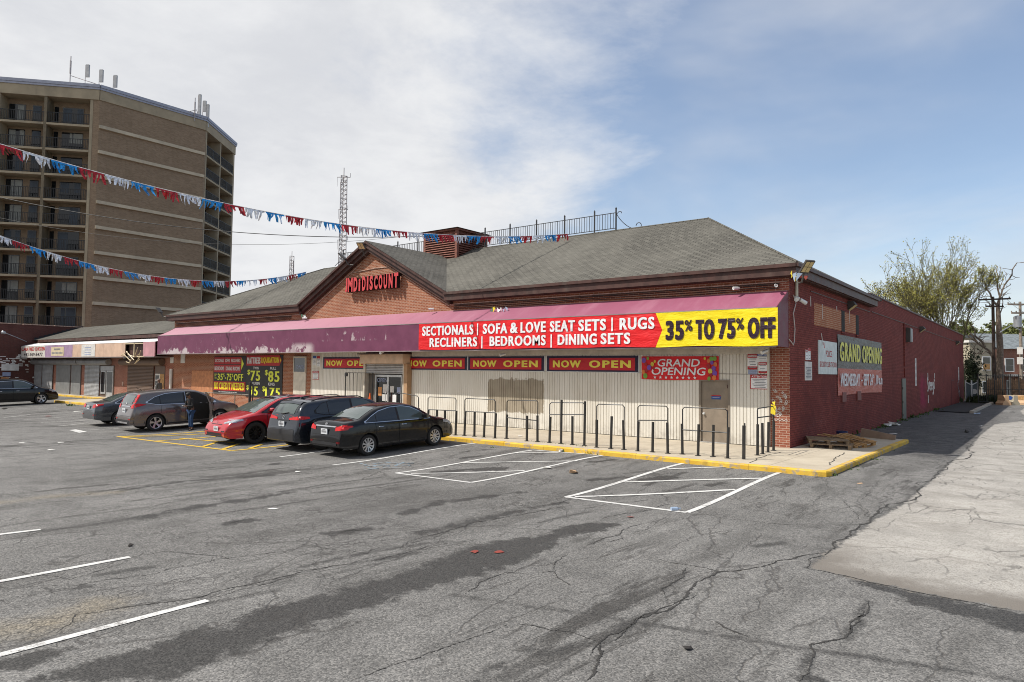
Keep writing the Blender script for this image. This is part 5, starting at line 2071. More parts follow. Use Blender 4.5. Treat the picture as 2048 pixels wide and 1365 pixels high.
# NOW OPEN banners
for i, (xa, lab) in enumerate(((-23.87, 'crimson NOW OPEN banner left of the entrance, its end hidden by the canopy'), (-17.75, 'crimson NOW OPEN banner next to the entrance post, its first letter cut off'),
                               (-13.60, 'crimson NOW OPEN banner above the brown painted-over patch'), (-9.38, 'crimson NOW OPEN banner beside the balloon banner'))):
    o = thing('now_open_banner', lab, 'banner', (xa + 2.04, SY, 2.49), 0, 'crimson now open banners on the siding')
    mb = MB()
    mb.box(xa, xa + 4.08, SY - 0.022, SY - 0.004, 2.49, 3.09)
    mb.build('backing', M_['ban_navy'], o)
    mb = MB()
    mb.box(xa + 0.13, xa + 3.95, SY - 0.030, SY - 0.023, 2.55, 3.01)
    mb.build('field', M_['ban_red2'], o)
    for s, p, q in (('NOW', 0.30, 1.62), ('OPEN', 1.98, 3.78)):
        mb = MB()
        text_into(mb, s, (xa + p, SY - 0.034, 2.64), XU, ZU, q - p, 0.28, 0.025, fat=0.05)
        mb.build('lettering', M_['ban_mustard'], o)
    mb = MB()
    mb.box(xa - 0.03, xa, SY - 0.02, SY - 0.003, 2.475, 3.10)
    mb.box(xa + 4.08, xa + 4.11, SY - 0.02, SY - 0.003, 2.475, 3.10)
    mb.box(xa - 0.03, xa + 4.11, SY - 0.02, SY - 0.003, 2.462, 2.488)
    mb.build('frame', M_['alu'], o)

# small banner with balloons
xa, xb, za, zb = -5.16, -2.27, 2.24, 3.06
gb = thing('grand_opening_banner', 'small red grand opening banner with balloons above the steel door', 'banner', ((xa + xb) / 2, SY, za))
sheet(lambda t: xa, lambda t: xb, za, zb, SY - 0.015, 24, 6, 0.02).build('field', M_['ban_red'], gb, smooth=60)
yl = SY - 0.055
for s, a, c, z0, z1 in (('GRAND', -4.52, -2.93, 2.70, 2.97), ('OPENING', -4.75, -2.72, 2.40, 2.67)):
    mb = MB()
    text_into(mb, s, (a, yl, z0), XU, ZU, c - a, z1 - z0, 0.015, 0.12)
    mb.build('lettering', M_['ban_white'], gb)
mb = MB()
for k in range(8):
    cx, cz = -4.62 + k * 0.215, 2.315
    pts = [(cx + (0.065 if i % 2 == 0 else 0.027) * math.sin(i * math.pi / 5), yl, cz + (0.065 if i % 2 == 0 else 0.027) * math.cos(i * math.pi / 5)) for i in range(10)]
    mb = MB()
    mb.poly(pts)
    mb.build('star', M_['ban_white'], gb)
bal = [mat('balloon_green', (0.16, 0.34, 0.04), 0.3), mat('balloon_violet', (0.17, 0.06, 0.36), 0.3), mat('balloon_orange', (0.60, 0.16, 0.03), 0.3), mat('balloon_yellow', (0.62, 0.50, 0.05), 0.3), mat('balloon_red', (0.34, 0.01, 0.01), 0.3)]
bp = [(-5.0, 2.36, .10, 0), (-5.08, 2.5, .08, 2), (-4.95, 2.55, .07, 4), (-5.06, 2.92, .10, 1), (-4.9, 2.99, .06, 0), (-4.98, 2.78, .07, 4), (-4.85, 2.66, .1, 1), (-2.52, 2.96, .09, 0), (-2.4, 2.98, .08, 0), (-2.62, 2.9, .07, 2), (-2.5, 2.84, .07, 1),
      (-2.38, 2.78, .08, 2), (-2.62, 2.72, .08, 4), (-2.44, 2.64, .09, 1), (-2.56, 2.55, .09, 3), (-2.40, 2.48, .1, 1), (-2.55, 2.40, .08, 4), (-2.42, 2.33, .09, 2), (-2.6, 2.30, .07, 0), (-4.66, 2.62, .05, 4), (-4.72, 2.78, .08, 3), (-4.62, 2.88, .05, 3), (-2.75, 2.98, .05, 3)]
for k, (x, z, r, c) in enumerate(bp):
    mb = MB()
    mb.poly([(x + r * 0.85 * math.cos(a * 0.5236), yl - 0.002 - 0.0006 * k, z + r * math.sin(a * 0.5236)) for a in range(12)])
    mb.build('balloon_print', bal[c], gb)

# police panel and the large banner on the side wall
YU = (0, 1, 0)
ps = thing('police_panel', 'white police security sub-station panel on the maroon side wall', 'sign', (0, 4.7, 2.5))
mb = MB()
mb.box(0.005, 0.03, 3.30, 5.93, 2.50, 3.72)
mb.build('panel', mat('panel_mint', (0.58, 0.63, 0.61), 0.55, dirt=0.3), ps)
for s, a, c, z0, z1 in (('POLICE', 4.28, 5.13, 3.14, 3.38), ('SECURITY SUB-STATION', 3.45, 5.85, 2.76, 2.96)):
    mb = MB()
    text_into(mb, s, (0.034, a, z0), YU, ZU, c - a, z1 - z0, 0.012)
    mb.build('lettering', M_['poster_red'], ps)
mb = MB()
mb.tube([(0.035, 4.0, 3.66), (0.035, 4.06, 3.45)], 0.012, 4)
mb.tube([(0.035, 3.86, 3.67), (0.035, 3.9, 3.56)], 0.010, 4)
mb.build('paint_drip', M_['poster_red'], ps)
gs = thing('side_wall_banner', 'charcoal and red grand opening banner dated Wednesday Sept 24th on the maroon wall', 'banner', (0, 10.2, 1.7))


def side_sheet(y0, y1, z0, z1, m, name, amp=0.03):
    mb = MB()
    n, k = 30, 8

    def P(i, j):
        y = y0 + (y1 - y0) * i / n
        z = z0 + (z1 - z0) * j / k
        return (0.02 + amp * abs(math.sin(y * 1.3 + z) * 0.6 + math.sin(y * 3.1 - z * 2.3) * 0.4), y, z + (0.02 * math.sin(y * 0.75) if j == 0 and z0 < 2 else 0))
    for i in range(n):
        for j in range(k):
            mb.quad(P(i, j), P(i + 1, j), P(i + 1, j + 1), P(i, j + 1))
    mb.build(name, M_[m], gs, smooth=60)


side_sheet(6.02, 14.42, 2.74, 4.06, 'ban_char', 'upper_field')
side_sheet(6.02, 14.42, 1.70, 2.74, 'ban_brick', 'lower_field')
for s, a, c, z0, z1, m, b in (('GRAND', 6.2, 9.75, 3.02, 3.78, 'ban_lime', 0.05), ('OPENING', 10.1, 14.33, 3.02, 3.78, 'ban_lime', 0.05), ('WEDNESDAY', 6.25, 9.6, 2.03, 2.55, 'ban_white', 0.03), ('-', 9.85, 10.1, 2.23, 2.29, 'ban_white', 0.03),
                              ('SEPT 24', 10.3, 12.15, 2.03, 2.55, 'ban_white', 0.03), ('th', 12.2, 12.5, 2.36, 2.55, 'ban_white', 0.01), (', 10 a.m', 12.6, 14.35, 1.98, 2.52, 'ban_white', 0.03)):
    mb = MB()
    text_into(mb, s, (0.075, a, z0), YU, ZU, c - a, z1 - z0, 0.015, fat=b * 0.9)
    mb.build('lettering', M_[m], gs)

# black price board on the left of the facade
pb = thing('sale_board', 'black board listing sectionals, sofas and no credit needed on the brick wall', 'sign', (-33.2, 0, 0.85), 0, 'black sale boards on the brick')
mb = MB()
mb.box(-35.08, -31.42, -0.04, -0.004, 0.86, 3.17)
mb.build('board', M_['black'], pb)
mb = MB()
for a, c, z0, z1 in ((-35.04, -33.86, 2.70, 3.12), (-33.84, -33.16, 2.70, 3.12), (-33.14, -31.95, 2.70, 3.12), (-35.04, -33.78, 2.19, 2.66), (-33.76, -31.98, 2.19, 2.66), (-35.05, -31.44, 1.07, 1.63)):
    mb.box(a, c, -0.048, -0.041, z0, z1)
mb.build('red_field', M_['poster_red'], pb)


def wt(par, s, a, c, z0, z1, m, b=0.03, y=-0.055):
    mb = MB()
    text_into(mb, s, (a, y, z0), XU, ZU, c - a, z1 - z0, 0.012, fat=b * (0.9 if z1 - z0 > 0.3 else 0.45))
    mb.build('lettering', M_[m], par)


for s, a, c, z0, z1, m, b in (('SECTIONALS', -34.95, -33.92, 2.82, 3.02, 'white', .03), ('SOFAS', -33.78, -33.22, 2.82, 3.02, 'white', .03), ('RECLINERS', -33.08, -32.05, 2.82, 3.02, 'white', .03), ('BEDROOMS', -34.98, -33.85, 2.31, 2.55, 'white', .03),
                              ('DINING ROOMS', -33.66, -32.08, 2.31, 2.55, 'white', .03), ('UP', -34.97, -34.72, 1.95, 2.1, 'lime', .0), ('TO', -34.97, -34.72, 1.76, 1.9, 'lime', .0), ('35', -34.60, -33.98, 1.70, 2.11, 'lime', .045),
                              ('%', -33.95, -33.78, 1.92, 2.12, 'lime', .0), ('-75', -33.74, -32.98, 1.70, 2.11, 'lime', .045), ('%', -32.95, -32.78, 1.92, 2.12, 'lime', .0), ('OFF', -32.72, -31.68, 1.70, 2.11, 'lime', .045),
                              ('NO', -34.98, -34.48, 1.13, 1.57, 'yellow', .05), ('CREDIT', -34.40, -33.05, 1.13, 1.57, 'yellow', .05), ('NEEDED', -32.95, -31.52, 1.13, 1.57, 'yellow', .05),
                              ('TAKE YOUR FURNITURE HOME AND PAY FOR IT', -34.45, -32.3, 0.95, 1.01, 'white', .0)):
    wt(pb, s, a, c, z0, z1, m, b)
mb = MB()
mb.poly([(-31.93, -0.05, 2.35), (-31.66, -0.05, 2.72), (-31.93, -0.05, 3.08)])
mb.build('arrow', M_['lime'], pb)
p2 = thing('price_board', 'black mattress liquidation board with four yellow prices on the brick wall', 'sign', (-29.5, 0, 0.8), 0, 'black sale boards on the brick')
mb = MB()
mb.box(-31.41, -27.70, -0.038, -0.004, 0.78, 3.23)
mb.build('board', M_['black'], p2)
mb = MB()
mb.prism([(-31.38, -0.041, 2.62), (-28.0, -0.041, 2.62), (-27.78, -0.041, 2.92), (-28.0, -0.041, 3.22), (-31.38, -0.041, 3.22)], (0, -0.006, 0))
mb.build('red_field', M_['poster_red'], p2)
for s, a, c, z0, z1, m, b in (('MATTRESS', -31.30, -29.90, 2.73, 3.11, 'white', .04), ('LIQUIDATION', -29.82, -28.02, 2.73, 3.11, 'yellow', .04), ('TWIN', -30.65, -30.07, 2.40, 2.55, 'white', .02), ('FULL', -28.9, -28.3, 2.40, 2.55, 'white', .02),
                              ('$', -31.25, -30.95, 2.05, 2.38, 'lime', .04), ('75', -30.92, -29.88, 1.73, 2.32, 'lime', .06), ('$', -29.42, -29.12, 2.05, 2.38, 'lime', .04), ('85', -29.08, -27.95, 1.70, 2.31, 'lime', .06),
                              ('QUEEN', -30.72, -29.92, 1.48, 1.65, 'white', .02), ('KING', -29.05, -28.42, 1.48, 1.65, 'white', .02), ('$', -31.32, -31.05, 1.16, 1.46, 'lime', .04), ('95', -31.0, -30.1, 0.86, 1.40, 'lime', .06),
                              ('$', -29.65, -29.35, 1.10, 1.44, 'lime', .04), ('175', -29.35, -27.86, 0.83, 1.36, 'lime', .06)):
    wt(p2, s, a, c, z0, z1, m, b, -0.054 if z0 > 2.6 else -0.045)
mb = MB()
mb.poly([(-27.93, -0.055, 2.80), (-27.82, -0.055, 2.93), (-27.93, -0.055, 3.06)])
mb.build('arrow', M_['yellow'], p2)


# small printed notices
def notice(label, x, z, w, h, head, head_m, lines, y=SY - 0.004, face='white', border=None, side=False, group='small notices by the shop door', foot=None):
    loc = (x + w / 2, y, z) if not side else (0.005, x + w / 2, z)
    o = thing('notice_sign', label, 'sign', loc, 0, group)
    U = Vector(XU if not side else YU)
    O = Vector((x, y, z)) if not side else Vector((0.004, x, z))
    N = Vector((0, -1, 0)) if not side else Vector((1, 0, 0))
    mb = MB()
    mb.obox(O, U, N, ZU, 0, w, 0, 0.012, 0, h)
    mb.build('plate', M_[border or face], o)
    if border:
        mb = MB()
        mb.obox(O, U, N, ZU, w * 0.04, w * 0.96, 0.0125, 0.014, h * 0.05, h * 0.76)
        mb.build('panel', M_[face], o)
    if head_m and not border:
        mb = MB()
        mb.obox(O, U, N, ZU, 0.0, w, 0.0125, 0.014, h * 0.76, h)
        mb.build('header', M_[head_m], o)
        if foot:
            mb = MB()
            mb.obox(O, U, N, ZU, 0.0, w, 0.0125, 0.014, 0, h * 0.2)
            mb.build('footer', M_[head_m], o)
    if head:
        mb = MB()
        text_into(mb, head, O + N * 0.016 + U * w * 0.07 + Vector((0, 0, h * 0.80)), U, ZU, w * 0.86, h * 0.14, 0.02)
        mb.build('lettering', M_['white' if head_m or border else 'grey_text'], o)
    mb = MB()
    for k in range(lines):
        zz = h * (0.66 - 0.55 * k / max(1, lines - 1) if lines > 1 else 0.4)
        a = 0.12 + 0.06 * ((k * 7) % 3)
        mb.obox(O, U, N, ZU, w * a, w * (0.9 - 0.05 * ((k * 5) % 3)), 0.0145, 0.016, zz, zz + h * 0.045)
    if lines:
        mb.build('printed_line', M_['grey_text' if face != 'blue' else 'white'], o)
    return o


notice('tall red and white WARNING notice, upper left of the cluster by the door', -1.30, 2.62, 0.32, 0.50, 'WARNING', 'poster_red', 4, foot=True)
notice('blue headed NOTICE with camera print at the top of the siding edge', -0.98, 2.86, 0.36, 0.27, 'NOTICE', 'blue', 3)
notice('red and white WARNING notice beneath the blue headed one', -0.94, 2.50, 0.27, 0.36, 'WARNING', 'poster_red', 3, foot=True)
notice('small plain blue NOTICE under the tall warning notice', -1.28, 2.46, 0.30, 0.15, None, None, 2, face='paper_blue')
notice('large red bordered ATTENTION notice below the other signs by the pier', -1.21, 1.98, 0.585, 0.47, 'ATTENTION', None, 6, border='poster_red')
notice('red and blue sticker at head height on the steel door', -2.55, 1.60, 0.32, 0.14, None, 'poster_red', 1, y=-0.086, face='blue', group=None)
notice('row of red topped camera notices, upper left on the ribbed siding by the window', -24.78, 2.66, 0.30, 0.50, None, 'blue', 5, group='notices on the left siding')
notice('tall narrow notice beside the blue headed one on the left siding', -24.42, 2.60, 0.28, 0.55, None, 'poster_red', 5, group='notices on the left siding')
notice('square notice low on the left siding corner with a red border', -24.78, 1.90, 0.55, 0.46, 'ATTENTION', None, 5, border='poster_red', group='notices on the left siding')
notice('red headed narrow notice higher up on the maroon wall near the corner', 1.74, 2.97, 0.30, 0.36, 'WARNING', 'poster_red', 3, side=True, group='notices on the side wall')
notice('second red headed notice set a little higher against the first on the maroon wall', 2.06, 2.98, 0.28, 0.40, None, 'poster_red', 3, side=True, group='notices on the side wall')
notice('tall white notice full of print on the maroon wall near the corner', 1.66, 2.28, 0.85, 0.64, None, None, 8, side=True, face='offwhite', group='notices on the side wall')
for y, z, w, h, n, lab in ((24.5, 1.9, 0.45, 1.65, 4, 'tall white number strip on the maroon wall past the green door'), (47.0, 2.2, 0.5, 1.1, 3, 'white number strip near the far end of the maroon wall')):
    o = thing('number_strip', lab, 'sign', (0.005, y + w / 2, z), 0, 'number strips on the maroon wall')
    mb = MB()
    mb.box(0.005, 0.02, y, y + w, z, z + h)
    mb.build('plate', M_['offwhite'], o)
    mb = MB()
    for k in range(n):
        mb.box(0.021, 0.024, y + 0.12, y + w - 0.12, z + h * (0.08 + k / n), z + h * (0.08 + k / n) + h * 0.5 / n)
    mb.build('printed_line', M_['grey_text'], o)
# papers taped to the entrance glass
for x, z, w, h, m, lab in ((-19.55, 1.20, 0.26, 0.42, 'paper_orange', 'orange paper taped to the left entrance door'), (-19.2, 1.34, 0.30, 0.42, 'offwhite', 'white paper taped high on the left entrance door'),
                           (-19.24, 0.95, 0.34, 0.32, 'litter', 'greenish white paper taped low on the left entrance door'), (-18.68, 1.38, 0.26, 0.30, 'offwhite', 'white paper taped high on the right entrance door'),
                           (-18.2, 1.34, 0.24, 0.30, 'paper_blue', 'blue paper taped at the edge of the right entrance door'), (-18.5, 0.85, 0.26, 0.42, 'white', 'lilac white paper taped low on the right entrance door')):
    mb = MB()
    mb.box(x, x + w, -0.072, -0.064, z, z + h)
    tag(mb.build('paper_notice', M_[m], None, loc=(x + w / 2, -0.068, z)), lab, 'paper', 'papers on the entrance doors')


# ------------------------------------------------------------------ lamps, cameras, boxes
def floodlight(label, p, yaw, tilt, group='area floodlights', arm=0.45):
    o = thing('floodlight', label, 'floodlight', p, 0, group)
    p = Vector(p)
    d = Vector((math.sin(yaw), -math.cos(yaw), 0))
    head = p + d * arm + Vector((0, 0, 0.28))
    mb = MB()
    mb.tube([p, p + d * arm * 0.6 + Vector((0, 0, 0.02)), head], 0.03, 6)
    mb.build('arm', M_['lamp_body'], o)
    s = Vector((-d.y, d.x, 0)) * -1
    f = (d * math.cos(tilt) - Vector((0, 0, 1)) * math.sin(tilt)).normalized()
    u = s.cross(f) * -1
    u = f.cross(s)
    L = d * math.cos(tilt) + Vector((0, 0, math.sin(tilt)))
    nrm = s.cross(L)
    if nrm.z > 0:
        nrm = -nrm
    mb = MB()
    mb.obox(head, s, L, nrm, -0.17, 0.17, 0, 0.46, -0.06, 0.0)
    mb.build('housing', M_['lamp_body'], o)
    for a, c in ((-0.14, -0.01), (0.01, 0.14)):
        for b0, b1 in ((0.05, 0.23), (0.25, 0.42)):
            mb = MB()
            mb.obox(head, s, L, nrm, a, c, b0, b1, 0.001, 0.008)
            mb.build('lens', M_['lamp_lens'], o)
    return o


floodlight('floodlight on the roof corner above the yellow banner', (0.42, -0.44, 5.32), R(58), R(48), arm=0.22)
floodlight('floodlight facing the camera at the gable peak', (GC + 0.22, -0.5, 8.05), R(25), R(35))
floodlight('floodlight seen edge on at the left of the gable peak', (GC - 0.95, -0.35, 7.75), R(-65), R(40))
floodlight('floodlight at the far left eave of the store', (X0 - 0.2, -0.5, 5.85), R(-70), R(45))


def wallpack(label, y, z):
    o = thing('wall_lamp', label, 'wall lamp', (0, y, z), 0, 'wall lamps on the maroon side wall')
    mb = MB()
    mb.prism([(0.004, y - 0.22, z - 0.16), (0.004, y - 0.22, z + 0.20), (0.20, y - 0.22, z + 0.20), (0.30, y - 0.22, z + 0.06)], (0, 0.44, 0))
    mb.build('housing', M_['lamp_body'], o)
    mb = MB()
    mb.quad((0.30, y - 0.2, z + 0.045), (0.30, y + 0.2, z + 0.045), (0.03, y + 0.2, z - 0.165), (0.03, y - 0.2, z - 0.165))
    mb.build('lens', M_['lamp_lens'], o)


wallpack('wall lamp nearest the roof corner on the maroon side wall', 8.0, 5.30)
wallpack('wall lamp past the meter box on the maroon side wall', 26.6, 5.36)
wallpack('wall lamp near the far end of the maroon side wall', 45.7, 5.30)
o = thing('meter_box', 'dark box with pale glass face high on the maroon wall above the green door', 'meter box', (0, 21.9, 4.5))
mb = MB()
mb.box(0.004, 0.22, 21.5, 22.2, 4.4, 5.2)
mb.build('box', M_['lamp_body'], o)
mb = MB()
mb.box(0.221, 0.24, 21.8, 22.18, 4.42, 5.15)
mb.build('face', M_['galv'], o)


def camera(label, p, d, name='security_camera', grp='white security cameras'):
    o = thing(name, label, 'security camera', p, 0, grp)
    p, d = Vector(p), Vector(d).normalized()
    mb = MB()
    mb.lathe(p, d, [(0, 0.0), (0.0, 0.045), (0.24, 0.055), (0.24, 0.045), (0.22, 0.0)], 12)
    mb.build('body', M_['cam_white'], o, smooth=40)
    mb = MB()
    b = p + d * 0.08
    mb.tube([b, b + Vector((0, 0.12, 0.02))], 0.02, 6)
    mb.build('bracket', M_['cam_white'], o)
    mb = MB()
    mb.lathe(p + d * 0.222, d, [(0, 0.0), (0.0, 0.04), (0.004, 0.04), (0.004, 0.0)], 10)
    mb.build('lens', M_['black'], o)


camera('white camera on the brick just above the awning end', (-0.35, -0.25, 5.33), (0.4, -1, -0.2))
camera('smaller white camera left of the one above the awning end', (-1.55, -0.2, 5.32), (-0.6, -1, -0.1))
camera('white camera hanging under the awning corner by the pier', (-0.45, -0.75, 3.22), (-0.5, -0.8, -0.35))
camera('white camera beneath the banner over the second crimson sign', (-11.2, -0.55, 3.18), (-0.5, -0.9, -0.3))
camera('white camera under the awning above the entrance canopy', (-18.2, -1.0, 3.30), (0.3, -1, -0.3))
camera('white camera at the foot of the gable on its right', (-15.7, -0.2, 5.28), (-0.8, -0.7, -0.1))
camera('white camera at the foot of the gable on its left', (-25.3, -0.2, 5.22), (-0.8, -0.7, -0.1))
o = thing('corner_camera', 'white twin headed camera below the pipe on the maroon corner', 'security camera', (0.1, 0.6, 4.95))
mb = MB()
mb.lathe((0.12, 0.35, 4.93), (0.3, -1, -0.3), [(0, 0), (0, 0.06), (0.2, 0.07), (0.2, 0)], 12)
mb.lathe((0.12, 0.75, 4.93), (0.6, 0.9, -0.5), [(0, 0), (0, 0.06), (0.26, 0.07), (0.26, 0)], 12)
mb.tube([(0.0, 0.6, 5.0), (0.14, 0.6, 4.95)], 0.05, 8)
mb.build('body', M_['cam_white'], o)
# rags of old bunting caught on the eaves
for label, p, cols in (('scrap of green and yellow bunting caught on the awning top', (-11.9, -0.35, 5.05), ('litter_green', 'litter_yellow', 'white', 'litter_blue')),
                       ('scrap of bright bunting caught below the corner floodlight', (0.35, -0.45, 5.55), ('litter_yellow', 'litter_blue', 'litter_red')),
                       ('scrap of greenish bunting at the left foot of the gable', (-25.5, -0.3, 5.35), ('litter_green', 'white'))):
    o = thing('bunting_scrap', label, 'bunting', p, 0, 'scraps of old bunting')
    for k, c in enumerate(cols):
        mb = MB()
        for q in range(3):
            a = Vector(p) + Vector((random.uniform(-0.12, 0.12) + (k - 1.2) * (0.22 if p[0] < -5 and p[0] > -20 else 0.08), random.uniform(-0.05, 0.05), random.uniform(-0.05, 0.12)))
            mb.poly([a, a + Vector((random.uniform(0.05, 0.2), random.uniform(-0.05, 0.05), random.uniform(-0.1, 0.1))), a + Vector((random.uniform(-0.05, 0.12), 0, -random.uniform(0.1, 0.28)))])
        mb.build('rag', M_[c], o)


# ------------------------------------------------------------------ cart barriers along the pavement
def barrier(label, posts, hoop=None, rail=None, extra=None):
    P = [K(u, vb) for u, vt, vb in posts]
    c = sum((p for p in P), Vector()) / len(P)
    o = thing('cart_barrier', label, 'barrier', (c.x, c.y, 0.13), 0, 'black pipe barriers along the kerb')

    def height(u, v, p):                              # height of the photographed point above the base it stands on
        d = ray(u, v)
        t = math.hypot(p.x - CAM.x, p.y - CAM.y) / math.hypot(d.x, d.y)
        return CAM.z + d.z * t
    tops = []
    for (u, vt, vb), p in zip(posts, P):
        h = height(u, vt, p)
        tops.append(h)
        mb = MB()
        lean = Vector((random.uniform(-0.03, 0.03), random.uniform(-0.02, 0.02), 0))
        mb.tube([(p.x, p.y, 0.05), (p.x + lean.x, p.y + lean.y, h)], 0.041, 8)
        mb.lathe((p.x, p.y, 0.131), (0, 0, 1), [(0, 0.09), (0.012, 0.085), (0.013, 0.04)], 10)
        mb.build('post', M_['post'], o)
    if hoop:
        (ua, va), (ub, vb2) = hoop
        a, b = P[0], P[-1]
        za, zb = height(ua, va, a), height(ub, vb2, b)
        mb = MB()
        a2, b2 = Vector((a.x, a.y, za)), Vector((b.x, b.y, zb))
        e = (b2 - a2).normalized()
        mb.tube([(a.x, a.y, tops[0] - 0.15), a2 - Vector((0, 0, 0.06)), a2 + e * 0.06, b2 - e * 0.06, b2 - Vector((0, 0, 0.06)), (b.x, b.y, tops[-1] - 0.15)], 0.017, 6)
        mb.build('hoop', M_['rail'], o)
    if rail:
        (ua, va), (ub, vb2) = rail
        a, b = P[0], P[-1]
        mb = MB()
        mb.tube([(a.x, a.y, height(ua, va, a)), (b.x, b.y, height(ub, vb2, b))], 0.019, 6)
        mb.build('rail', M_['rail'], o)
    return o, P


barrier('pipe barrier beside the entrance post, mostly behind the black sedan', [(793, 817, 862), (836, 817, 866)], ((793, 785), (835, 793)), ((793, 815), (836, 817)))
barrier('four post barrier just past the nose of the black sedan', [(855, 820, 868), (872, 821, 869), (890, 822, 870), (911, 822, 871)], ((856, 794), (911, 796.5)), ((855, 819.5), (911, 822)))
barrier('four post barrier left of the brown painted-over patch', [(928.6, 822, 872), (948.7, 824, 873.5), (967.7, 825, 875), (989.7, 827, 877)], ((932, 797), (988.5, 800)), ((928.6, 823), (989.7, 826)))
barrier('three post barrier in front of the brown painted-over patch', [(1013, 829.5, 878), (1053.6, 832, 882.7), (1075, 831.5, 884)], ((1017.8, 800.7), (1076.8, 802)), ((1012, 835.5), (1075, 841.7)))
barrier('four post barrier with one taller post sticking up through its hoop', [(1098.8, 834, 886), (1122, 800, 888), (1144.7, 833, 890), (1168.6, 803, 891.7)], ((1102.5, 805.6), (1168.6, 806)), ((1101, 829.5), (1168.6, 829.5)))
barrier('three post barrier without a middle rail under the last NOW OPEN banner', [(1193, 840, 895.4), (1221.6, 833, 898), (1248, 841, 900)], ((1191, 808.7), (1249, 810.4)))
barrier('three post barrier just left of the steel door', [(1275.6, 843, 902.7), (1305, 844.6, 904.7), (1335.6, 845.6, 907.5)], ((1274.7, 811), (1335, 813)), ((1275.6, 841), (1335, 841.3)))
barrier('wide four post barrier standing across the steel door', [(1365, 848, 909), (1396, 849, 912), (1426, 850, 914), (1455, 855, 917)], ((1364, 814.7), (1457, 819)), ((1364, 860), (1456, 866)))
_, PP = barrier('four post barrier running back to the brick pier', [(1515, 849, 911), (1525.5, 846.5, 908.5), (1536, 844.6, 905), (1547, 843, 901.7)], ((1519, 817.6), (1551, 813)), ((1519, 836), (1551, 832)))
p = PP[-1]
mb = MB()
mb.poly([(p.x - 0.05, p.y - 0.06, 1.55), (p.x + 0.10, p.y - 0.07, 1.50), (p.x + 0.07, p.y - 0.05, 1.22), (p.x - 0.06, p.y - 0.08, 1.27)])
mb.poly([(p.x - 0.02, p.y - 0.07, 1.62), (p.x + 0.08, p.y - 0.06, 1.64), (p.x + 0.06, p.y - 0.08, 1.5)])
tag(mb.build('rag', M_['litter_yellow'], None, loc=(p.x, p.y, 1.2)), 'yellow rag tied to the barrier by the brick pier', 'rag')
p = K(1487.4, 919)
mb = MB()
mb.tube([(p.x, p.y, 0.1), (p.x + 0.01, p.y, 1.05)], 0.05, 8)
mb.tube([(p.x + 0.03, p.y, 1.0), (p.x + 0.03, p.y, 1.12)], 0.02, 6)
tag(mb.build('bollard_post', M_['post'], None, loc=(p.x, p.y, 0.13)), 'lone black post between the steel door barrier and the pier barrier', 'post')
# open security gate leaf left of the entrance
g = thing('security_gate', 'black barred gate leaf standing open left of the entrance doors', 'gate', (-20.9, -0.75, 0.13))
mb = MB()
ga, gb_ = Vector((-20.9, -1.0, 0)), Vector((-19.75, -0.25, 0))
mb.tube([ga + Vector((0, 0, 0.2)), ga + Vector((0, 0, 2.3)), gb_ + Vector((0, 0, 2.3)), gb_ + Vector((0, 0, 0.2)), ga + Vector((0, 0, 0.2))], 0.028, 6)
mb.tube([ga + Vector((0, 0, 0.98)), gb_ + Vector((0, 0, 0.98))], 0.024, 6)
mb.build('frame', M_['rail'], g)
mb = MB()
for k in range(1, 7):
    q = ga.lerp(gb_, k / 7)
    mb.tube([q + Vector((0, 0, 0.2)), q + Vector((0, 0, 2.3))], 0.012, 5)
mb.build('bar', M_['rail'], g)
mb = MB()
mb.box(-20.93, -20.78, -1.04, -0.96, 2.12, 2.28)
mb.build('lock_box', M_['black'], g)
mb = MB()
mb.tube([(-17.8, -0.11, 0.14), (-17.8, -0.11, 2.25)], 0.035, 6)
mb.box(-17.84, -17.78, -0.6, -0.12, 0.2, 0.24)
tag(mb.build('gate_post', M_['rail'], None, loc=(-17.8, -0.11, 0.13)), 'black gate post at the right edge of the entrance doors', 'post')
# posts and a low pipe rail in front of the black boards
for u, vt, vb, r, lab in ((498, 775, 838, 0.055, 'thick black post in front of the sale boards'), (503.5, 772, 838, 0.02, 'thin black rod beside the thick post by the sale boards')):
    p = K(u, vb + 8)
    mb = MB()
    mb.tube([(p.x, p.y, 0.1), (p.x, p.y, 1.85)], r, 8)
    tag(mb.build('steel_post', M_['post'], None, loc=(p.x, p.y, 0.13)), lab, 'post')
rr = thing('pipe_rail', 'grey pipe handrail in front of the brick wall below the sale boards', 'handrail', (-31.5, -1.2, 0.13))
mb = MB()
xa, xb = F(395, 790, -1.5).x, F(505, 793, -1.5).x
mb.tube([(xa, -1.5, 0.98), (xb, -1.5, 0.98)], 0.03, 6)
mb.build('rail', M_['rust_rail'], rr)
for u in (395, 418, 470, 505):
    x = F(u, 790, -1.5).x
    mb = MB()
    mb.tube([(x, -1.5, 0.13), (x, -1.5, 0.98)], 0.03, 6)
    mb.build('post', M_['rust_rail'], rr)
# cone by the entrance and a parked scooter shape behind the sedan roof
def cone(p, label):
    o = thing('traffic_cone', label, 'cone', p)
    x, y, z = p
    mb = MB()
    mb.box(x - 0.17, x + 0.17, y - 0.17, y + 0.17, z, z + 0.03)
    mb.build('foot', M_['black'], o)
    mb = MB()
    mb.lathe((x, y, z + 0.03), (0, 0, 1), [(0, 0.14), (0.35, 0.075), (0.68, 0.025), (0.70, 0.0)], 14)
    mb.build('body', M_['cone'], o, smooth=40)


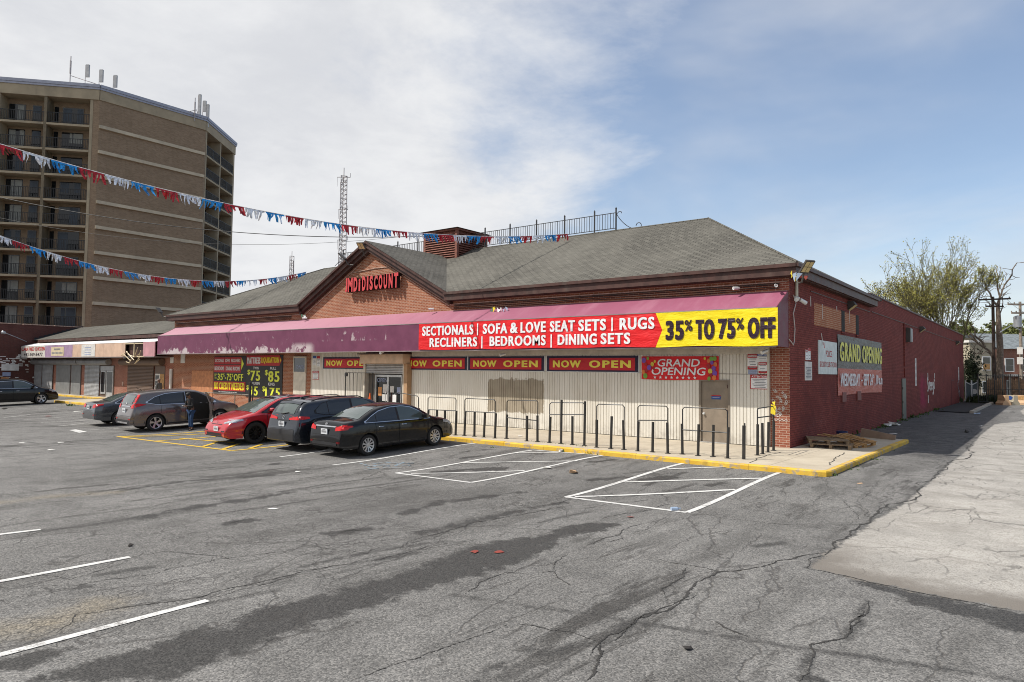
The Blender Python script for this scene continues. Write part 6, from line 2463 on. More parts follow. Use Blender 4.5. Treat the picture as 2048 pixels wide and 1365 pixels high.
cone((-19.35, -0.75, 0.62), 'orange traffic cone on the dark crate before the entrance doors')
mb = MB()
mb.box(-19.55, -18.4, -1.0, -0.5, 0.13, 0.55)
mb.box(-19.6, -18.35, -1.04, -0.46, 0.55, 0.62)
for k in range(5):
    mb.box(-19.5 + k * 0.23, -19.42 + k * 0.23, -1.03, -1.0, 0.16, 0.53)
tag(mb.build('crate', M_['black'], None, loc=(-19, -0.75, 0.13)), 'dark slatted crate at the foot of the entrance doors', 'crate')


# ------------------------------------------------------------------ pallets and scraps beside the corner
def pallet(label, p, rz, tilt=(0, 0), m='wood_old'):
    o = thing('wooden_pallet', label, 'pallet', p, rz, 'wooden pallets by the corner')
    o.rotation_euler = (tilt[0], tilt[1], rz)
    for x in (-0.55, 0.0, 0.55):
        mb = MB()
        for y0 in (-0.5, -0.07, 0.36):
            mb.box(x - 0.045, x + 0.045, y0, y0 + 0.14, 0.018, 0.11)
        mb.box(x - 0.05, x + 0.05, -0.5, 0.5, 0.0, 0.018)
        mb.build('bearer', M_[m], o, local=True)
    mb = MB()
    for k in range(7):
        y = -0.5 + k * 0.152 + random.uniform(-0.01, 0.01)
        mb.box(-0.61, 0.61, y, y + 0.095, 0.111, 0.130 + random.uniform(0, 0.003))
    mb.build('deck', M_[m], o, local=True)
    return o


bp_ = K(1640, 897)
pallet('grey wooden pallet lying flat at the bottom of the stack by the maroon wall', (0.95, 1.25, 0.132), R(8))
pallet('grey wooden pallet lying askew on top of the flat one by the maroon wall', (0.75, 1.45, 0.265), R(20), (R(2), 0))
pallet('broken brown pallet leaning behind the two grey ones', (1.25, 2.25, 0.22), R(-25), (R(8), R(9)), 'wood_new')
o = thing('broken_plank_heap', 'loose splintered brown boards lying over the broken pallet', 'boards', (0.9, 2.2, 0.4))
for k in range(6):
    mb = MB()
    a = Vector((0.35 + k * 0.18, 1.95 + random.uniform(-0.2, 0.3), 0.42 + random.uniform(0, 0.08)))
    d = Vector((random.uniform(0.4, 0.9), random.uniform(-0.5, 0.3), random.uniform(-0.15, 0.05)))
    s = Vector((-d.y, d.x, 0)).normalized() * 0.05
    t = Vector((0, 0, 0.022))
    mb.prism([a - s, a + s, a + s + d, a - s + d], t)
    mb.build('board', M_['wood_new'], o)
bk = thing('paint_bucket', 'dark blue pail with white lettering behind the pallets', 'bucket', (0.85, 3.0, 0.13))
mb = MB()
mb.lathe((0.85, 3.0, 0.13), (0, 0, 1), [(0, 0.0), (0, 0.15), (0.40, 0.18), (0.42, 0.185), (0.42, 0.165), (0.3, 0.16), (0.3, 0)], 18)
mb.build('pail', mat('pail_blue', (0.02, 0.03, 0.10), 0.4), bk, smooth=40)
mb = MB()
for k in range(7):
    a = R(-100 + k * 13)
    n = Vector((math.cos(a), math.sin(a), 0))
    s = Vector((-n.y, n.x, 0))
    q = Vector((0.85, 3.0, 0.22)) + n * 0.176
    mb.obox(q, s, n, (0, 0, 1), -0.012, 0.008, 0, 0.004, 0.0, 0.13 - 0.03 * (k % 2))
mb.build('printed_mark', M_['offwhite'], bk)
mb = MB()
a = S(1716, 878, 1.35)
mb.prism([(0.75, 6.25, 0.135), (2.0, 5.75, 0.135), (2.02, 5.8, 0.30), (0.77, 6.32, 0.46)], (0.02, 0.06, 0.0))
tag(mb.build('cardboard_sheet', M_['card'], None, loc=(1.4, 6, 0.135)), 'brown cardboard sheet propped on the end of the pavement by the maroon wall', 'cardboard')

# litter
LI = [((1148, 948), 0.20, 'litter_tan', 'crumpled tan paper bag between the two hatched bays'), ((1097, 936), 0.18, 'litter_white', 'scrap of paper under the kerb beside the first hatched bay'),
      ((980, 889), 0.20, 'litter_white', 'pinkish white wrapper by the kerb past the black sedan'), ((1126, 904), 0.18, 'litter_white', 'white cup and lid by the kerb behind the far hatched bay'),
      ((1152, 899), 0.10, 'litter_blue', 'pale blue bottle in the weeds at the kerb joint'), ((1204, 908), 0.13, 'litter_green', 'green bottle lying against the kerb'),
      ((1598, 944), 0.24, 'litter_tan', 'beige carton lying against the yellow kerb near its corner'), ((1718, 968), 0.12, 'litter_tan', 'small tan scrap on the tarmac off the kerb corner'),
      ((1352, 1022), 0.10, 'litter_blue', 'clear blue bottle on the tip of the right hatched bay'), ((1262, 1035), 0.10, 'litter_red', 'small red scrap on the tarmac between the bays'),
      ((953, 1104), 0.13, 'litter_red', 'flattened red carton on the dark sealed strip'), ((998, 1105), 0.11, 'litter_red', 'torn white and red carton piece on the dark sealed strip'),
      ((597, 945), 0.16, 'litter_white', 'thin white scrap alone on the open tarmac'), ((1376, 1300), 0.07, 'soil', 'small dark lump on the near tarmac'), ((258, 1093), 0.07, 'soil', 'small black lump near the painted bay lines'),
      ((95, 833), 0.22, 'litter_red', 'red scrap on the faded bays at the left'), ((155, 824), 0.22, 'litter_white', 'white scrap by the faded bays at the left'), ((8, 819), 0.2, 'soil', 'dark clod behind the black car at the left'),
      ((45, 886), 0.2, 'litter_white', 'white scrap by the oil stain at the left edge'), ((103, 901), 0.16, 'litter_white', 'paper scrap right of the oil stain at the left edge'), ((121, 886), 0.14, 'litter_white', 'smaller paper scrap above the other by the left oil stain'),
      ((1778, 853), 0.34, 'litter_white', 'white bag at the foot of the maroon wall'), ((1790, 852), 0.34, 'litter_white', 'second white bag beside the one at the maroon wall'), ((1786, 868), 0.2, 'litter_white', 'white scrap on the dark alley off the maroon wall'),
      ((1936, 866), 0.26, 'soil', 'dark clump on the sunlit edge of the alley'), ((1960, 853), 0.2, 'litter_white', 'white scrap on the sunlit edge of the alley'), ((1955, 829), 0.32, 'litter_blue', 'blue wrapper on the far alley by the edging'),
      ((1880, 812), 0.3, 'litter_white', 'white bag on the planting strip near its start'), ((1867, 817), 0.25, 'litter_white', 'white scrap on the planting strip by the maroon wall'), ((1920, 806), 0.3, 'litter_white', 'white scrap at the far end of the planting strip'),
      ((1738, 869), 0.2, 'litter_white', 'white scrap lying by the cardboard sheet'), ((1722, 883), 0.13, 'litter_white', 'tiny white scrap on the shaded pavement'), ((1040, 873), 0.12, 'litter_white', 'pale scrap on the pavement behind the barriers'),
      ((1270, 914), 0.15, 'litter_white', 'white scraps under the kerb by the last NOW OPEN banner'), ((548, 1019), 0.1, 'litter_white', 'tiny white scrap among the tyre stains')]
for (uv, s, m, lab) in LI:
    on_pave = lab.find('pavement') > 0
    p = K(*uv) if on_pave else G(*uv)
    mb = MB()
    n = 9
    flat = 0.12 if 'flattened' in lab or 'torn' in lab or 'scrap' in lab else 0.5
    c = [Vector((random.gauss(0, 0.42), random.gauss(0, 0.42), abs(random.gauss(0, 0.42)) * flat)) * s for _ in range(14)]
    c = [Vector((q.x, q.y, q.z + 0.008)) + p for q in c]
    if 'bottle' in lab or 'cup' in lab:
        a = random.uniform(0, 3.1)
        d = Vector((math.cos(a), math.sin(a), 0))
        mb.lathe(p + Vector((0, 0, 0.04)) - d * s, d, [(0, 0), (0, 0.035), (s * 1.2, 0.035), (s * 1.6, 0.014), (s * 1.9, 0.014), (s * 1.9, 0)], 10)
    else:
        bmx = bmesh.new()
        for q in c:
            bmx.verts.new(q)
        r_ = bmesh.ops.convex_hull(bmx, input=bmx.verts)
        bmesh.ops.delete(bmx, geom=[e for e in r_.get('geom_interior', []) if isinstance(e, bmesh.types.BMVert)], context='VERTS')
        bmx.verts.ensure_lookup_table()
        bmx.verts.index_update()
        mb.add([v.co[:] for v in bmx.verts], [[v.index for v in f.verts] for f in bmx.faces])
        bmx.free()
    tag(mb.build('litter_scrap' if 'bottle' not in lab else 'plastic_bottle', M_[m], None, loc=tuple(p)), lab, 'litter', 'litter on the lot')

# weeds along the kerb and wall foot
def weeds(name, spots, m='weed'):
    mb = MB()
    for (x, y, z, r, n, h) in spots:
        for _ in range(n):
            a = random.uniform(0, 6.283)
            d = abs(random.gauss(0, 0.5)) * r
            p = Vector((x + math.cos(a) * d * 1.6, y + math.sin(a) * d * 0.5, z))
            up = Vector((random.uniform(-0.6, 0.6), random.uniform(-0.6, 0.6), 1)) * h * random.uniform(0.35, 1.1)
            s = Vector((random.uniform(-1, 1), random.uniform(-1, 1), 0)).normalized() * h * 0.2
            mb.poly([p - s * 0.5, p + up * 0.5 - s, p + up, p + up * 0.5 + s, p + s * 0.5])
    o = mb.build(name, M_[m])
    tag(o, kind='stuff')
    return o


sp_ = []
for u, v, r, n, h in ((1152, 905, 0.35, 120, 0.12), (1180, 909, 0.22, 50, 0.08), (1383, 923, 0.25, 50, 0.07), (1310, 919, 0.12, 18, 0.05), (1452, 932, 0.2, 40, 0.11), (1490, 937, 0.1, 14, 0.05), (1530, 941, 0.3, 60, 0.07), (1640, 950, 0.22, 60, 0.08), (1660, 951, 0.15, 50, 0.07),
                      (1700, 940, 0.15, 22, 0.05), (1745, 920, 0.2, 30, 0.06), (1640, 948, 0.2, 40, 0.05), (1715, 933, 0.12, 16, 0.05), (1780, 902, 0.2, 24, 0.05), (140, 812, 0.5, 50, 0.13), (985, 896, 0.15, 14, 0.05), (1250, 914, 0.2, 16, 0.05), (1350, 922, 0.15, 20, 0.05)):
    p = G(u, v)
    sp_.append((p.x, p.y, p.z, r, n, h))
for k in range(26):
    y = 8 + k * 1.05
    sp_.append((0.10, y, gz(1, y), 0.25, random.choice((3, 8, 30)) if y > 13 else 4, random.uniform(0.06, 0.22)))
for u, v in ((1075, 884.5), (1125, 889), (1150, 890), (1160, 893)):
    p = K(u, v)
    sp_.append((p.x, p.y, 0.13, 0.3, 40, 0.03))
weeds('weeds', sp_)


# ------------------------------------------------------------------ strings of foil pennants and overhead wires
def pennants(label, A, B, sag, seg, first, drop=0.42):
    A, B = Vector(A), Vector(B)
    o = thing('pennant_string', label, 'pennant string', tuple(A), 0, 'strings of foil pennants')
    L = (B - A).length

    def P(t):
        p = A.lerp(B, t)
        p.z -= sag * 4 * t * (1 - t)
        return p
    mb = MB()
    mb.tube([P(i / 40) for i in range(41)], 0.012, 4)
    mb.build('cord', M_['tassel_white'], o)
    n = int(L / seg)
    cols = first
    for k in range(n):
        t0, t1 = k / n, (k + 0.94) / n
        mb = MB()
        ns = 9
        wind = Vector((0.10, 0.06, 0)) * random.uniform(-0.4, 1.5)
        for j in range(ns):
            if random.random() < 0.04:
                continue
            ta = t0 + (t1 - t0) * (j + 0.06) / ns
            tb = t0 + (t1 - t0) * (j + 0.92) / ns
            a, b = P(ta), P(tb)
            h = drop * random.uniform(0.62, 1.08)
            w = wind * random.uniform(0.3, 1.3) + Vector((random.gauss(0, 0.05), random.gauss(0, 0.05), 0))
            m1 = Vector((0, 0, -h * 0.5)) + w * 0.35 + Vector((random.gauss(0, 0.02), random.gauss(0, 0.02), 0))
            m2 = Vector((0, 0, -h)) + w
            tw = Vector((random.gauss(0, 0.02), random.gauss(0, 0.03), 0))
            mb.quad(a, b, b + m1 + tw, a + m1)
            mb.quad(a + m1, b + m1 + tw, b + m2 - (b - a) * 0.25 + tw, a + m2 + (b - a) * 0.25)
        mb.quad(P(t0), P(t1), P(t1) + Vector((0, 0, -0.06)), P(t0) + Vector((0, 0, -0.06)))
        mb.build('fringe', M_['tassel_' + cols[k % len(cols)]], o)
    return o


pa = DP(-14, 284, 20.5)
pbb = F(1136, 468, 5.4)
pennants('upper string of red, silver and blue foil pennants tied to the roof ridge', pa, pbb, 1.05, 0.72, ['red', 'white', 'blue'], drop=0.36)
pa2 = DP(-12, 467, 33)
pb2 = F(613, 544, 5.6)
pennants('lower string of foil pennants running to the roof left of the gable', pa2, pb2, 1.35, 0.72, ['white', 'red', 'blue'], drop=0.40)


def wire(label, pts, r, sag=0.6):
    mb = MB()
    Q = []
    for a, b in zip(pts[:-1], pts[1:]):
        a, b = Vector(a), Vector(b)
        for i in range(24):
            t = i / 24
            p = a.lerp(b, t)
            p.z -= sag * 4 * t * (1 - t)
            Q.append(p)
    Q.append(Vector(pts[-1]))
    mb.tube(Q, r, 5)
    tag(mb.build('overhead_wire', M_['wire'], None, loc=tuple(pts[0])), label, 'wire', 'overhead wires')


wire('thick overhead wire passing the tower and ending at the cupola', [DP(-200, 345, 40), F(850, 473, 5.2)], 0.022, 1.2)
wire('thin overhead wire sagging below the thick one past the tower', [DP(-200, 385, 44), F(835, 470, 6.3)], 0.010, 1.7)

# ------------------------------------------------------------------ behind the far end of the side wall


def tree(name, label, base, H, spread, lean, seed, leaf_m, bark_m, levels=5, leaf_n=9, leaf_s=0.16, stems=3, group=None, trunk_r=0.28, up=0.55, ang=0.55, cat='tree', fork=0.12):
    rd = random.Random(seed)
    o = thing(name, label, cat, tuple(base), 0, group)
    tr = MB()
    lf = MB()
    base = Vector(base)

    def leaves(p, n, r):
        for _ in range(n):
            q = p + Vector((rd.gauss(0, r), rd.gauss(0, r), rd.gauss(0, r)))
            a = Vector((rd.uniform(-1, 1), rd.uniform(-1, 1), rd.uniform(-1, 1))).normalized()
            b = a.cross(Vector((rd.uniform(-1, 1), rd.uniform(-1, 1), rd.uniform(-1, 1)))).normalized()
            s = leaf_s * rd.uniform(0.5, 1.2)
            lf.poly([q - a * s, q + b * s * 0.5, q + a * s, q - b * s * 0.5])

    def grow(p, d, L, r, lv):
        n = 4
        pts, rs = [p], [r]
        q = p
        for i in range(n):
            d = (d + Vector((rd.gauss(0, 0.09), rd.gauss(0, 0.09), rd.gauss(0, 0.06) + 0.03))).normalized()
            q = q + d * (L / n)
            pts.append(q)
            rs.append(r * (1 - 0.42 * (i + 1) / n))
            if lv <= 1 and leaf_m and i > 0:
                leaves(q, leaf_n // 2, 0.10 if levels > 5 else 0.22)
        tr.tube(pts, [max(0.014, v) for v in rs], 7 if lv > 3 else (5 if lv > 1 else 3), cap=False)
        if lv == 0:
            if leaf_m:
                leaves(q, leaf_n, 0.11 if levels > 5 else 0.20)
            return
        k = 3 if lv > 1 else rd.choice((2, 3))
        for j in range(k):
            a = rd.uniform(0, 6.283)
            s = Vector((math.cos(a), math.sin(a), 0))
            s = (s - d * s.dot(d)).normalized()
            w = ang * rd.uniform(0.5, 1.25)
            nd = (d * math.cos(w) + s * math.sin(w) + Vector((0, 0, up * 0.3))).normalized()
            at = pts[-1] if j < 2 else pts[rd.choice((2, 3))]
            grow(at, nd, L * rd.uniform(0.62, 0.86), rs[-1] * (0.85 if j == 0 else 0.68), lv - 1)
    for s in range(stems):
        a = s / stems * 6.283 + 0.7
        d = Vector((lean[0] + spread * math.cos(a), lean[1] + spread * math.sin(a), 1)).normalized()
        grow(base + Vector((math.cos(a), math.sin(a), 0)) * fork * (stems > 1), d, H * rd.uniform(0.27, 0.33), trunk_r, levels)
    tr.build('trunk', M_[bark_m], o, smooth=60)
    if leaf_m:
        lf.build('crown', M_[leaf_m], o)
    return o


def ground_at(u, D):
    p = DP(u, 760, D)
    return Vector((p.x, p.y, gz(p.x, p.y) - 0.1))


tb = ground_at(1932, 66)
tree('spring_tree', 'large leaning tree in thin new leaf rising behind the maroon wall', tb, 15.2, 0.17, (-0.46, -0.36), 14, 'leaf_spring', 'bark_moss', levels=6, leaf_n=3, leaf_s=0.085, stems=4, trunk_r=0.34, ang=0.46, up=0.30, fork=0.5)
tb = ground_at(1700, 120)
tree('spring_tree', 'small far tree in new leaf just showing over the store roof edge', tb, 16.5, 0.2, (0.0, 0.0), 5, 'leaf_spring', 'bark', levels=4, leaf_n=10, leaf_s=0.22, stems=2, trunk_r=0.25)
for i, (u, D, H, sd, lab) in enumerate(((1962, 105, 11.0, 21, 'round green tree behind the stucco house'), (2012, 112, 12.0, 22, 'wide green tree beyond the utility poles, right of the dead tree'), (2052, 105, 11, 23, 'green tree at the right edge beyond the transformer pole'),
                                        (1925, 112, 11.0, 25, 'green tree hidden behind the leaning tree at the wall end'), (2095, 110, 11, 26, 'green tree at the far right beyond the slate roofed house'))):
    tree('far_tree', lab, ground_at(u, D), H, 0.25, (0, 0), sd, 'leaf_mid', 'bark', levels=4, leaf_n=13, leaf_s=0.26, stems=3, trunk_r=0.2, group='trees beyond the houses')

# dead pollard by the fence
db = ground_at(1998, 66)
dt = thing('dead_tree', 'bare dead tree with stubby upright limbs behind the utility pole', 'tree', tuple(db))
rd = random.Random(4)


def Q(x, y, dd=0.0):
    return DP(1700 + x / 5.885, 460 + y / 5.885, 66 + dd)


mb = MB()
mb.tube([db, Q(1765, 1365), Q(1752, 1150), Q(1745, 1000), Q(1738, 870)], [0.34, 0.28, 0.24, 0.20, 0.15], 9)
for k, (pts, r0) in enumerate((([(1738, 900), (1650, 750), (1600, 650), (1560, 600), (1470, 550)], 0.15), ([(1550, 595), (1528, 520), (1528, 440)], 0.05), ([(1738, 870), (1740, 700), (1745, 560), (1735, 430)], 0.17), ([(1745, 560), (1775, 460)], 0.06),
                               ([(1740, 590), (1705, 540)], 0.05), ([(1750, 930), (1790, 720), (1880, 570), (1910, 470), (1965, 390), (2048, 385)], 0.15), ([(1880, 590), (1950, 560)], 0.05), ([(1800, 700), (1890, 650)], 0.06), ([(1745, 720), (1780, 640), (1800, 590), (1850, 510)], 0.08),
                               ([(1690, 810), (1580, 790), (1500, 745)], 0.06), ([(1720, 900), (1640, 860), (1560, 800), (1470, 815)], 0.07), ([(1640, 860), (1490, 865)], 0.04), ([(1780, 800), (1840, 760), (1900, 745)], 0.06), ([(1600, 650), (1560, 690)], 0.04),
                               ([(1650, 750), (1640, 690)], 0.05), ([(1790, 720), (1760, 640), (1705, 470)], 0.06), ([(1840, 640), (1830, 560), (1845, 500)], 0.05), ([(1740, 660), (1700, 610)], 0.05), ([(1760, 1000), (1800, 850), (1805, 760)], 0.10))):
    dd = [rd.uniform(-0.9, 0.9) * i / 2 for i in range(len(pts))]
    P = [Q(x, y, e) for (x, y), e in zip(pts, dd)]
    R_ = []
    for a_, b_ in zip(P[:-1], P[1:]):
        R_ += [a_, a_.lerp(b_, 0.5) + Vector((rd.gauss(0, .08), rd.gauss(0, .08), rd.gauss(0, .06)))]
    R_.append(P[-1])
    mb.tube(R_, [r0 * 0.62 * (1 - 0.7 * i / (len(R_) - 1)) for i in range(len(R_))], 6)
    for _ in range(3):
        a_ = R_[rd.randint(1, len(R_) - 1)]
        mb.tube([a_, a_ + Vector((rd.gauss(0, .35), rd.gauss(0, .35), rd.uniform(0, .55)))], [0.03, 0.012], 4)
mb.build('trunk', M_['bark_dead'], dt, smooth=60)
mb = MB()
a0 = db + Vector((0, 0, 3.4))
b0 = DP(1925, 650, 67)
for (p, q, r0) in ((a0, b0, 0.16), (a0.lerp(b0, 0.4), DP(1933, 633, 67), 0.09), (a0.lerp(b0, 0.25), DP(1935, 690, 66), 0.05), (a0.lerp(b0, 0.6), DP(1900, 640, 68), 0.06)):
    pts = [p.lerp(q, i / 7) + Vector((random.gauss(0, 0.08), random.gauss(0, 0.08), random.gauss(0, 0.10))) for i in range(8)]
    mb.tube(pts, [r0 * (1 - 0.8 * i / 7) for i in range(8)], 5)
    for k in range(7):
        s = pts[random.randint(2, 6)]
        e = s + Vector((random.uniform(-1, 1), random.uniform(-1, 1), random.uniform(-1.2, 0.9)))
        mb.tube([s, s.lerp(e, 0.5) + Vector((0.05, 0.05, 0.1)), e], [0.04, 0.025, 0.01], 4)
mb.build('fallen_limb', M_['bark_dead'], dt)


def utility_pole(label, u, D, vtop, arms, m, r=0.17):
    b = ground_at(u, D)
    top = DP(u, vtop, D).z
    o = thing('utility_pole', label, 'utility pole', tuple(b), 0, 'utility poles')
    mb = MB()
    mb.tube([b, (b.x, b.y, top)], [r, r * 0.7], 10)
    mb.build('shaft', M_[m], o, smooth=60)
    d = Vector((0.786, 0.618, 0))
    for (dz, L, tilt) in arms:
        mb = MB()
        c = Vector((b.x, b.y, top - dz)) + Vector((0.62, -0.78, 0)) * r
        mb.obox(c, (d + Vector((0, 0, tilt))).normalized(), (0.618, -0.786, 0), (0, 0, 1), -L, L, 0, 0.10, -0.07, 0.07)
        for k in (-0.95, -0.5, 0.5, 0.95):
            p = c + (d + Vector((0, 0, tilt))) * L * k
            mb.lathe(p, (0, 0, 1), [(0.07, 0.03), (0.12, 0.05), (0.17, 0.05), (0.2, 0.0)], 8)
        mb.build('crossarm', M_[m], o)
    return o, b, top


up1, b1, t1_ = utility_pole('dark utility pole with one crossarm in front of the dead tree', 1988.5, 63, 594, [(0.25, 1.45, 0.05), (0.9, 0.8, 0.0)], 'pole')
up2, b2, t2_ = utility_pole('weathered utility pole carrying a pale transformer at the right edge', 2043, 60, 604, [(0.25, 1.2, 0.0), (1.0, 0.9, 0.0)], 'pole_grey', 0.15)
mb = MB()
c = DP(2035, 641, 60)
mb.lathe((c.x, c.y, c.z - 0.6), (0, 0, 1), [(0, 0), (0, 0.30), (0.9, 0.30), (0.98, 0.2), (1.02, 0)], 14)
mb.build('transformer', M_['galv'], up2, smooth=40)
for dv in (702, 722):
    c = DP(2040, dv, 59.7)
    mb = MB()
    mb.box(c.x - 0.2, c.x + 0.2, c.y - 0.2, c.y + 0.1, c.z - 0.3, c.z + 0.3)
    mb.build('pole_box', M_['offwhite'], up2)
c = DP(2043, 662, 60)
e = DP(2000, 665, 57)
mb = MB()
mb.tube([c, c.lerp(e, 0.5) + Vector((0, 0, 0.5)), e], 0.04, 5)
mb.build('lamp_arm', M_['galv'], up2)
for i, (p, q, s, lab) in enumerate(((DP(1965, 600, 63), DP(2046, 612, 60), 0.1, 'wire strung between the two utility poles on top'), (DP(2012, 597, 63), DP(2110, 640, 45), 0.5, 'wire running off to the right from the dark utility pole'),
                                    (DP(1990, 640, 63), DP(1930, 676, 75), 0.4, 'service wire dropping from the dark pole towards the stucco house'))):
    wire(lab, [p, q], 0.012, s)

# iron fence and what stands behind it
fe = thing('iron_fence', 'dark iron bar fence closing the end of the alley', 'fence', (5, 58, 0))
fa, fb = G(1957, 808), DP(2120, 809, 58)
fz = gz(0, 60)
fa, fb = Vector((fa.x, fa.y, 0)), Vector((fb.x, fb.y, 0))
d = (fb - fa).normalized()
n = 10
for k in range(n + 1):
    q = fa.lerp(fb, k / n)
    mb = MB()
    mb.tube([(q.x, q.y, fz - 0.1), (q.x, q.y, fz + 2.45)], 0.05, 6)
    mb.build('post', M_['rail'], fe)
for k in range(n):
    mb = MB()
    a, c = fa.lerp(fb, k / n), fa.lerp(fb, (k + 1) / n)
    for z in (0.15, 1.2, 2.3):
        mb.tube([(a.x, a.y, fz + z), (c.x, c.y, fz + z)], 0.025, 5)
    m_ = int((c - a).length / 0.15)
    for i in range(1, m_):
        q = a.lerp(c, i / m_)
        mb.tube([(q.x, q.y, fz + 0.05), (q.x, q.y, fz + 2.4)], 0.014, 4)
    mb.build('bar_panel', M_['rail'], fe)
mb = MB()
fa2, fb2 = fa + Vector((0.4, 2.2, 0)), fb + Vector((0.4, 2.2, 0))
k = 0
L = (fb2 - fa2).length
while k * 0.16 < L:
    q = fa2 + d * k * 0.16
    h = 1.95 + 0.05 * ((k * 13) % 5)
    if not (9 < k < 13):
        mb.obox(q, d, (-d.y, d.x, 0), (0, 0, 1), 0.005, 0.15, 0, 0.03, fz - 0.1, fz + h)
    k += 1
tag(mb.build('board_fence', M_['plank_brown'], None, loc=tuple(fa2)), 'brown upright board fence behind the iron bars', 'fence')
weeds('undergrowth', [((fa + (fb - fa) * t).x + random.uniform(-.3, .3), (fa + (fb - fa) * t).y + 1.0, fz, 0.9, 150, 0.7) for t in [i / 9 for i in range(10)]], 'leaf_dark')
# chain-link gate panels and bins between the wall and the fence
cg = thing('chain_gate', 'pale framed chain link gate with a chain at the far wall corner', 'gate', (0.8, 56, fz))
ga, gb2 = G(1931, 806), G(1956, 806)
ga.z = gb2.z = 0
for k in range(2):
    a, c = ga.lerp(gb2, k * 0.5 + 0.02), ga.lerp(gb2, k * 0.5 + 0.48)
    mb = MB()
    for z0, z1, p, q in ((0.1, 1.9, a, a), (0.1, 1.9, c, c)):
        mb.tube([(p.x, p.y, fz + z0), (p.x, p.y, fz + z1)], 0.05, 6)
    mb.tube([(a.x, a.y, fz + 1.75 - 0.25 * k), (c.x, c.y, fz + 1.75 - 0.25 * (1 - k))], 0.04, 6)
    mb.tube([(a.x, a.y, fz + 0.2), (c.x, c.y, fz + 0.2)], 0.04, 6)
    mb.build('gate_frame', M_['antenna'], cg)
    mb = MB()
    mb.quad((a.x, a.y, fz + 0.2), (c.x, c.y, fz + 0.2), (c.x, c.y, fz + 1.7), (a.x, a.y, fz + 1.7))
    mb.build('mesh_panel', mat('mesh_slat', (0.05, 0.06, 0.065), 0.7), cg)
mb = MB()
p = ga.lerp(gb2, 0.72)
mb.lathe((p.x, p.y - 0.08, fz + 0.95), (0, -1, 0), [(0, 0), (0, 0.22), (0.02, 0.22), (0.02, 0)], 16)
mb.build('round_plate', M_['antenna'], cg)
# jersey barriers with a painted mural
for i, (u0, u1, m, lab) in enumerate(((1991, 2006, 'litter_tan', 'concrete block with tan mural paint, first from the fence post'), (2007, 2024, 'blue', 'concrete block with a blue mural patch in the middle'), (2025, 2062, 'wood_new', 'long concrete block with orange tan mural paint at the right edge'))):
    a, c = G(u0, 809.5), G(u1, 811)
    o = thing('concrete_barrier', lab, 'barrier', tuple(a), 0, 'painted concrete barriers')
    e = Vector(((c - a).x, (c - a).y, 0))
    L = e.length
    e.normalize()
    w = Vector((-e.y, e.x, 0))
    mb = MB()
    pr = [(0, -0.1), (0, 0.15), (0.14, 0.35), (0.17, 0.78), (0.43, 0.78), (0.46, 0.35), (0.6, 0.15), (0.6, -0.1)]
    mb.prism([a + w * x + Vector((0, 0, z)) for x, z in pr], e * L)
    mb.build('block', M_['litter_tan' if i != 1 else 'stucco'], o)
    mb = MB()
    pts = []
    for k in range(16):
        t = k / 16 * 6.283
        x = L * (0.5 + 0.40 * math.cos(t) * random.uniform(0.85, 1.05))
        s = 0.5 + 0.42 * math.sin(t) * random.uniform(0.85, 1.0)
        y = 0.14 + 0.03 * s
        pts.append(a + e * x + w * (y - 0.012) + Vector((0, 0, 0.35 + 0.43 * s)))
    mb.poly(pts)
    mb.build('mural', M_[m], o)

# houses beyond the fence


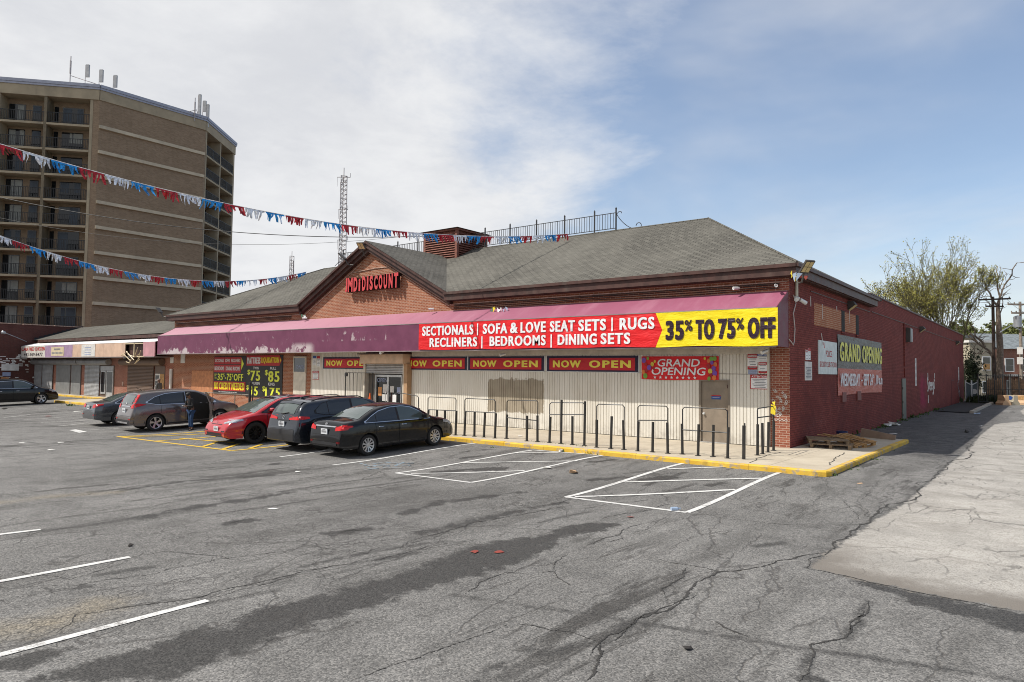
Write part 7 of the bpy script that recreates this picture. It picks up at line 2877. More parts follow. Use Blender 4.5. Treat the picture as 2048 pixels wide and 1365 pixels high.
def house(name, label, cx, D, w, depth, z_eave, wall_m, roof_m, wins, roof='flat', porch=None):
    c = DP(cx, 760, D)
    d = Vector((0.786, 0.618, 0))
    b = Vector((-0.618, 0.786, 0))
    o = thing(name, label, 'house', (c.x, c.y, fz))
    mb = MB()
    mb.obox((c.x, c.y, 0), d, b, (0, 0, 1), -w / 2, w / 2, 0, depth, fz - 0.3, z_eave)
    mb.build('wall', M_[wall_m], o)
    mb = MB()
    if roof == 'flat':
        mb.obox((c.x, c.y, 0), d, b, (0, 0, 1), -w / 2 - 0.2, w / 2 + 0.2, -0.2, depth, z_eave + 0.003, z_eave + 0.25)
    else:
        O = Vector((c.x, c.y, 0))
        e = lambda x, y, z: O + d * x + b * y + Vector((0, 0, z))
        mb.poly([e(-w / 2 - .3, -0.4, z_eave), e(w / 2 + .3, -0.4, z_eave), e(w / 2 + .3, depth * .5, z_eave + 1.9), e(-w / 2 - .3, depth * .5, z_eave + 1.9)])
        mb.poly([e(-w / 2 - .3, depth, z_eave), e(w / 2 + .3, depth, z_eave), e(w / 2 + .3, depth * .5, z_eave + 1.9), e(-w / 2 - .3, depth * .5, z_eave + 1.9)])
        for x in (-w / 2, w / 2):
            mb.poly([e(x, 0, z_eave), e(x, depth, z_eave), e(x, depth * .5, z_eave + 1.85)])
    mb.build('roof', M_[roof_m], o)
    for x, z, ww, hh, lit in wins:
        mb = MB()
        mb.obox((c.x, c.y, 0), d, b, (0, 0, 1), x - ww / 2 - 0.1, x + ww / 2 + 0.1, -0.08, -0.002, z - 0.1, z + hh + 0.1)
        f = mb.build('window', M_['white'], o)
        mb = MB()
        mb.obox((c.x, c.y, 0), d, b, (0, 0, 1), x - ww / 2, x + ww / 2, -0.10, -0.081, z + hh * 0.5, z + hh)
        mb.build('pane', M_['glass'], f)
        mb = MB()
        mb.obox((c.x, c.y, 0), d, b, (0, 0, 1), x - ww / 2, x + ww / 2, -0.095, -0.081, z, z + hh * 0.48)
        mb.build('pane', M_['wood_new' if lit else 'glass'], f)
    if porch:
        z, dep = porch
        mb = MB()
        mb.obox((c.x, c.y, 0), d, b, (0, 0, 1), -w / 2, w / 2, -dep, -0.003, z, z + 0.22)
        for x in (-w / 2 + .2, 0, w / 2 - .2):
            mb.obox((c.x, c.y, 0), d, b, (0, 0, 1), x - 0.08, x + 0.08, -dep + .1, -dep + .26, fz, z - 0.002)
        mb.build('porch', M_['offwhite'], o)
    return o


house('stucco_house', 'tan stucco row house with a flat roof beyond the alley end', 1966, 74, 2.7, 8, 6.15, 'stucco', 'offwhite', [(0.35, 3.3, 0.7, 1.3, True), (0.3, 0.9, 0.7, 1.1, False)])
house('grey_house', 'narrow grey sided house half hidden at the end of the maroon wall', 1925, 80, 3.2, 8, 7.0, 'stucco', 'slate', [(0.6, 4.0, 0.7, 1.5, False)], roof='flat')
house('brick_house', 'brick row house with a grey slate roof and white porch at the right edge', 2041, 76, 4.7, 8, 5.6, 'brick_house', 'slate', [(-1.2, 3.2, 0.8, 1.3, False), (0.6, 3.2, 0.8, 1.3, False), (-1.0, 0.6, 1.0, 1.5, False)], roof='gable', porch=(2.6, 1.6))
house('brick_house', 'brick row house beyond the right edge continuing the slate roofed row', 2140, 80, 5.5, 8, 5.6, 'brick_house', 'slate', [(-1.2, 3.2, 0.8, 1.3, False)], roof='gable', porch=(2.6, 1.6))
# dark ivy clump on the wall corner
rd = random.Random(3)
mb = MB()
c = DP(1943, 745, 68)
for _ in range(1500):
    q = Vector((c.x, c.y, 0)) + Vector((rd.gauss(0, 0.42), rd.gauss(0, 0.4), fz + 1.0 + abs(rd.gauss(1.6, 1.0))))
    a = Vector((rd.uniform(-1, 1), rd.uniform(-1, 1), rd.uniform(-1, 1))).normalized()
    b = a.cross(Vector((rd.uniform(-1, 1), rd.uniform(-1, 1), rd.uniform(-1, 1)))).normalized()
    mb.poly([q - a * 0.13, q + b * 0.07, q + a * 0.13, q - b * 0.07])
iv = thing('evergreen_shrub', 'dark evergreen shrub between the maroon wall end and the stucco house', 'shrub', (c.x, c.y, fz))
mb.build('foliage', M_['leaf_dark'], iv)
mb = MB()
for k in range(5):
    mb.tube([(c.x + 0.1 * k - 0.2, c.y, fz - 0.1), (c.x + 0.16 * k - 0.4, c.y, fz + 1.2), (c.x + 0.26 * k - 0.6, c.y + 0.2, fz + 2.6)], 0.05, 5)
mb.build('stem', M_['bark'], iv)


# ------------------------------------------------------------------ cars
def interp(tab, s):
    """smooth (monotone) curve through (s, value) pairs"""
    n = len(tab)
    if s <= tab[0][0]:
        return tab[0][1]
    if s >= tab[-1][0]:
        return tab[-1][1]
    for i in range(n - 1):
        if tab[i][0] <= s <= tab[i + 1][0]:
            break

    def slope(j):
        return (tab[j + 1][1] - tab[j][1]) / (tab[j + 1][0] - tab[j][0])

    def tang(j):
        if j == 0:
            return slope(0)
        if j == n - 1:
            return slope(n - 2)
        a, b = slope(j - 1), slope(j)
        if a * b <= 0:
            return 0.0
        return 2 * a * b / (a + b)
    h = tab[i + 1][0] - tab[i][0]
    t = (s - tab[i][0]) / h
    m0, m1 = tang(i) * h, tang(i + 1) * h
    return (2 * t ** 3 - 3 * t ** 2 + 1) * tab[i][1] + (t ** 3 - 2 * t ** 2 + t) * m0 + (-2 * t ** 3 + 3 * t ** 2) * tab[i + 1][1] + (t ** 3 - t ** 2) * m1


def lin(tab, s):
    return float(np.interp(s, [t[0] for t in tab], [t[1] for t in tab]))


def car_paint(name, c, metal=0.35, rough=0.22, dirt=0.12):
    t = NT(name)
    n = t.noise(2.0, 3)
    d = t.noise(1.4, 5, 0.65)
    cc = t.mix(t.step(n, 0.3, 0.7), tuple(v * 0.94 for v in c), c)
    z = t.xyz(t.obj())[2]
    dust = t.math('MULTIPLY', t.step(z, 0.75, 0.15), t.step(d, 0.35, 0.65))
    cc = t.mix(t.math('MULTIPLY', dust, dirt), cc, (0.19, 0.17, 0.15))
    t.b.inputs['Coat Weight'].default_value = 0.9 if dirt > 0.05 else 0.35
    t.b.inputs['Coat Roughness'].default_value = 0.04
    return t.out(cc, t.step(d, 0.2, 0.8, rough, rough + 0.1), metal, 0.5 if dirt > 0.05 else 0.32)


M_['tyre'] = mat('tyre_rubber', (0.022, 0.021, 0.020), 0.85, var=0.2, scale=8)
M_['rim'] = mat('rim_silver', (0.52, 0.52, 0.53), 0.3, 0.75, var=0.08)
M_['rim_black'] = mat('rim_black', (0.016, 0.016, 0.018), 0.3, 0.4)
M_['chrome'] = mat('chrome', (0.66, 0.66, 0.67), 0.14, 0.95, var=0.04)
M_['cladding'] = mat('bumper_plastic', (0.020, 0.020, 0.022), 0.5, var=0.15)
M_['seam'] = mat('panel_gap', (0.006, 0.006, 0.006), 0.8)
M_['tail'] = mat('tail_lamp_red', (0.50, 0.012, 0.014), 0.12, var=0.2, scale=9)
M_['tail_pale'] = mat('tail_lamp_pale', (0.55, 0.40, 0.38), 0.15, var=0.2, scale=9)
M_['tail_dark'] = mat('tail_lamp_dark', (0.10, 0.004, 0.006), 0.12)
M_['head'] = mat('head_lamp', (0.42, 0.44, 0.47), 0.08, 0.3, var=0.3, scale=14)
M_['plate'] = mat('licence_plate', (0.62, 0.64, 0.66), 0.45)
M_['interior'] = mat('car_interior', (0.020, 0.018, 0.016), 0.8)
M_['interior_tan'] = mat('door_lining', (0.060, 0.046, 0.036), 0.6)


class Car:
    def __init__(c, name, label, spec):
        c.sp = spec
        c.L, c.Wd, c.H = spec['L'], spec['W'], spec['H']
        c.o = thing(name, label, 'car', (0, 0, 0))
        c.body()

    def sill(c, s):
        sp = c.sp
        z = lin(sp.get('sill', [(0, .34), (.25, .26), (1.0, .22), (c.L - 1.0, .21), (c.L - .2, .24), (c.L, .30)]), s)
        for xw in (sp['rw'], sp['fw']):
            ra = sp['r'] * 1.16
            if abs(s - xw) < ra:
                z = max(z, sp['r'] + math.sqrt(ra * ra - (s - xw) ** 2) * 1.0)
        return z

    def belt(c, s):
        return lin(c.sp['belt'], s)

    def hw(c, s, z):
        sp = c.sp
        dr, df = s, c.L - s
        plan = 1.0
        R_, F_ = sp.get('rround', 0.55), sp.get('fround', 0.95)
        if dr < R_:
            plan -= sp.get('rtuck', 0.13) * (1 - dr / R_) ** 2.4
        if df < F_:
            plan -= sp.get('ftuck', 0.20) * (1 - df / F_) ** 2.3
        b = c.belt(s)
        zb = 0.2
        if z <= b:
            u = max(0, (z - zb) / (b - zb))
            k = 0.945 + 0.055 * math.sin(min(1, u / 0.62) * math.pi / 2) - (0.035 * max(0, (u - 0.62) / 0.38) ** 1.6)
            # a crease along the flank
            k -= 0.012 * math.exp(-((u - 0.40) / 0.07) ** 2)
        else:
            v = min(1.0, (z - b) / (c.H - b))
            top = sp.get('tumble', 0.70)
            k = 0.965 - 0.025 * min(1, v / 0.05) - (0.94 - top) * v ** 1.12
        return c.Wd / 2 * plan * k

    def body(c):
        sp = c.sp
        ss = set(np.linspace(0, c.L, 86).tolist())
        for d in (0.012, 0.03, 0.055, 0.085, 0.12):
            ss |= {d, c.L - d}
        for xw in (sp['rw'], sp['fw']):
            ra = sp['r'] * 1.16
            for a in np.linspace(0, math.pi, 15):
                ss.add(xw + ra * math.cos(a) * 0.9995)
            ss |= {xw - ra - 0.004, xw + ra + 0.004}
        ss = sorted(ss)
        keep = [ss[0]]
        for s in ss[1:]:
            if s - keep[-1] > 0.003:
                keep.append(s)
        ss = keep
        verts, rings = [], []
        NR = 15
        for s in ss:
            zt = interp(sp['top'], s)
            zb = min(c.sill(s), zt - 0.06)
            b = c.belt(s)
            span = zt - zb
            crown = min(sp.get('crown', 0.045), span * 0.15)
            r = min(0.075, span * 0.22)
            ze = zt - crown
            hi = ze - r
            # a gradual change from hood sections to cabin sections
            k = min(1, max(0, (hi - b - 0.02) / 0.10))
            uni = [zb + (hi - zb) * i / (NR - 1) for i in range(NR)]
            cab = [zb + (b - 0.012 - zb) * i / 7 for i in range(8)] + [b + 0.014] + [b + 0.014 + (hi - b - 0.014) * i / 6 for i in range(1, 7)]
            zs = [u * (1 - k) + q * k for u, q in zip(uni, cab)] if k > 0 else uni
            ring = [(0.0, zb), (c.hw(s, zb) * 0.86, zb)]
            for z in zs:
                ring.append((c.hw(s, z), z))
            w = c.hw(s, ze)
            for a in (30, 60, 90):
                a = R(a)
                wz = c.hw(s, hi + r * math.sin(a))
                ring.append((wz - r * 0.9 * (1 - math.cos(a)), hi + r * math.sin(a)))
            we = ring[-1][0]
            for f in (0.8, 0.55, 0.28, 0.0):
                ring.append((we * f, zt - crown * f * f))
            rings.append((s, ring))
        n = len(rings[0][1])
        full = 2 * n - 2
        for s, ring in rings:
            x = s - c.L / 2
            verts += [(x, y, z) for y, z in ring]
            verts += [(x, -y, z) for y, z in ring[-2:0:-1]]
        faces, mi = [], []
        for i in range(len(rings) - 1):
            for k in range(full):
                k2 = (k + 1) % full
                faces.append((i * full + k, i * full + k2, (i + 1) * full + k2, (i + 1) * full + k))
                mi.append(1 if k in (0, full - 1) or k in (1, full - 2) else 0)
        faces.append(tuple(range(full - 1, -1, -1)))
        faces.append(tuple((len(rings) - 1) * full + k for k in range(full)))
        mi += [0, 0]
        mb = MB()
        mb.v, mb.f, mb.m = verts, faces, mi
        c.bo = mb.build('body', None, c.o, local=True, smooth=32, mats=[sp['paint'], M_['cladding']])
        c.bvh = BVHTree.FromPolygons([Vector(v) for v in verts], faces)

    def hit(c, o, d):
        h = c.bvh.ray_cast(Vector(o), Vector(d).normalized())
        return (h[0], h[1]) if h[0] is not None else (None, None)

    def grid(c, name, m, og, d, nu, nv, off=0.006, parent=None):
        """a patch that lies on the body: og(u, v) gives the start of each ray"""
        mb = MB()
        d = Vector(d).normalized()
        P = {}
        for i in range(nu + 1):
            for j in range(nv + 1):
                p, nn = c.hit(og(i / nu, j / nv), d)
                if p is not None:
                    if nn.dot(d) > 0:
                        nn = -nn
                    P[i, j] = p + nn * off * 0.5 - d * off * 0.6
        for i in range(nu):
            for j in range(nv):
                q = [P.get(k) for k in ((i, j), (i + 1, j), (i + 1, j + 1), (i, j + 1))]
                if all(x is not None for x in q):
                    if max((q[0] - q[2]).length, (q[1] - q[3]).length) < 0.6:
                        mb.quad(*q)
        if not mb.f:
            return None
        return mb.build(name, M_[m] if isinstance(m, str) else m, parent or c.o, local=True, smooth=50)

    def side(c, name, m, s0, s1, zl, zh, sd, nu=14, nv=6, off=0.006, parent=None):
        fl = zl if callable(zl) else (lambda s: zl)
        fh = zh if callable(zh) else (lambda s: zh)

        def og(u, v):
            s = s0 + (s1 - s0) * u
            a, b = fl(s), fh(s)
            if b < a:
                b = a
            return (s - c.L / 2, sd * 2.5, a + (b - a) * v)
        return c.grid(name, m, og, (0, -sd, 0), nu, nv, off, parent)

    def rear(c, name, m, y0, y1, zl, zh, nu=10, nv=4, off=0.006, front=False, parent=None):
        fl = zl if callable(zl) else (lambda y: zl)
        fh = zh if callable(zh) else (lambda y: zh)
        X = 4 if front else -4

        def og(u, v):
            y = y0 + (y1 - y0) * u
            return (X, y, fl(y) + (fh(y) - fl(y)) * v)
        return c.grid(name, m, og, (-1 if front else 1, 0, 0), nu, nv, off, parent)

    def top(c, name, m, s0, s1, wf, nu=8, nv=10, off=0.007):
        def og(u, v):
            s = s0 + (s1 - s0) * v
            w = wf(s)
            return (s - c.L / 2, (u * 2 - 1) * w, 3)
        return c.grid(name, m, og, (0, 0, -1), nu, nv, off)

    def glass(c, sides=(1, -1), skip=None):
        sp = c.sp
        wl, wh = (lambda s: lin(sp['win_lo'], s)), (lambda s: lin(sp['win_hi'], s))
        e = 0.020
        s0, s1 = sp['win_hi'][0][0], sp['win_hi'][-1][0]
        for sd in sides:
            c.side('window_trim', sp.get('trim', 'chrome'), s0 - 0.035, s1 + 0.035, lambda s: wl(min(max(s, s0), s1)) - e, lambda s: wh(min(max(s, s0), s1)) + e, sd, 26, 5, 0.005)
            for k, (a, b) in enumerate(sp['panes']):
                if skip and (sd, k) in skip:
                    continue
                c.side('window', 'glass_clear' if (sd, k) in sp.get('clear', ()) else 'glass_car', a, b, wl, wh, sd, 14, 6, 0.010)
            for s in sp.get('pillars', ()):
                c.side('pillar', 'black', s[0], s[1], wl, wh, sd, 2, 6, 0.0105)
        a, b = sp['shield']
        c.top('windscreen', sp.get('shield_glass', 'glass_clear'), a, b, lambda s: c.hw(s, interp(sp['top'], s) - 0.05) - sp.get('shield_in', 0.12), 10, 10)
        a, b = sp['backlight']
        c.top('rear_window', sp.get('back_glass', 'glass_clear'), a, b, lambda s: c.hw(s, interp(sp['top'], s) - 0.05) - 0.13, 10, 10)

    def wheels(c, style, m='rim'):
        sp = c.sp
        r = sp['r']
        for sx in (sp['rw'], sp['fw']):
            for sd in (1, -1):
                x = sx - c.L / 2
                yo = sd * (c.Wd / 2 - 0.035)
                ax = (0, sd, 0)
                w = thing('wheel', None, None)
                w.parent = c.o
                w.location = (0, 0, 0)
                mb = MB()
                o = (x, yo - sd * 0.215, r)
                mb.lathe(o, ax, [(0, r * 0.62), (0.0, r * 0.93), (0.025, r * 0.99), (0.19, r * 0.99), (0.212, r * 0.94), (0.218, r * 0.80), (0.208, r * 0.69), (0.19, r * 0.67)], 30)
                mb.build('tyre', M_['tyre'], w, local=True, smooth=35)
                mb = MB()
                mb.lathe(o, ax, [(0.10, 0.0), (0.11, r * 0.6), (0.19, r * 0.655), (0.206, r * 0.69), (0.200, r * 0.64), (0.12, r * 0.60)], 30)
                mb.build('rim_barrel', M_['rim_black'], w, local=True, smooth=35)
                mb = MB()
                mb.lathe(o, ax, [(0.192, r * 0.60), (0.205, r * 0.63), (0.209, r * 0.68), (0.195, r * 0.685)], 30)
                n = style[0]
                for k in range(n):
                    a = 2 * math.pi * k / n + 0.3
                    rad = Vector((math.cos(a), 0, math.sin(a)))
                    tan = Vector((-math.sin(a), 0, math.cos(a)))
                    w0, w1 = style[1], style[2]
                    c0 = Vector(o) + Vector(ax) * 0.175
                    c1 = Vector(o) + Vector(ax) * 0.200
                    a0, b0 = c0 + rad * r * 0.12, c1 + rad * r * 0.64 + tan * style[3] * r
                    mb.prism([a0 - tan * w0 * r, b0 - tan * w1 * r, b0 + tan * w1 * r, a0 + tan * w0 * r], Vector(ax) * 0.014)
                mb.lathe(o, ax, [(0.18, r * 0.20), (0.20, r * 0.18), (0.205, 0.0)], 16)
                mb.build('rim', M_[m], w, local=True, smooth=30)

    def seams(c, xs, sides=(1, -1), top=None):
        for sd in sides:
            for s in xs:
                c.side('panel_gap', 'seam', s - 0.006, s + 0.006, 0.30, lambda s_: c.belt(s_) - 0.02, sd, 1, 10, 0.004)
            c.side('panel_gap', 'seam', min(xs), max(xs), 0.295, 0.307, sd, 10, 1, 0.004)

    def handles(c, ss, z, m='chrome', sides=(1, -1)):
        for sd in sides:
            for s in ss:
                p, n = c.hit((s - c.L / 2, sd * 2.5, z), (0, -sd, 0))
                if p is None:
                    continue
                mb = MB()
                mb.tube([p + Vector((-0.09, -sd * 0.01, 0)), p + Vector((-0.075, sd * 0.025, 0.004)), p + Vector((0.075, sd * 0.025, 0.004)), p + Vector((0.09, -sd * 0.01, 0))], 0.016, 6)
                mb.build('handle', M_[m] if isinstance(m, str) else m, c.o, local=True, smooth=40)

    def mirrors(c, s, z, m=None):
        for sd in (1, -1):
            p, n = c.hit((s - c.L / 2, sd * 2.5, z), (0, -sd, 0))
            if p is None:
                continue
            mb = MB()
            b = p + Vector((-0.02, sd * 0.13, 0.03))
            for (x, sc) in ((-0.07, 0.8), (-0.05, 1.0), (0.04, 0.9), (0.09, 0.45)):
                mb.v += [tuple(b + Vector((x, dy * sc, dz * sc))) for dy, dz in ((-0.11, -0.07), (0.11, -0.06), (0.12, 0.05), (-0.10, 0.075))]
            for i in range(3):
                for k in range(4):
                    k2 = (k + 1) % 4
                    mb.f.append((i * 4 + k, i * 4 + k2, i * 4 + 4 + k2, i * 4 + 4 + k))
            mb.f += [(3, 2, 1, 0), (12, 13, 14, 15)]
            mb.tube([p, b], 0.03, 6)
            mb.build('mirror', m or c.sp['paint'], c.o, local=True, smooth=40)

    def plate(c, z, front=False, tilt=0.0, y=0.0, blue=True):
        X = 4 if front else -4
        p, n = c.hit((X, y, z), (-1 if front else 1, 0, 0))
        if p is None:
            return
        dx_ = 1 if front else -1
        mb = MB()
        q = p + Vector((dx_ * 0.03, 0, 0))
        mb.box(q.x - 0.012, q.x + 0.012, y - 0.155, y + 0.155, z - 0.08, z + 0.08)
        o = mb.build('licence_plate', M_['plate'], c.o, local=True)
        mb = MB()
        xx = q.x + dx_ * 0.014
        for k in range(6):
            y0 = y - 0.12 + k * 0.042
            mb.box(xx - 0.001, xx + 0.001, y0, y0 + 0.028, z - 0.035, z + 0.03)
        mb.box(xx - 0.001, xx + 0.001, y - 0.08, y + 0.08, z + 0.048, z + 0.068)
        mb.build('plate_print', M_['grey_text'], o, local=True)

    def emblem(c, z, front=False, r=0.05):
        X = 4 if front else -4
        p, n = c.hit((X, 0, z), (-1 if front else 1, 0, 0))
        if p is None:
            return
        mb = MB()
        pts = [p + n * 0.012 + Vector((0, math.cos(a) * r, math.sin(a) * r * 0.8)) for a in [i * 6.2832 / 18 for i in range(19)]]
        mb.tube(pts, 0.008, 5)
        mb.tube([pts[0], pts[9]], 0.008, 5)
        mb.build('emblem', M_['chrome'], c.o, local=True, smooth=40)

    def place(c, x, y, rz):
        h = Vector((math.cos(rz), math.sin(rz)))
        a = (x + h.x * 1.35, y + h.y * 1.35)
        b = (x - h.x * 1.35, y - h.y * 1.35)
        za, zb = gz(*a), gz(*b)
        c.o.location = (x, y, (za + zb) / 2 + 0.004)
        c.o.rotation_euler = (0, -math.atan2(za - zb, 2.7), rz)

    def by_wheel(c, uv, s, side, rz):
        """put the near wheel at station s, on the given side, where the photograph has it"""
        p = G(*uv)
        h = Vector((math.cos(rz), math.sin(rz)))
        l = Vector((-h.y, h.x))
        off = h * (s - c.L / 2) + l * side * (c.Wd / 2 - 0.14)
        c.place(p.x - off.x, p.y - off.y, rz)


def common(c, z_handle, hs, mz, ms, gaps, rim, rim_m='rim', hm='chrome'):
    c.wheels(rim, rim_m)
    c.seams(gaps)
    c.handles(hs, z_handle, hm)
    c.mirrors(ms, mz)


# ---- black saloon
P_ = dict(L=4.63, W=1.76, H=1.495, r=0.318, rw=0.98, fw=3.68, paint=car_paint('paint_black', (0.004, 0.004, 0.005), 0.0, 0.10, 0.03),
          top=[(0, .56), (.015, .68), (.05, .86), (.10, 1.00), (.16, 1.065), (.40, 1.095), (.68, 1.125), (1.0, 1.26), (1.35, 1.395), (1.75, 1.472), (2.2, 1.495), (2.6, 1.475), (2.95, 1.395), (3.3, 1.21), (3.62, 1.03), (3.75, .995), (4.1, .93), (4.38, .84), (4.54, .73), (4.60, .62), (4.63, .50)],
          belt=[(0, .93), (1, .985), (2, .965), (3.5, .93), (4.2, .86), (4.63, .7)],
          win_lo=[(.88, 1.00), (1.5, .985), (3.42, .945)], win_hi=[(.88, 1.01), (1.12, 1.15), (1.45, 1.29), (1.9, 1.375), (2.4, 1.385), (2.75, 1.325), (3.05, 1.19), (3.42, .96)],
          panes=[(.90, 1.28), (1.31, 2.12), (2.20, 3.40)], pillars=[(2.12, 2.20), (1.28, 1.31)], shield=(2.98, 3.60), backlight=(.72, 1.42), back_glass='glass_clear', clear={(-1, 2)}, tumble=.70)
sed = Car('black_sedan', 'black four door saloon parked nose in, nearest the barriers on the kerb', P_)
c = sed
c.glass()
common(c, .83, (1.45, 2.35), 1.0, 3.22, (1.25, 2.16, 3.36), (10, 0.05, 0.085, 0.03))
for sd in (1, -1):
    c.rear('tail_lamp', 'tail', sd * .50, sd * .84, lambda y: .80 + (abs(y) - .5) * .10, lambda y: .90 + (abs(y) - .5) * .28, 8, 3, .012)
    c.side('tail_lamp', 'tail', .03, .42, lambda s: .83 + s * .18, lambda s: .985 - s * .10, sd, 8, 3, .012)
    c.rear('reflector', 'tail_dark', sd * .60, sd * .76, .44, .50, 3, 1, .01)
    c.rear('head_lamp', 'head', sd * .48, sd * .80, .66, .76, 6, 3, .01, True)
    c.side('head_lamp', 'head', 4.05, 4.5, lambda s: .70 + (4.5 - s) * .12, lambda s: .78 + (4.5 - s) * .16, sd, 6, 3, .01)
c.rear('boot_trim', 'chrome', -.50, .50, .905, .940, 10, 1, .02)
c.rear('bumper_insert', 'cladding', -.62, .62, .38, .47, 10, 2, .01)
c.rear('boot_gap', 'seam', -.66, .66, .665, .675, 10, 1, .006)
c.rear('grille', 'black', -.42, .42, .48, .68, 8, 3, .01, True)
c.plate(.77)
c.emblem(.985)
c.by_wheel((733, 911.5), .98, -1, R(87))

# ---- dark grey crossover beside it
P_ = dict(L=4.60, W=1.855, H=1.70, r=0.355, rw=0.96, fw=3.65, paint=car_paint('paint_slate', (0.020, 0.025, 0.035), 0.5, 0.16, 0.06),
          top=[(0, .58), (.015, .72), (.06, .80), (.10, .96), (.15, 1.15), (.24, 1.34), (.38, 1.50), (.44, 1.55), (.54, 1.578), (1.0, 1.61), (1.8, 1.64), (2.4, 1.63), (2.8, 1.58), (3.05, 1.52), (3.65, 1.16), (3.8, 1.11), (4.2, 1.04), (4.42, .94), (4.54, .78), (4.59, .62), (4.60, .5)],
          belt=[(0, 1.02), (1, 1.09), (3.5, 1.05), (4.2, .95), (4.6, .8)],
          win_lo=[(.75, 1.20), (1.1, 1.12), (3.42, 1.075)], win_hi=[(.75, 1.26), (1.0, 1.46), (1.4, 1.54), (2.4, 1.56), (2.75, 1.50), (3.05, 1.34), (3.42, 1.09)],
          panes=[(.78, 1.22), (1.25, 2.12), (2.20, 3.40)], pillars=[(2.12, 2.20), (1.22, 1.25)], shield=(2.95, 3.62), backlight=(.20, .36), back_glass='glass_car', trim='black', clear={(-1, 2)}, tumble=.70, rtuck=.12)
rav = Car('grey_crossover', 'dark slate grey crossover parked nose in between the red and black cars', P_)
c = rav
c.glass()
c.rear('rear_window', 'glass_clear', -.54, .54, 1.19, 1.49, 10, 8, .012)
common(c, .93, (1.5, 2.4), 1.12, 3.2, (1.2, 2.16, 3.3), (5, .09, .12, .02), 'rim', sed.sp['paint'])
c.rear('rear_bumper', 'cladding', -.86, .86, .36, .70, 14, 5, .016)
c.side('wheel_arch_trim', 'cladding', .50, 1.42, .36, lambda s: max(.37, .355 + math.sqrt(max(0, .48 ** 2 - (s - .96) ** 2))), -1, 20, 3, .008)
c.side('wheel_arch_trim', 'cladding', 3.19, 4.11, .36, lambda s: max(.37, .355 + math.sqrt(max(0, .48 ** 2 - (s - 3.65) ** 2))), -1, 20, 3, .008)
for sd in (1, -1):
    c.rear('tail_lamp', 'tail', sd * .34, sd * .90, lambda y: 1.00 + (abs(y) - .34) * .02, lambda y: 1.06 + (abs(y) - .34) * .14, 8, 2, .012)
    c.side('tail_lamp', 'tail', .10, .50, lambda s: 1.00 + s * .06, lambda s: 1.15 - s * .12, sd, 8, 2, .012)
c.rear('garnish', 'cladding', -.36, .36, .965, .995, 8, 1, .012)
c.rear('hatch_gap', 'seam', -.70, .70, .715, .725, 10, 1, .006)
c.top('spoiler', P_['paint'], .36, .62, lambda s: .60, 8, 4, .03)
mb = MB()
p, _n = c.hit((-4, 0.05, 1.17), (1, 0, 0))
mb.tube([p + Vector((-.03, .1, 0)), p + Vector((-.01, -.32, .06))], .012, 5)
mb.build('wiper', M_['black'], c.o, local=True)
for sd in (1, -1):
    mb = MB()
    pts = []
    for k in range(9):
        s = .75 + k * .26
        q, _n = c.hit((s - c.L / 2, sd * .60, 3), (0, 0, -1))
        pts.append(q + Vector((0, 0, .05 if 0 < k < 8 else .0)))
    mb.tube(pts, .018, 5)
    mb.build('roof_rail', M_['rail'], c.o, local=True)
mb = MB()
p, _n = c.hit((-c.L / 2 + .85, 0, 3), (0, 0, -1))
mb.prism([p + Vector((-.12, -.02, 0)), p + Vector((.1, -.02, 0)), p + Vector((-.08, -.01, .07))], (0, .04, 0))
mb.build('aerial_fin', M_['black'], c.o, local=True)
c.plate(.87)
c.emblem(1.065, False, .055)
c.by_wheel((587, 892), .96, 1, R(87.5))

# ---- red electric crossover, backed in
P_ = dict(L=5.04, W=2.0, H=1.58, r=0.375, rw=1.05, fw=4.02, paint=car_paint('paint_red', (0.47, 0.010, 0.020), 0.2, 0.12),
          top=[(0, .6), (.03, .85), (.12, 1.02), (.5, 1.27), (1.0, 1.47), (1.7, 1.54), (2.3, 1.575), (2.8, 1.555), (3.2, 1.455), (3.7, 1.24), (4.02, 1.09), (4.15, 1.06), (4.5, .98), (4.78, .86), (4.92, .74), (5.0, .62), (5.04, .5)],
          belt=[(0, 1.0), (1, 1.07), (3.6, 1.02), (4.4, .93), (5.04, .75)],
          win_lo=[(.9, 1.17), (2.0, 1.10), (3.75, 1.045)], win_hi=[(.9, 1.20), (1.3, 1.36), (2.0, 1.50), (2.6, 1.51), (3.0, 1.43), (3.4, 1.25), (3.75, 1.06)],
          panes=[(.92, 1.7), (1.74, 2.5), (2.58, 3.72)], pillars=[(2.5, 2.58), (1.7, 1.74)], shield=(3.12, 4.02), backlight=(.25, .95), trim='black', shield_in=.10, tumble=.68, ftuck=.23, fround=1.1)
redc = Car('red_crossover', 'glossy red electric crossover backed in on the yellow hatching, nose to the lot', P_)
c = redc
c.glass()
c.top('roof_glass', 'glass_car', 2.3, 3.10, lambda s: c.hw(s, interp(P_['top'], s) - .05) - .12, 8, 6, .0075)
common(c, .95, (1.9, 2.8), 1.10, 3.45, (1.65, 2.54, 3.6), (10, .035, .05, .10), 'rim_black', P_['paint'])
for sd in (1, -1):
    c.rear('head_lamp', 'head', sd * .46, sd * .90, lambda y: .735 + (abs(y) - .46) * .10, lambda y: .785 + (abs(y) - .46) * .22, 8, 3, .012, True)
    c.side('head_lamp', 'head', 4.45, 4.84, lambda s: .79 + (4.84 - s) * .10, lambda s: .86 + (4.84 - s) * .08, sd, 8, 2, .012)
    c.rear('bumper_vent', 'black', sd * .52, sd * .80, .475, .515, 4, 1, .008, True)
    c.side('tail_lamp', 'tail', .04, .5, 1.0, 1.06, sd, 6, 1, .01)
c.rear('lower_grille', 'black', -.56, .56, .345, .425, 10, 2, .008, True)
c.rear('bumper_slit', 'black', -.40, .40, .700, .716, 10, 1, .010, True)
c.rear('skirt', 'cladding', -.8, .8, .30, .335, 10, 1, .008, True)
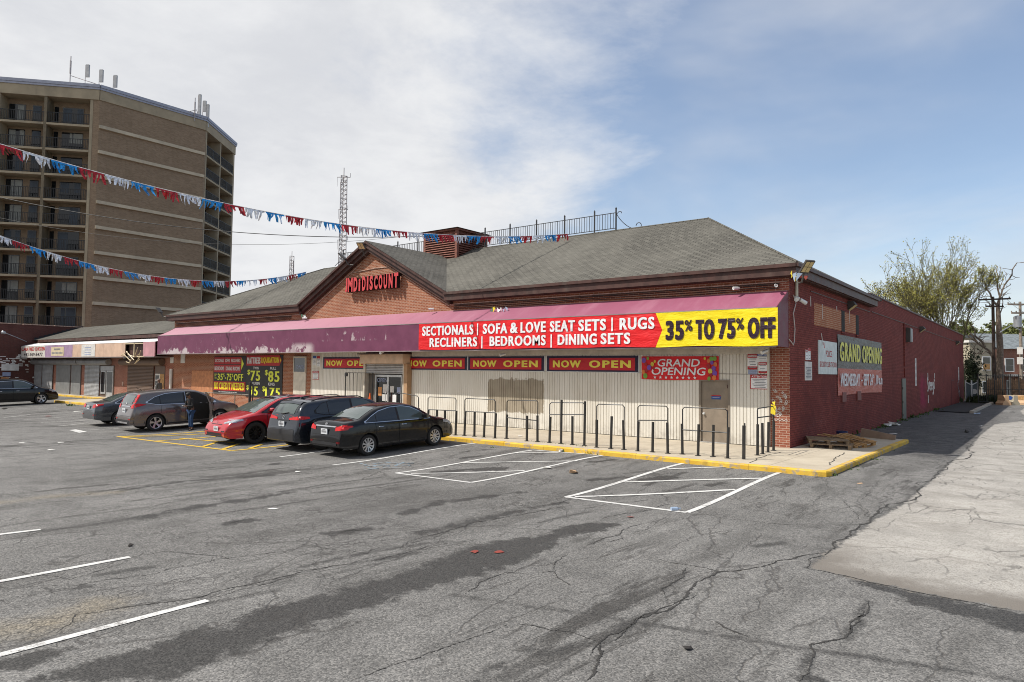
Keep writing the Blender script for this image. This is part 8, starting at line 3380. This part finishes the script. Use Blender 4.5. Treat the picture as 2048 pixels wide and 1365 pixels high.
for a in (3.55, 0.58):
    x = 4.02 if a > 3 else 1.05
    c.side('wheel_arch_trim', 'black', x - .49, x + .49, .375, lambda s, x=x: max(.376, .375 + math.sqrt(max(0, .475 ** 2 - (s - x) ** 2))), 1, 22, 2, .006)
c.plate(.57, True, y=.16)
mb = MB()
p, _n = c.hit((4, 0, .745), (-1, 0, 0))
mb.prism([p + Vector((.012, -.05, .035)), p + Vector((.012, .05, .035)), p + Vector((.012, .012, .02)), p + Vector((.012, 0, -.04)), p + Vector((.012, -.012, .02))], (.006, 0, 0))
mb.build('emblem', M_['chrome'], c.o, local=True)
c.by_wheel((509, 888), 4.02, 1, R(-95))

# ---- brown grey sport utility with its passenger door open
P_ = dict(L=4.56, W=1.82, H=1.66, r=0.345, rw=0.95, fw=3.57, paint=car_paint('paint_umber', (0.165, 0.142, 0.136), 0.6, 0.24),
          top=[(0, .56), (.015, .70), (.05, .80), (.10, .95), (.14, 1.10), (.24, 1.32), (.38, 1.54), (.46, 1.59), (.9, 1.64), (1.7, 1.66), (2.3, 1.645), (2.75, 1.57), (3.0, 1.46), (3.6, 1.13), (3.75, 1.09), (4.2, .99), (4.4, .89), (4.51, .74), (4.55, .6), (4.56, .5)],
          belt=[(0, 1.0), (1, 1.06), (3.5, 1.03), (4.2, .92), (4.56, .75)],
          win_lo=[(.62, 1.18), (1.0, 1.09), (3.38, 1.05)], win_hi=[(.62, 1.19), (.95, 1.38), (1.35, 1.49), (1.9, 1.525), (2.4, 1.51), (2.7, 1.45), (3.0, 1.29), (3.38, 1.06)],
          panes=[(.66, 1.12), (1.15, 2.06), (2.14, 3.36)], pillars=[(2.06, 2.14), (1.12, 1.15)], shield=(2.9, 3.56), backlight=(.20, .37), back_glass='glass_car', tumble=.72, rtuck=.11)
crv = Car('brown_crossover', 'brown grey crossover parked nose in with its passenger door standing open', P_)
c = crv
c.glass(skip={(-1, 2)})
c.rear('rear_window', 'glass_clear', -.55, .55, 1.14, 1.46, 10, 8, .012)
common(c, .91, (1.45,), 1.10, 3.18, (1.15, 2.10, 3.3), (5, .07, .15, .12), 'rim', P_['paint'])
for sd in (1, -1):
    c.rear('tail_lamp', 'tail', sd * .60, sd * .88, lambda y: .96 + (abs(y) - .6) * .1, lambda y: 1.10 + (abs(y) - .6) * .3, 6, 3, .012)
    c.side('tail_lamp', 'tail', .07, .58, lambda s: .97 + s * .22, lambda s: 1.06 + s * .35 if s < .3 else 1.165 - (s - .3) * .20, sd, 8, 4, .012)
    c.side('pillar_lamp', 'tail', .15, .42, lambda s: 1.05 + (s - .12) * 1.35, lambda s: 1.20 + (s - .12) * 1.28, sd, 6, 3, .012)
    c.rear('reflector', 'tail', sd * .62, sd * .80, .52, .56, 3, 1, .012)
c.rear('rear_bumper', 'cladding', -.84, .84, .34, .50, 14, 4, .016)
c.rear('skid_plate', 'rim', -.55, .55, .36, .42, 10, 1, .024)
c.rear('boot_trim', 'chrome', -.48, .48, 1.02, 1.055, 8, 1, .016)
c.rear('hatch_gap', 'seam', -.72, .72, .655, .665, 10, 1, .006)
c.side('sill_cladding', 'cladding', 1.38, 3.12, .215, .32, -1, 12, 2, .008)
for x in (.95, 3.57):
    c.side('wheel_arch_trim', 'cladding', x - .455, x + .455, .35, lambda s, x=x: max(.352, .345 + math.sqrt(max(0, .445 ** 2 - (s - x) ** 2))), -1, 22, 2, .006)
c.side('door_opening', 'interior', 2.16, 3.30, .36, lambda s: lin(P_['win_hi'], s) + .02, -1, 20, 12, .008)
c.plate(.87)
c.emblem(1.12, False, .05)
mb = MB()
p, _n = c.hit((-c.L / 2 + .8, .2, 3), (0, 0, -1))
mb.tube([p, p + Vector((-.25, 0, .14))], .008, 4)
mb.build('aerial', M_['black'], c.o, local=True)
# the open door: the shell of the front flank turned about its hinge
dr = thing('door', None, None)
dr.parent = c.o
hx = 3.30 - c.L / 2
hy = -(c.hw(3.30, .8)) + .01
dr.location = (hx, hy, 0)
dr.rotation_euler = (0, 0, R(62))
mb = MB()
NZ, NX = 7, 9
for lay in (0, 1):
    for i in range(NX + 1):
        for j in range(NZ + 1):
            s = 3.28 - 1.10 * i / NX
            z = .34 + (.70) * j / NZ
            y = -c.hw(s, z) + lay * .09
            mb.v.append((s - c.L / 2 - hx, y - hy, z))
ST = (NX + 1) * (NZ + 1)
for lay in (0, 1):
    for i in range(NX):
        for j in range(NZ):
            a = lay * ST + i * (NZ + 1) + j
            mb.f.append((a, a + 1, a + NZ + 2, a + NZ + 1))
for i in range(NX):
    for j in (0, NZ):
        a = i * (NZ + 1) + j
        mb.f.append((a, a + NZ + 1, ST + a + NZ + 1, ST + a))
for j in range(NZ):
    for i in (0, NX):
        a = i * (NZ + 1) + j
        mb.f.append((a, a + 1, ST + a + 1, ST + a))
mb.build('door_panel', P_['paint'], dr, local=True, smooth=40)
mb = MB()
for i in range(10):
    s = 3.22 - .98 * i / 9
    mb.quad((s - c.L / 2 - hx, -c.hw(s, .45) - hy + .095, .42), (s - .11 - c.L / 2 - hx, -c.hw(s - .11, .45) - hy + .095, .42), (s - .11 - c.L / 2 - hx, -c.hw(s - .11, .95) - hy + .095, .98), (s - c.L / 2 - hx, -c.hw(s, .95) - hy + .095, .98))
mb.build('door_lining', M_['interior_tan'], dr, local=True)
mb = MB()
fr = []
for s, z in ((3.26, 1.05), (3.0, 1.29), (2.7, 1.45), (2.4, 1.51), (2.19, 1.515), (2.19, 1.04)):
    fr.append((s - c.L / 2 - hx, -c.hw(s, z) - hy + .04, z))
mb.tube(fr, .026, 6)
mb.build('window_frame', P_['paint'], dr, local=True)
mb = MB()
mb.poly([(a[0], a[1], a[2]) for a in fr])
mb.build('window', M_['glass_clear'], dr, local=True)
c.by_wheel((310, 863), .95, -1, R(85))

# ---- grey saloon beyond it
P_ = dict(L=4.50, W=1.75, H=1.435, r=0.315, rw=1.0, fw=3.67, paint=car_paint('paint_grey', (0.075, 0.082, 0.092), 0.55, 0.22),
          top=[(0, .56), (.02, .74), (.06, .92), (.12, 1.04), (.35, 1.07), (.62, 1.09), (1.0, 1.24), (1.4, 1.37), (1.8, 1.425), (2.2, 1.435), (2.6, 1.39), (3.0, 1.24), (3.5, 1.0), (3.7, .96), (4.1, .88), (4.35, .76), (4.46, .62), (4.5, .5)],
          belt=[(0, .92), (1, .97), (3.4, .92), (4.1, .83), (4.5, .7)],
          win_lo=[(.85, .99), (1.5, .97), (3.3, .93)], win_hi=[(.85, 1.0), (1.15, 1.16), (1.5, 1.27), (2.0, 1.33), (2.4, 1.31), (2.8, 1.19), (3.3, .95)],
          panes=[(.87, 1.3), (1.33, 2.1), (2.18, 3.28)], pillars=[(2.1, 2.18), (1.3, 1.33)], shield=(2.75, 3.48), backlight=(.66, 1.4), tumble=.70)
civ = Car('grey_sedan', 'mid grey four door saloon parked farthest left in the row, partly hidden', P_)
c = civ
c.glass()
common(c, .82, (1.5, 2.35), .98, 3.1, (1.28, 2.14, 3.3), (10, .03, .035, .03))
for sd in (1, -1):
    c.rear('tail_lamp', 'tail', sd * .46, sd * .86, lambda y: .80 + (abs(y) - .46) * .1, lambda y: .95 + (abs(y) - .46) * .12, 6, 3, .012)
    c.side('tail_lamp', 'tail', .03, .36, lambda s: .84 + s * .25, lambda s: .99 - s * .06, sd, 6, 3, .012)
    c.rear('reflector', 'tail', sd * .62, sd * .78, .50, .54, 3, 1, .01)
c.rear('boot_gap', 'seam', -.66, .66, .69, .70, 10, 1, .006)
c.plate(.83)
c.by_wheel((238, 851), 1.0, -1, R(86))

# ---- black sport utility driving in from the left edge
P_ = dict(L=4.65, W=1.84, H=1.70, r=0.35, rw=0.95, fw=3.66, paint=car_paint('paint_black_two', (0.004, 0.004, 0.005), 0.0, 0.12, 0.03),
          top=[(0, .58), (.02, .75), (.10, 1.0), (.16, 1.12), (.4, 1.55), (.5, 1.62), (1.0, 1.67), (1.8, 1.70), (2.4, 1.68), (2.8, 1.60), (3.05, 1.49), (3.65, 1.13), (3.8, 1.08), (4.2, 1.0), (4.45, .88), (4.58, .72), (4.64, .6), (4.65, .5)],
          belt=[(0, 1.0), (1, 1.07), (3.5, 1.03), (4.2, .93), (4.65, .75)],
          win_lo=[(.75, 1.16), (1.2, 1.10), (3.42, 1.06)], win_hi=[(.75, 1.2), (1.1, 1.42), (1.5, 1.52), (2.4, 1.55), (2.75, 1.48), (3.05, 1.32), (3.42, 1.07)],
          panes=[(.78, 1.2), (1.23, 2.12), (2.2, 3.40)], pillars=[(2.12, 2.2), (1.2, 1.23)], shield=(2.95, 3.62), backlight=(.2, .38), clear={(-1, 2)}, tumble=.73)
rog = Car('black_crossover', 'black crossover crossing the far left edge in front of the shops', P_)
c = rog
c.glass()
common(c, .90, (1.5, 2.4), 1.12, 3.2, (1.2, 2.16, 3.3), (5, .08, .13, .04))
for sd in (1, -1):
    c.rear('head_lamp', 'head', sd * .5, sd * .86, .76, .88, 6, 3, .012, True)
    c.side('head_lamp', 'head', 4.1, 4.55, lambda s: .80 + (4.55 - s) * .12, lambda s: .87 + (4.55 - s) * .10, sd, 6, 3, .012)
    c.side('tail_lamp', 'tail', .08, .5, .98, 1.08, sd, 6, 2, .012)
c.rear('grille', 'black', -.5, .5, .5, .78, 8, 3, .01, True)
c.plate(.55, True)
c.by_wheel((82, 808.5), 3.66, -1, R(84))


# ------------------------------------------------------------------ people
def skin_mesh(verts, edges, radii, root=0, sub=1):
    me = bpy.data.meshes.new('sk')
    me.from_pydata(verts, edges, [])
    ob = bpy.data.objects.new('sk', me)
    col.objects.link(ob)
    ob.modifiers.new('s', 'SKIN')
    layer = me.skin_vertices[0] if me.skin_vertices else None
    if layer is None:
        bm = bmesh.new()
        bm.from_mesh(me)
        bm.verts.layers.skin.verify()
        bm.to_mesh(me)
        bm.free()
        layer = me.skin_vertices[0]
    for i, r in enumerate(radii):
        layer.data[i].radius = (r, r) if not isinstance(r, tuple) else r
        layer.data[i].use_root = (i == root)
    m = ob.modifiers.new('u', 'SUBSURF')
    m.levels = sub
    dg = bpy.context.evaluated_depsgraph_get()
    out = bpy.data.meshes.new_from_object(ob.evaluated_get(dg))
    vs = [tuple(v.co) for v in out.vertices]
    fs = [tuple(p.vertices) for p in out.polygons]
    bpy.data.objects.remove(ob)
    bpy.data.meshes.remove(out)
    return vs, fs


M_['skin'] = mat('skin', (0.16, 0.085, 0.055), 0.55, var=0.05)
M_['hair'] = mat('hair_dark', (0.010, 0.009, 0.009), 0.6)
M_['jacket'] = mat('jacket_black', (0.014, 0.014, 0.015), 0.75, var=0.3)
M_['jeans'] = mat('jeans_blue', (0.020, 0.052, 0.125), 0.85, var=0.25, scale=8)
M_['shoe'] = mat('shoe_black', (0.012, 0.012, 0.012), 0.6)
M_['cap'] = mat('cap_grey', (0.20, 0.15, 0.135), 0.8)
M_['coat_grey'] = mat('coat_grey', (0.09, 0.085, 0.08), 0.8)


def person(label, loc, rz, h, bow, top_m, leg_m, cap=None, phone=True, step=0.10):
    """standing figure facing local +x; bow tips the head and shoulders forward"""
    k = h / 1.72
    o = thing('person', label, 'person', loc, rz)
    B = bow
    J = dict(pel=(0, 0, .92), waist=(.02 * B, 0, 1.06), chest=(.07 * B, 0, 1.27), neck=(.14 * B, 0, 1.45), chin=(.20 * B, 0, 1.50), head=(.26 * B, 0, 1.60), crown=(.27 * B, 0, 1.69))
    V, E, Rr = [], [], []

    def add(p, r, prev=None):
        V.append(tuple(q * k for q in p))
        Rr.append(r * k if not isinstance(r, tuple) else (r[0] * k, r[1] * k))
        i = len(V) - 1
        if prev is not None:
            E.append((prev, i))
        return i
    ip = add(J['pel'], .125)
    iw = add(J['waist'], .115, ip)
    ic = add(J['chest'], .135, iw)
    inn = add(J['neck'], .055, ic)
    ih0 = add(J['chin'], .065, inn)
    ih1 = add(J['head'], .092, ih0)
    add(J['crown'], .06, ih1)
    tor, toe, tor_r = [], [], []
    arms = {}
    legs = {}
    for sd in (1, -1):
        hipx = 0.0
        f = step * sd
        pts = [((0, .085 * sd, .88), .085), ((f * .55 + .01, .095 * sd, .48), .062), ((f * .3 - .02, .10 * sd, .10), .042)]
        pr = ip
        legs[sd] = [p for p, _ in pts]
        for p, r in pts:
            pr = add(p, r, pr)
        a = add((pts[-1][0][0] + .04, .10 * sd, .045), .036, pr)
        add((pts[-1][0][0] + .15, .115 * sd, .035), .028, a)
        sh = (J['chest'][0] + .03 * B, .17 * sd, 1.37)
        el = (J['chest'][0] + .06, .215 * sd, 1.10) if phone else (.0, .23 * sd, 1.10)
        wr = (J['chest'][0] + .27, .06 * sd, 1.10) if phone else (.04, .24 * sd, .86)
        arms[sd] = (sh, el, wr)
        s = add(sh, .058, ic)
        e = add(el, .042, s)
        w = add(wr, .026, e)
        d = (Vector(wr) - Vector(el)).normalized()
        pal = Vector(wr) + d * .05
        pm = add(tuple(pal), .026, w)
        lat = d.cross(Vector((0, 0, 1))).normalized() if abs(d.z) < .9 else Vector((1, 0, 0))
        dn = Vector((0, 0, -1)) if abs(d.z) < .9 else Vector((0, -sd, 0)) * 1.0
        for q, (off, L1, L2) in enumerate(((-.028, .034, .026), (-.010, .040, .030), (.009, .037, .028), (.027, .030, .022))):
            a1 = pal + lat * off + d * .035
            a2 = a1 + d * L1 + dn * .010
            a3 = a2 + (d * .6 + dn * .8) * L2
            i1 = add(tuple(a1), .0095, pm)
            i2 = add(tuple(a2), .0085, i1)
            add(tuple(a3), .0075, i2)
        t1 = Vector(wr) + d * .02 + lat * (-sd) * .030
        i1 = add(tuple(t1), .011, w)
        add(tuple(t1 + d * .035 - lat * sd * .008), .009, i1)
    vs, fs = skin_mesh(V, E, Rr, 0, 1)
    mb = MB()
    mb.add(vs, fs)
    hd = Vector(J['head']) * k
    tilt = -0.55 * B
    fx_, fz_ = math.cos(tilt), math.sin(tilt)
    fwd = Vector((fx_, 0, fz_))
    upv = Vector((-fz_, 0, fx_))
    n0 = hd + fwd * .095 * k
    mb.lathe(n0 - upv * .03 * k, upv, [(0, 0), (0.0, .013 * k), (.03 * k, .009 * k), (.045 * k, 0)], 8)
    for sd in (1, -1):
        mb.lathe(hd + Vector((0, sd * .090 * k, -.01)), (0, sd, 0), [(0, .026 * k), (.014 * k, .026 * k), (.018 * k, 0)], 8)
    mb.build('body', M_['skin'], o, local=True, smooth=60)
    mb = MB()
    for sd in (1, -1):
        e = hd + fwd * .088 * k + upv * .01 * k + Vector((0, sd * .032 * k, 0))
        mb.lathe(e, fwd, [(0, .011 * k), (.006 * k, .009 * k), (.008 * k, 0)], 8)
    m0 = hd + fwd * .086 * k - upv * .055 * k
    mb.box(m0.x - .004, m0.x + .004, -.022 * k, .022 * k, m0.z - .004, m0.z + .004)
    mb.build('face_features', M_['hair'], o, local=True)
    # clothes follow the same bones, a little fuller
    V2, E2, R2 = [], [], []

    def add2(p, r, prev=None):
        V2.append(tuple(q * k for q in p))
        R2.append(r * k)
        if prev is not None:
            E2.append((prev, len(V2) - 1))
        return len(V2) - 1
    a = add2((0, 0, .86), .150)
    b = add2(J['waist'], .142, a)
    cc = add2(J['chest'], .158, b)
    add2((J['neck'][0] - .01, 0, 1.43), .078, cc)
    for sd in (1, -1):
        sh, el, wr = arms[sd]
        s = add2(sh, .076, cc)
        e = add2(el, .060, s)
        add2(tuple(Vector(el).lerp(Vector(wr), .93)), .042, e)
    vs, fs = skin_mesh(V2, E2, R2, 0, 1)
    mb = MB()
    mb.add(vs, fs)
    mb.build('jacket', M_[top_m], o, local=True, smooth=60)
    V2.clear(), E2.clear(), R2.clear()
    a = add2((0, 0, .92), .132)
    for sd in (1, -1):
        p1, p2, p3 = legs[sd]
        q = add2((p1[0], p1[1], .84), .098, a)
        q = add2(p2, .076, q)
        add2((p3[0], p3[1], .12), .060, q)
    vs, fs = skin_mesh(V2, E2, R2, 0, 1)
    mb = MB()
    mb.add(vs, fs)
    mb.build('trousers', M_[leg_m], o, local=True, smooth=60)
    for sd in (1, -1):
        p3 = Vector(legs[sd][2]) * k
        mb = MB()
        for (x, w, hh) in ((-.07, .035, .09), (-.03, .045, .10), (.05, .045, .085), (.13, .048, .055), (.19, .030, .035)):
            mb.v += [(p3.x + x * k, p3.y + y * w * k, z) for y, z in ((-1, .0), (1, .0), (1, hh * .6 * k), (.4, hh * k), (-.4, hh * k), (-1, hh * .6 * k))]
        for i in range(4):
            for j in range(6):
                j2 = (j + 1) % 6
                mb.f.append((i * 6 + j, i * 6 + j2, i * 6 + 6 + j2, i * 6 + 6 + j))
        mb.f += [tuple(range(5, -1, -1)), tuple(24 + j for j in range(6))]
        mb.build('shoe', M_['shoe'], o, local=True, smooth=40)
    mb = MB()
    prof = [(.0, .104), (.03, .103), (.06, .088), (.085, .055), (.098, 0)] if cap else [(-.045, .100), (0.0, .107), (.04, .103), (.07, .083), (.09, .05), (.10, 0)]
    mb.lathe(hd + upv * .012 * k - fwd * .016 * k, upv + fwd * (-.18), [(x * k, r * k) for x, r in prof], 14)
    mb.build('cap' if cap else 'hair', M_[cap or 'hair'], o, local=True, smooth=60)
    if phone:
        mb = MB()
        c_ = Vector(((J['chest'][0] + .36) * k, 0, 1.10 * k))
        mb.obox(c_, (0, 1, 0), (.85, 0, .5), (-.5, 0, .85), -.036, .036, -.06, .08, -.005, .005)
        ph = mb.build('mobile_phone', M_['offwhite'], None)
        ph.parent = o
    return o


pp = G(381, 861)
person('person in black jacket and blue jeans looking down at a phone by the open door', (pp.x, pp.y, pp.z), R(-75), 1.56, 0.75, 'jacket', 'jeans')
pp = K(318, 818)
pz = PL(318, 778, 1, -2.2)
person('person in a grey cap and coat walking behind the parked grey cars', (pz.x, -2.2, 0.13), R(200), 1.62, 0.15, 'coat_grey', 'jacket', cap='cap', phone=False)
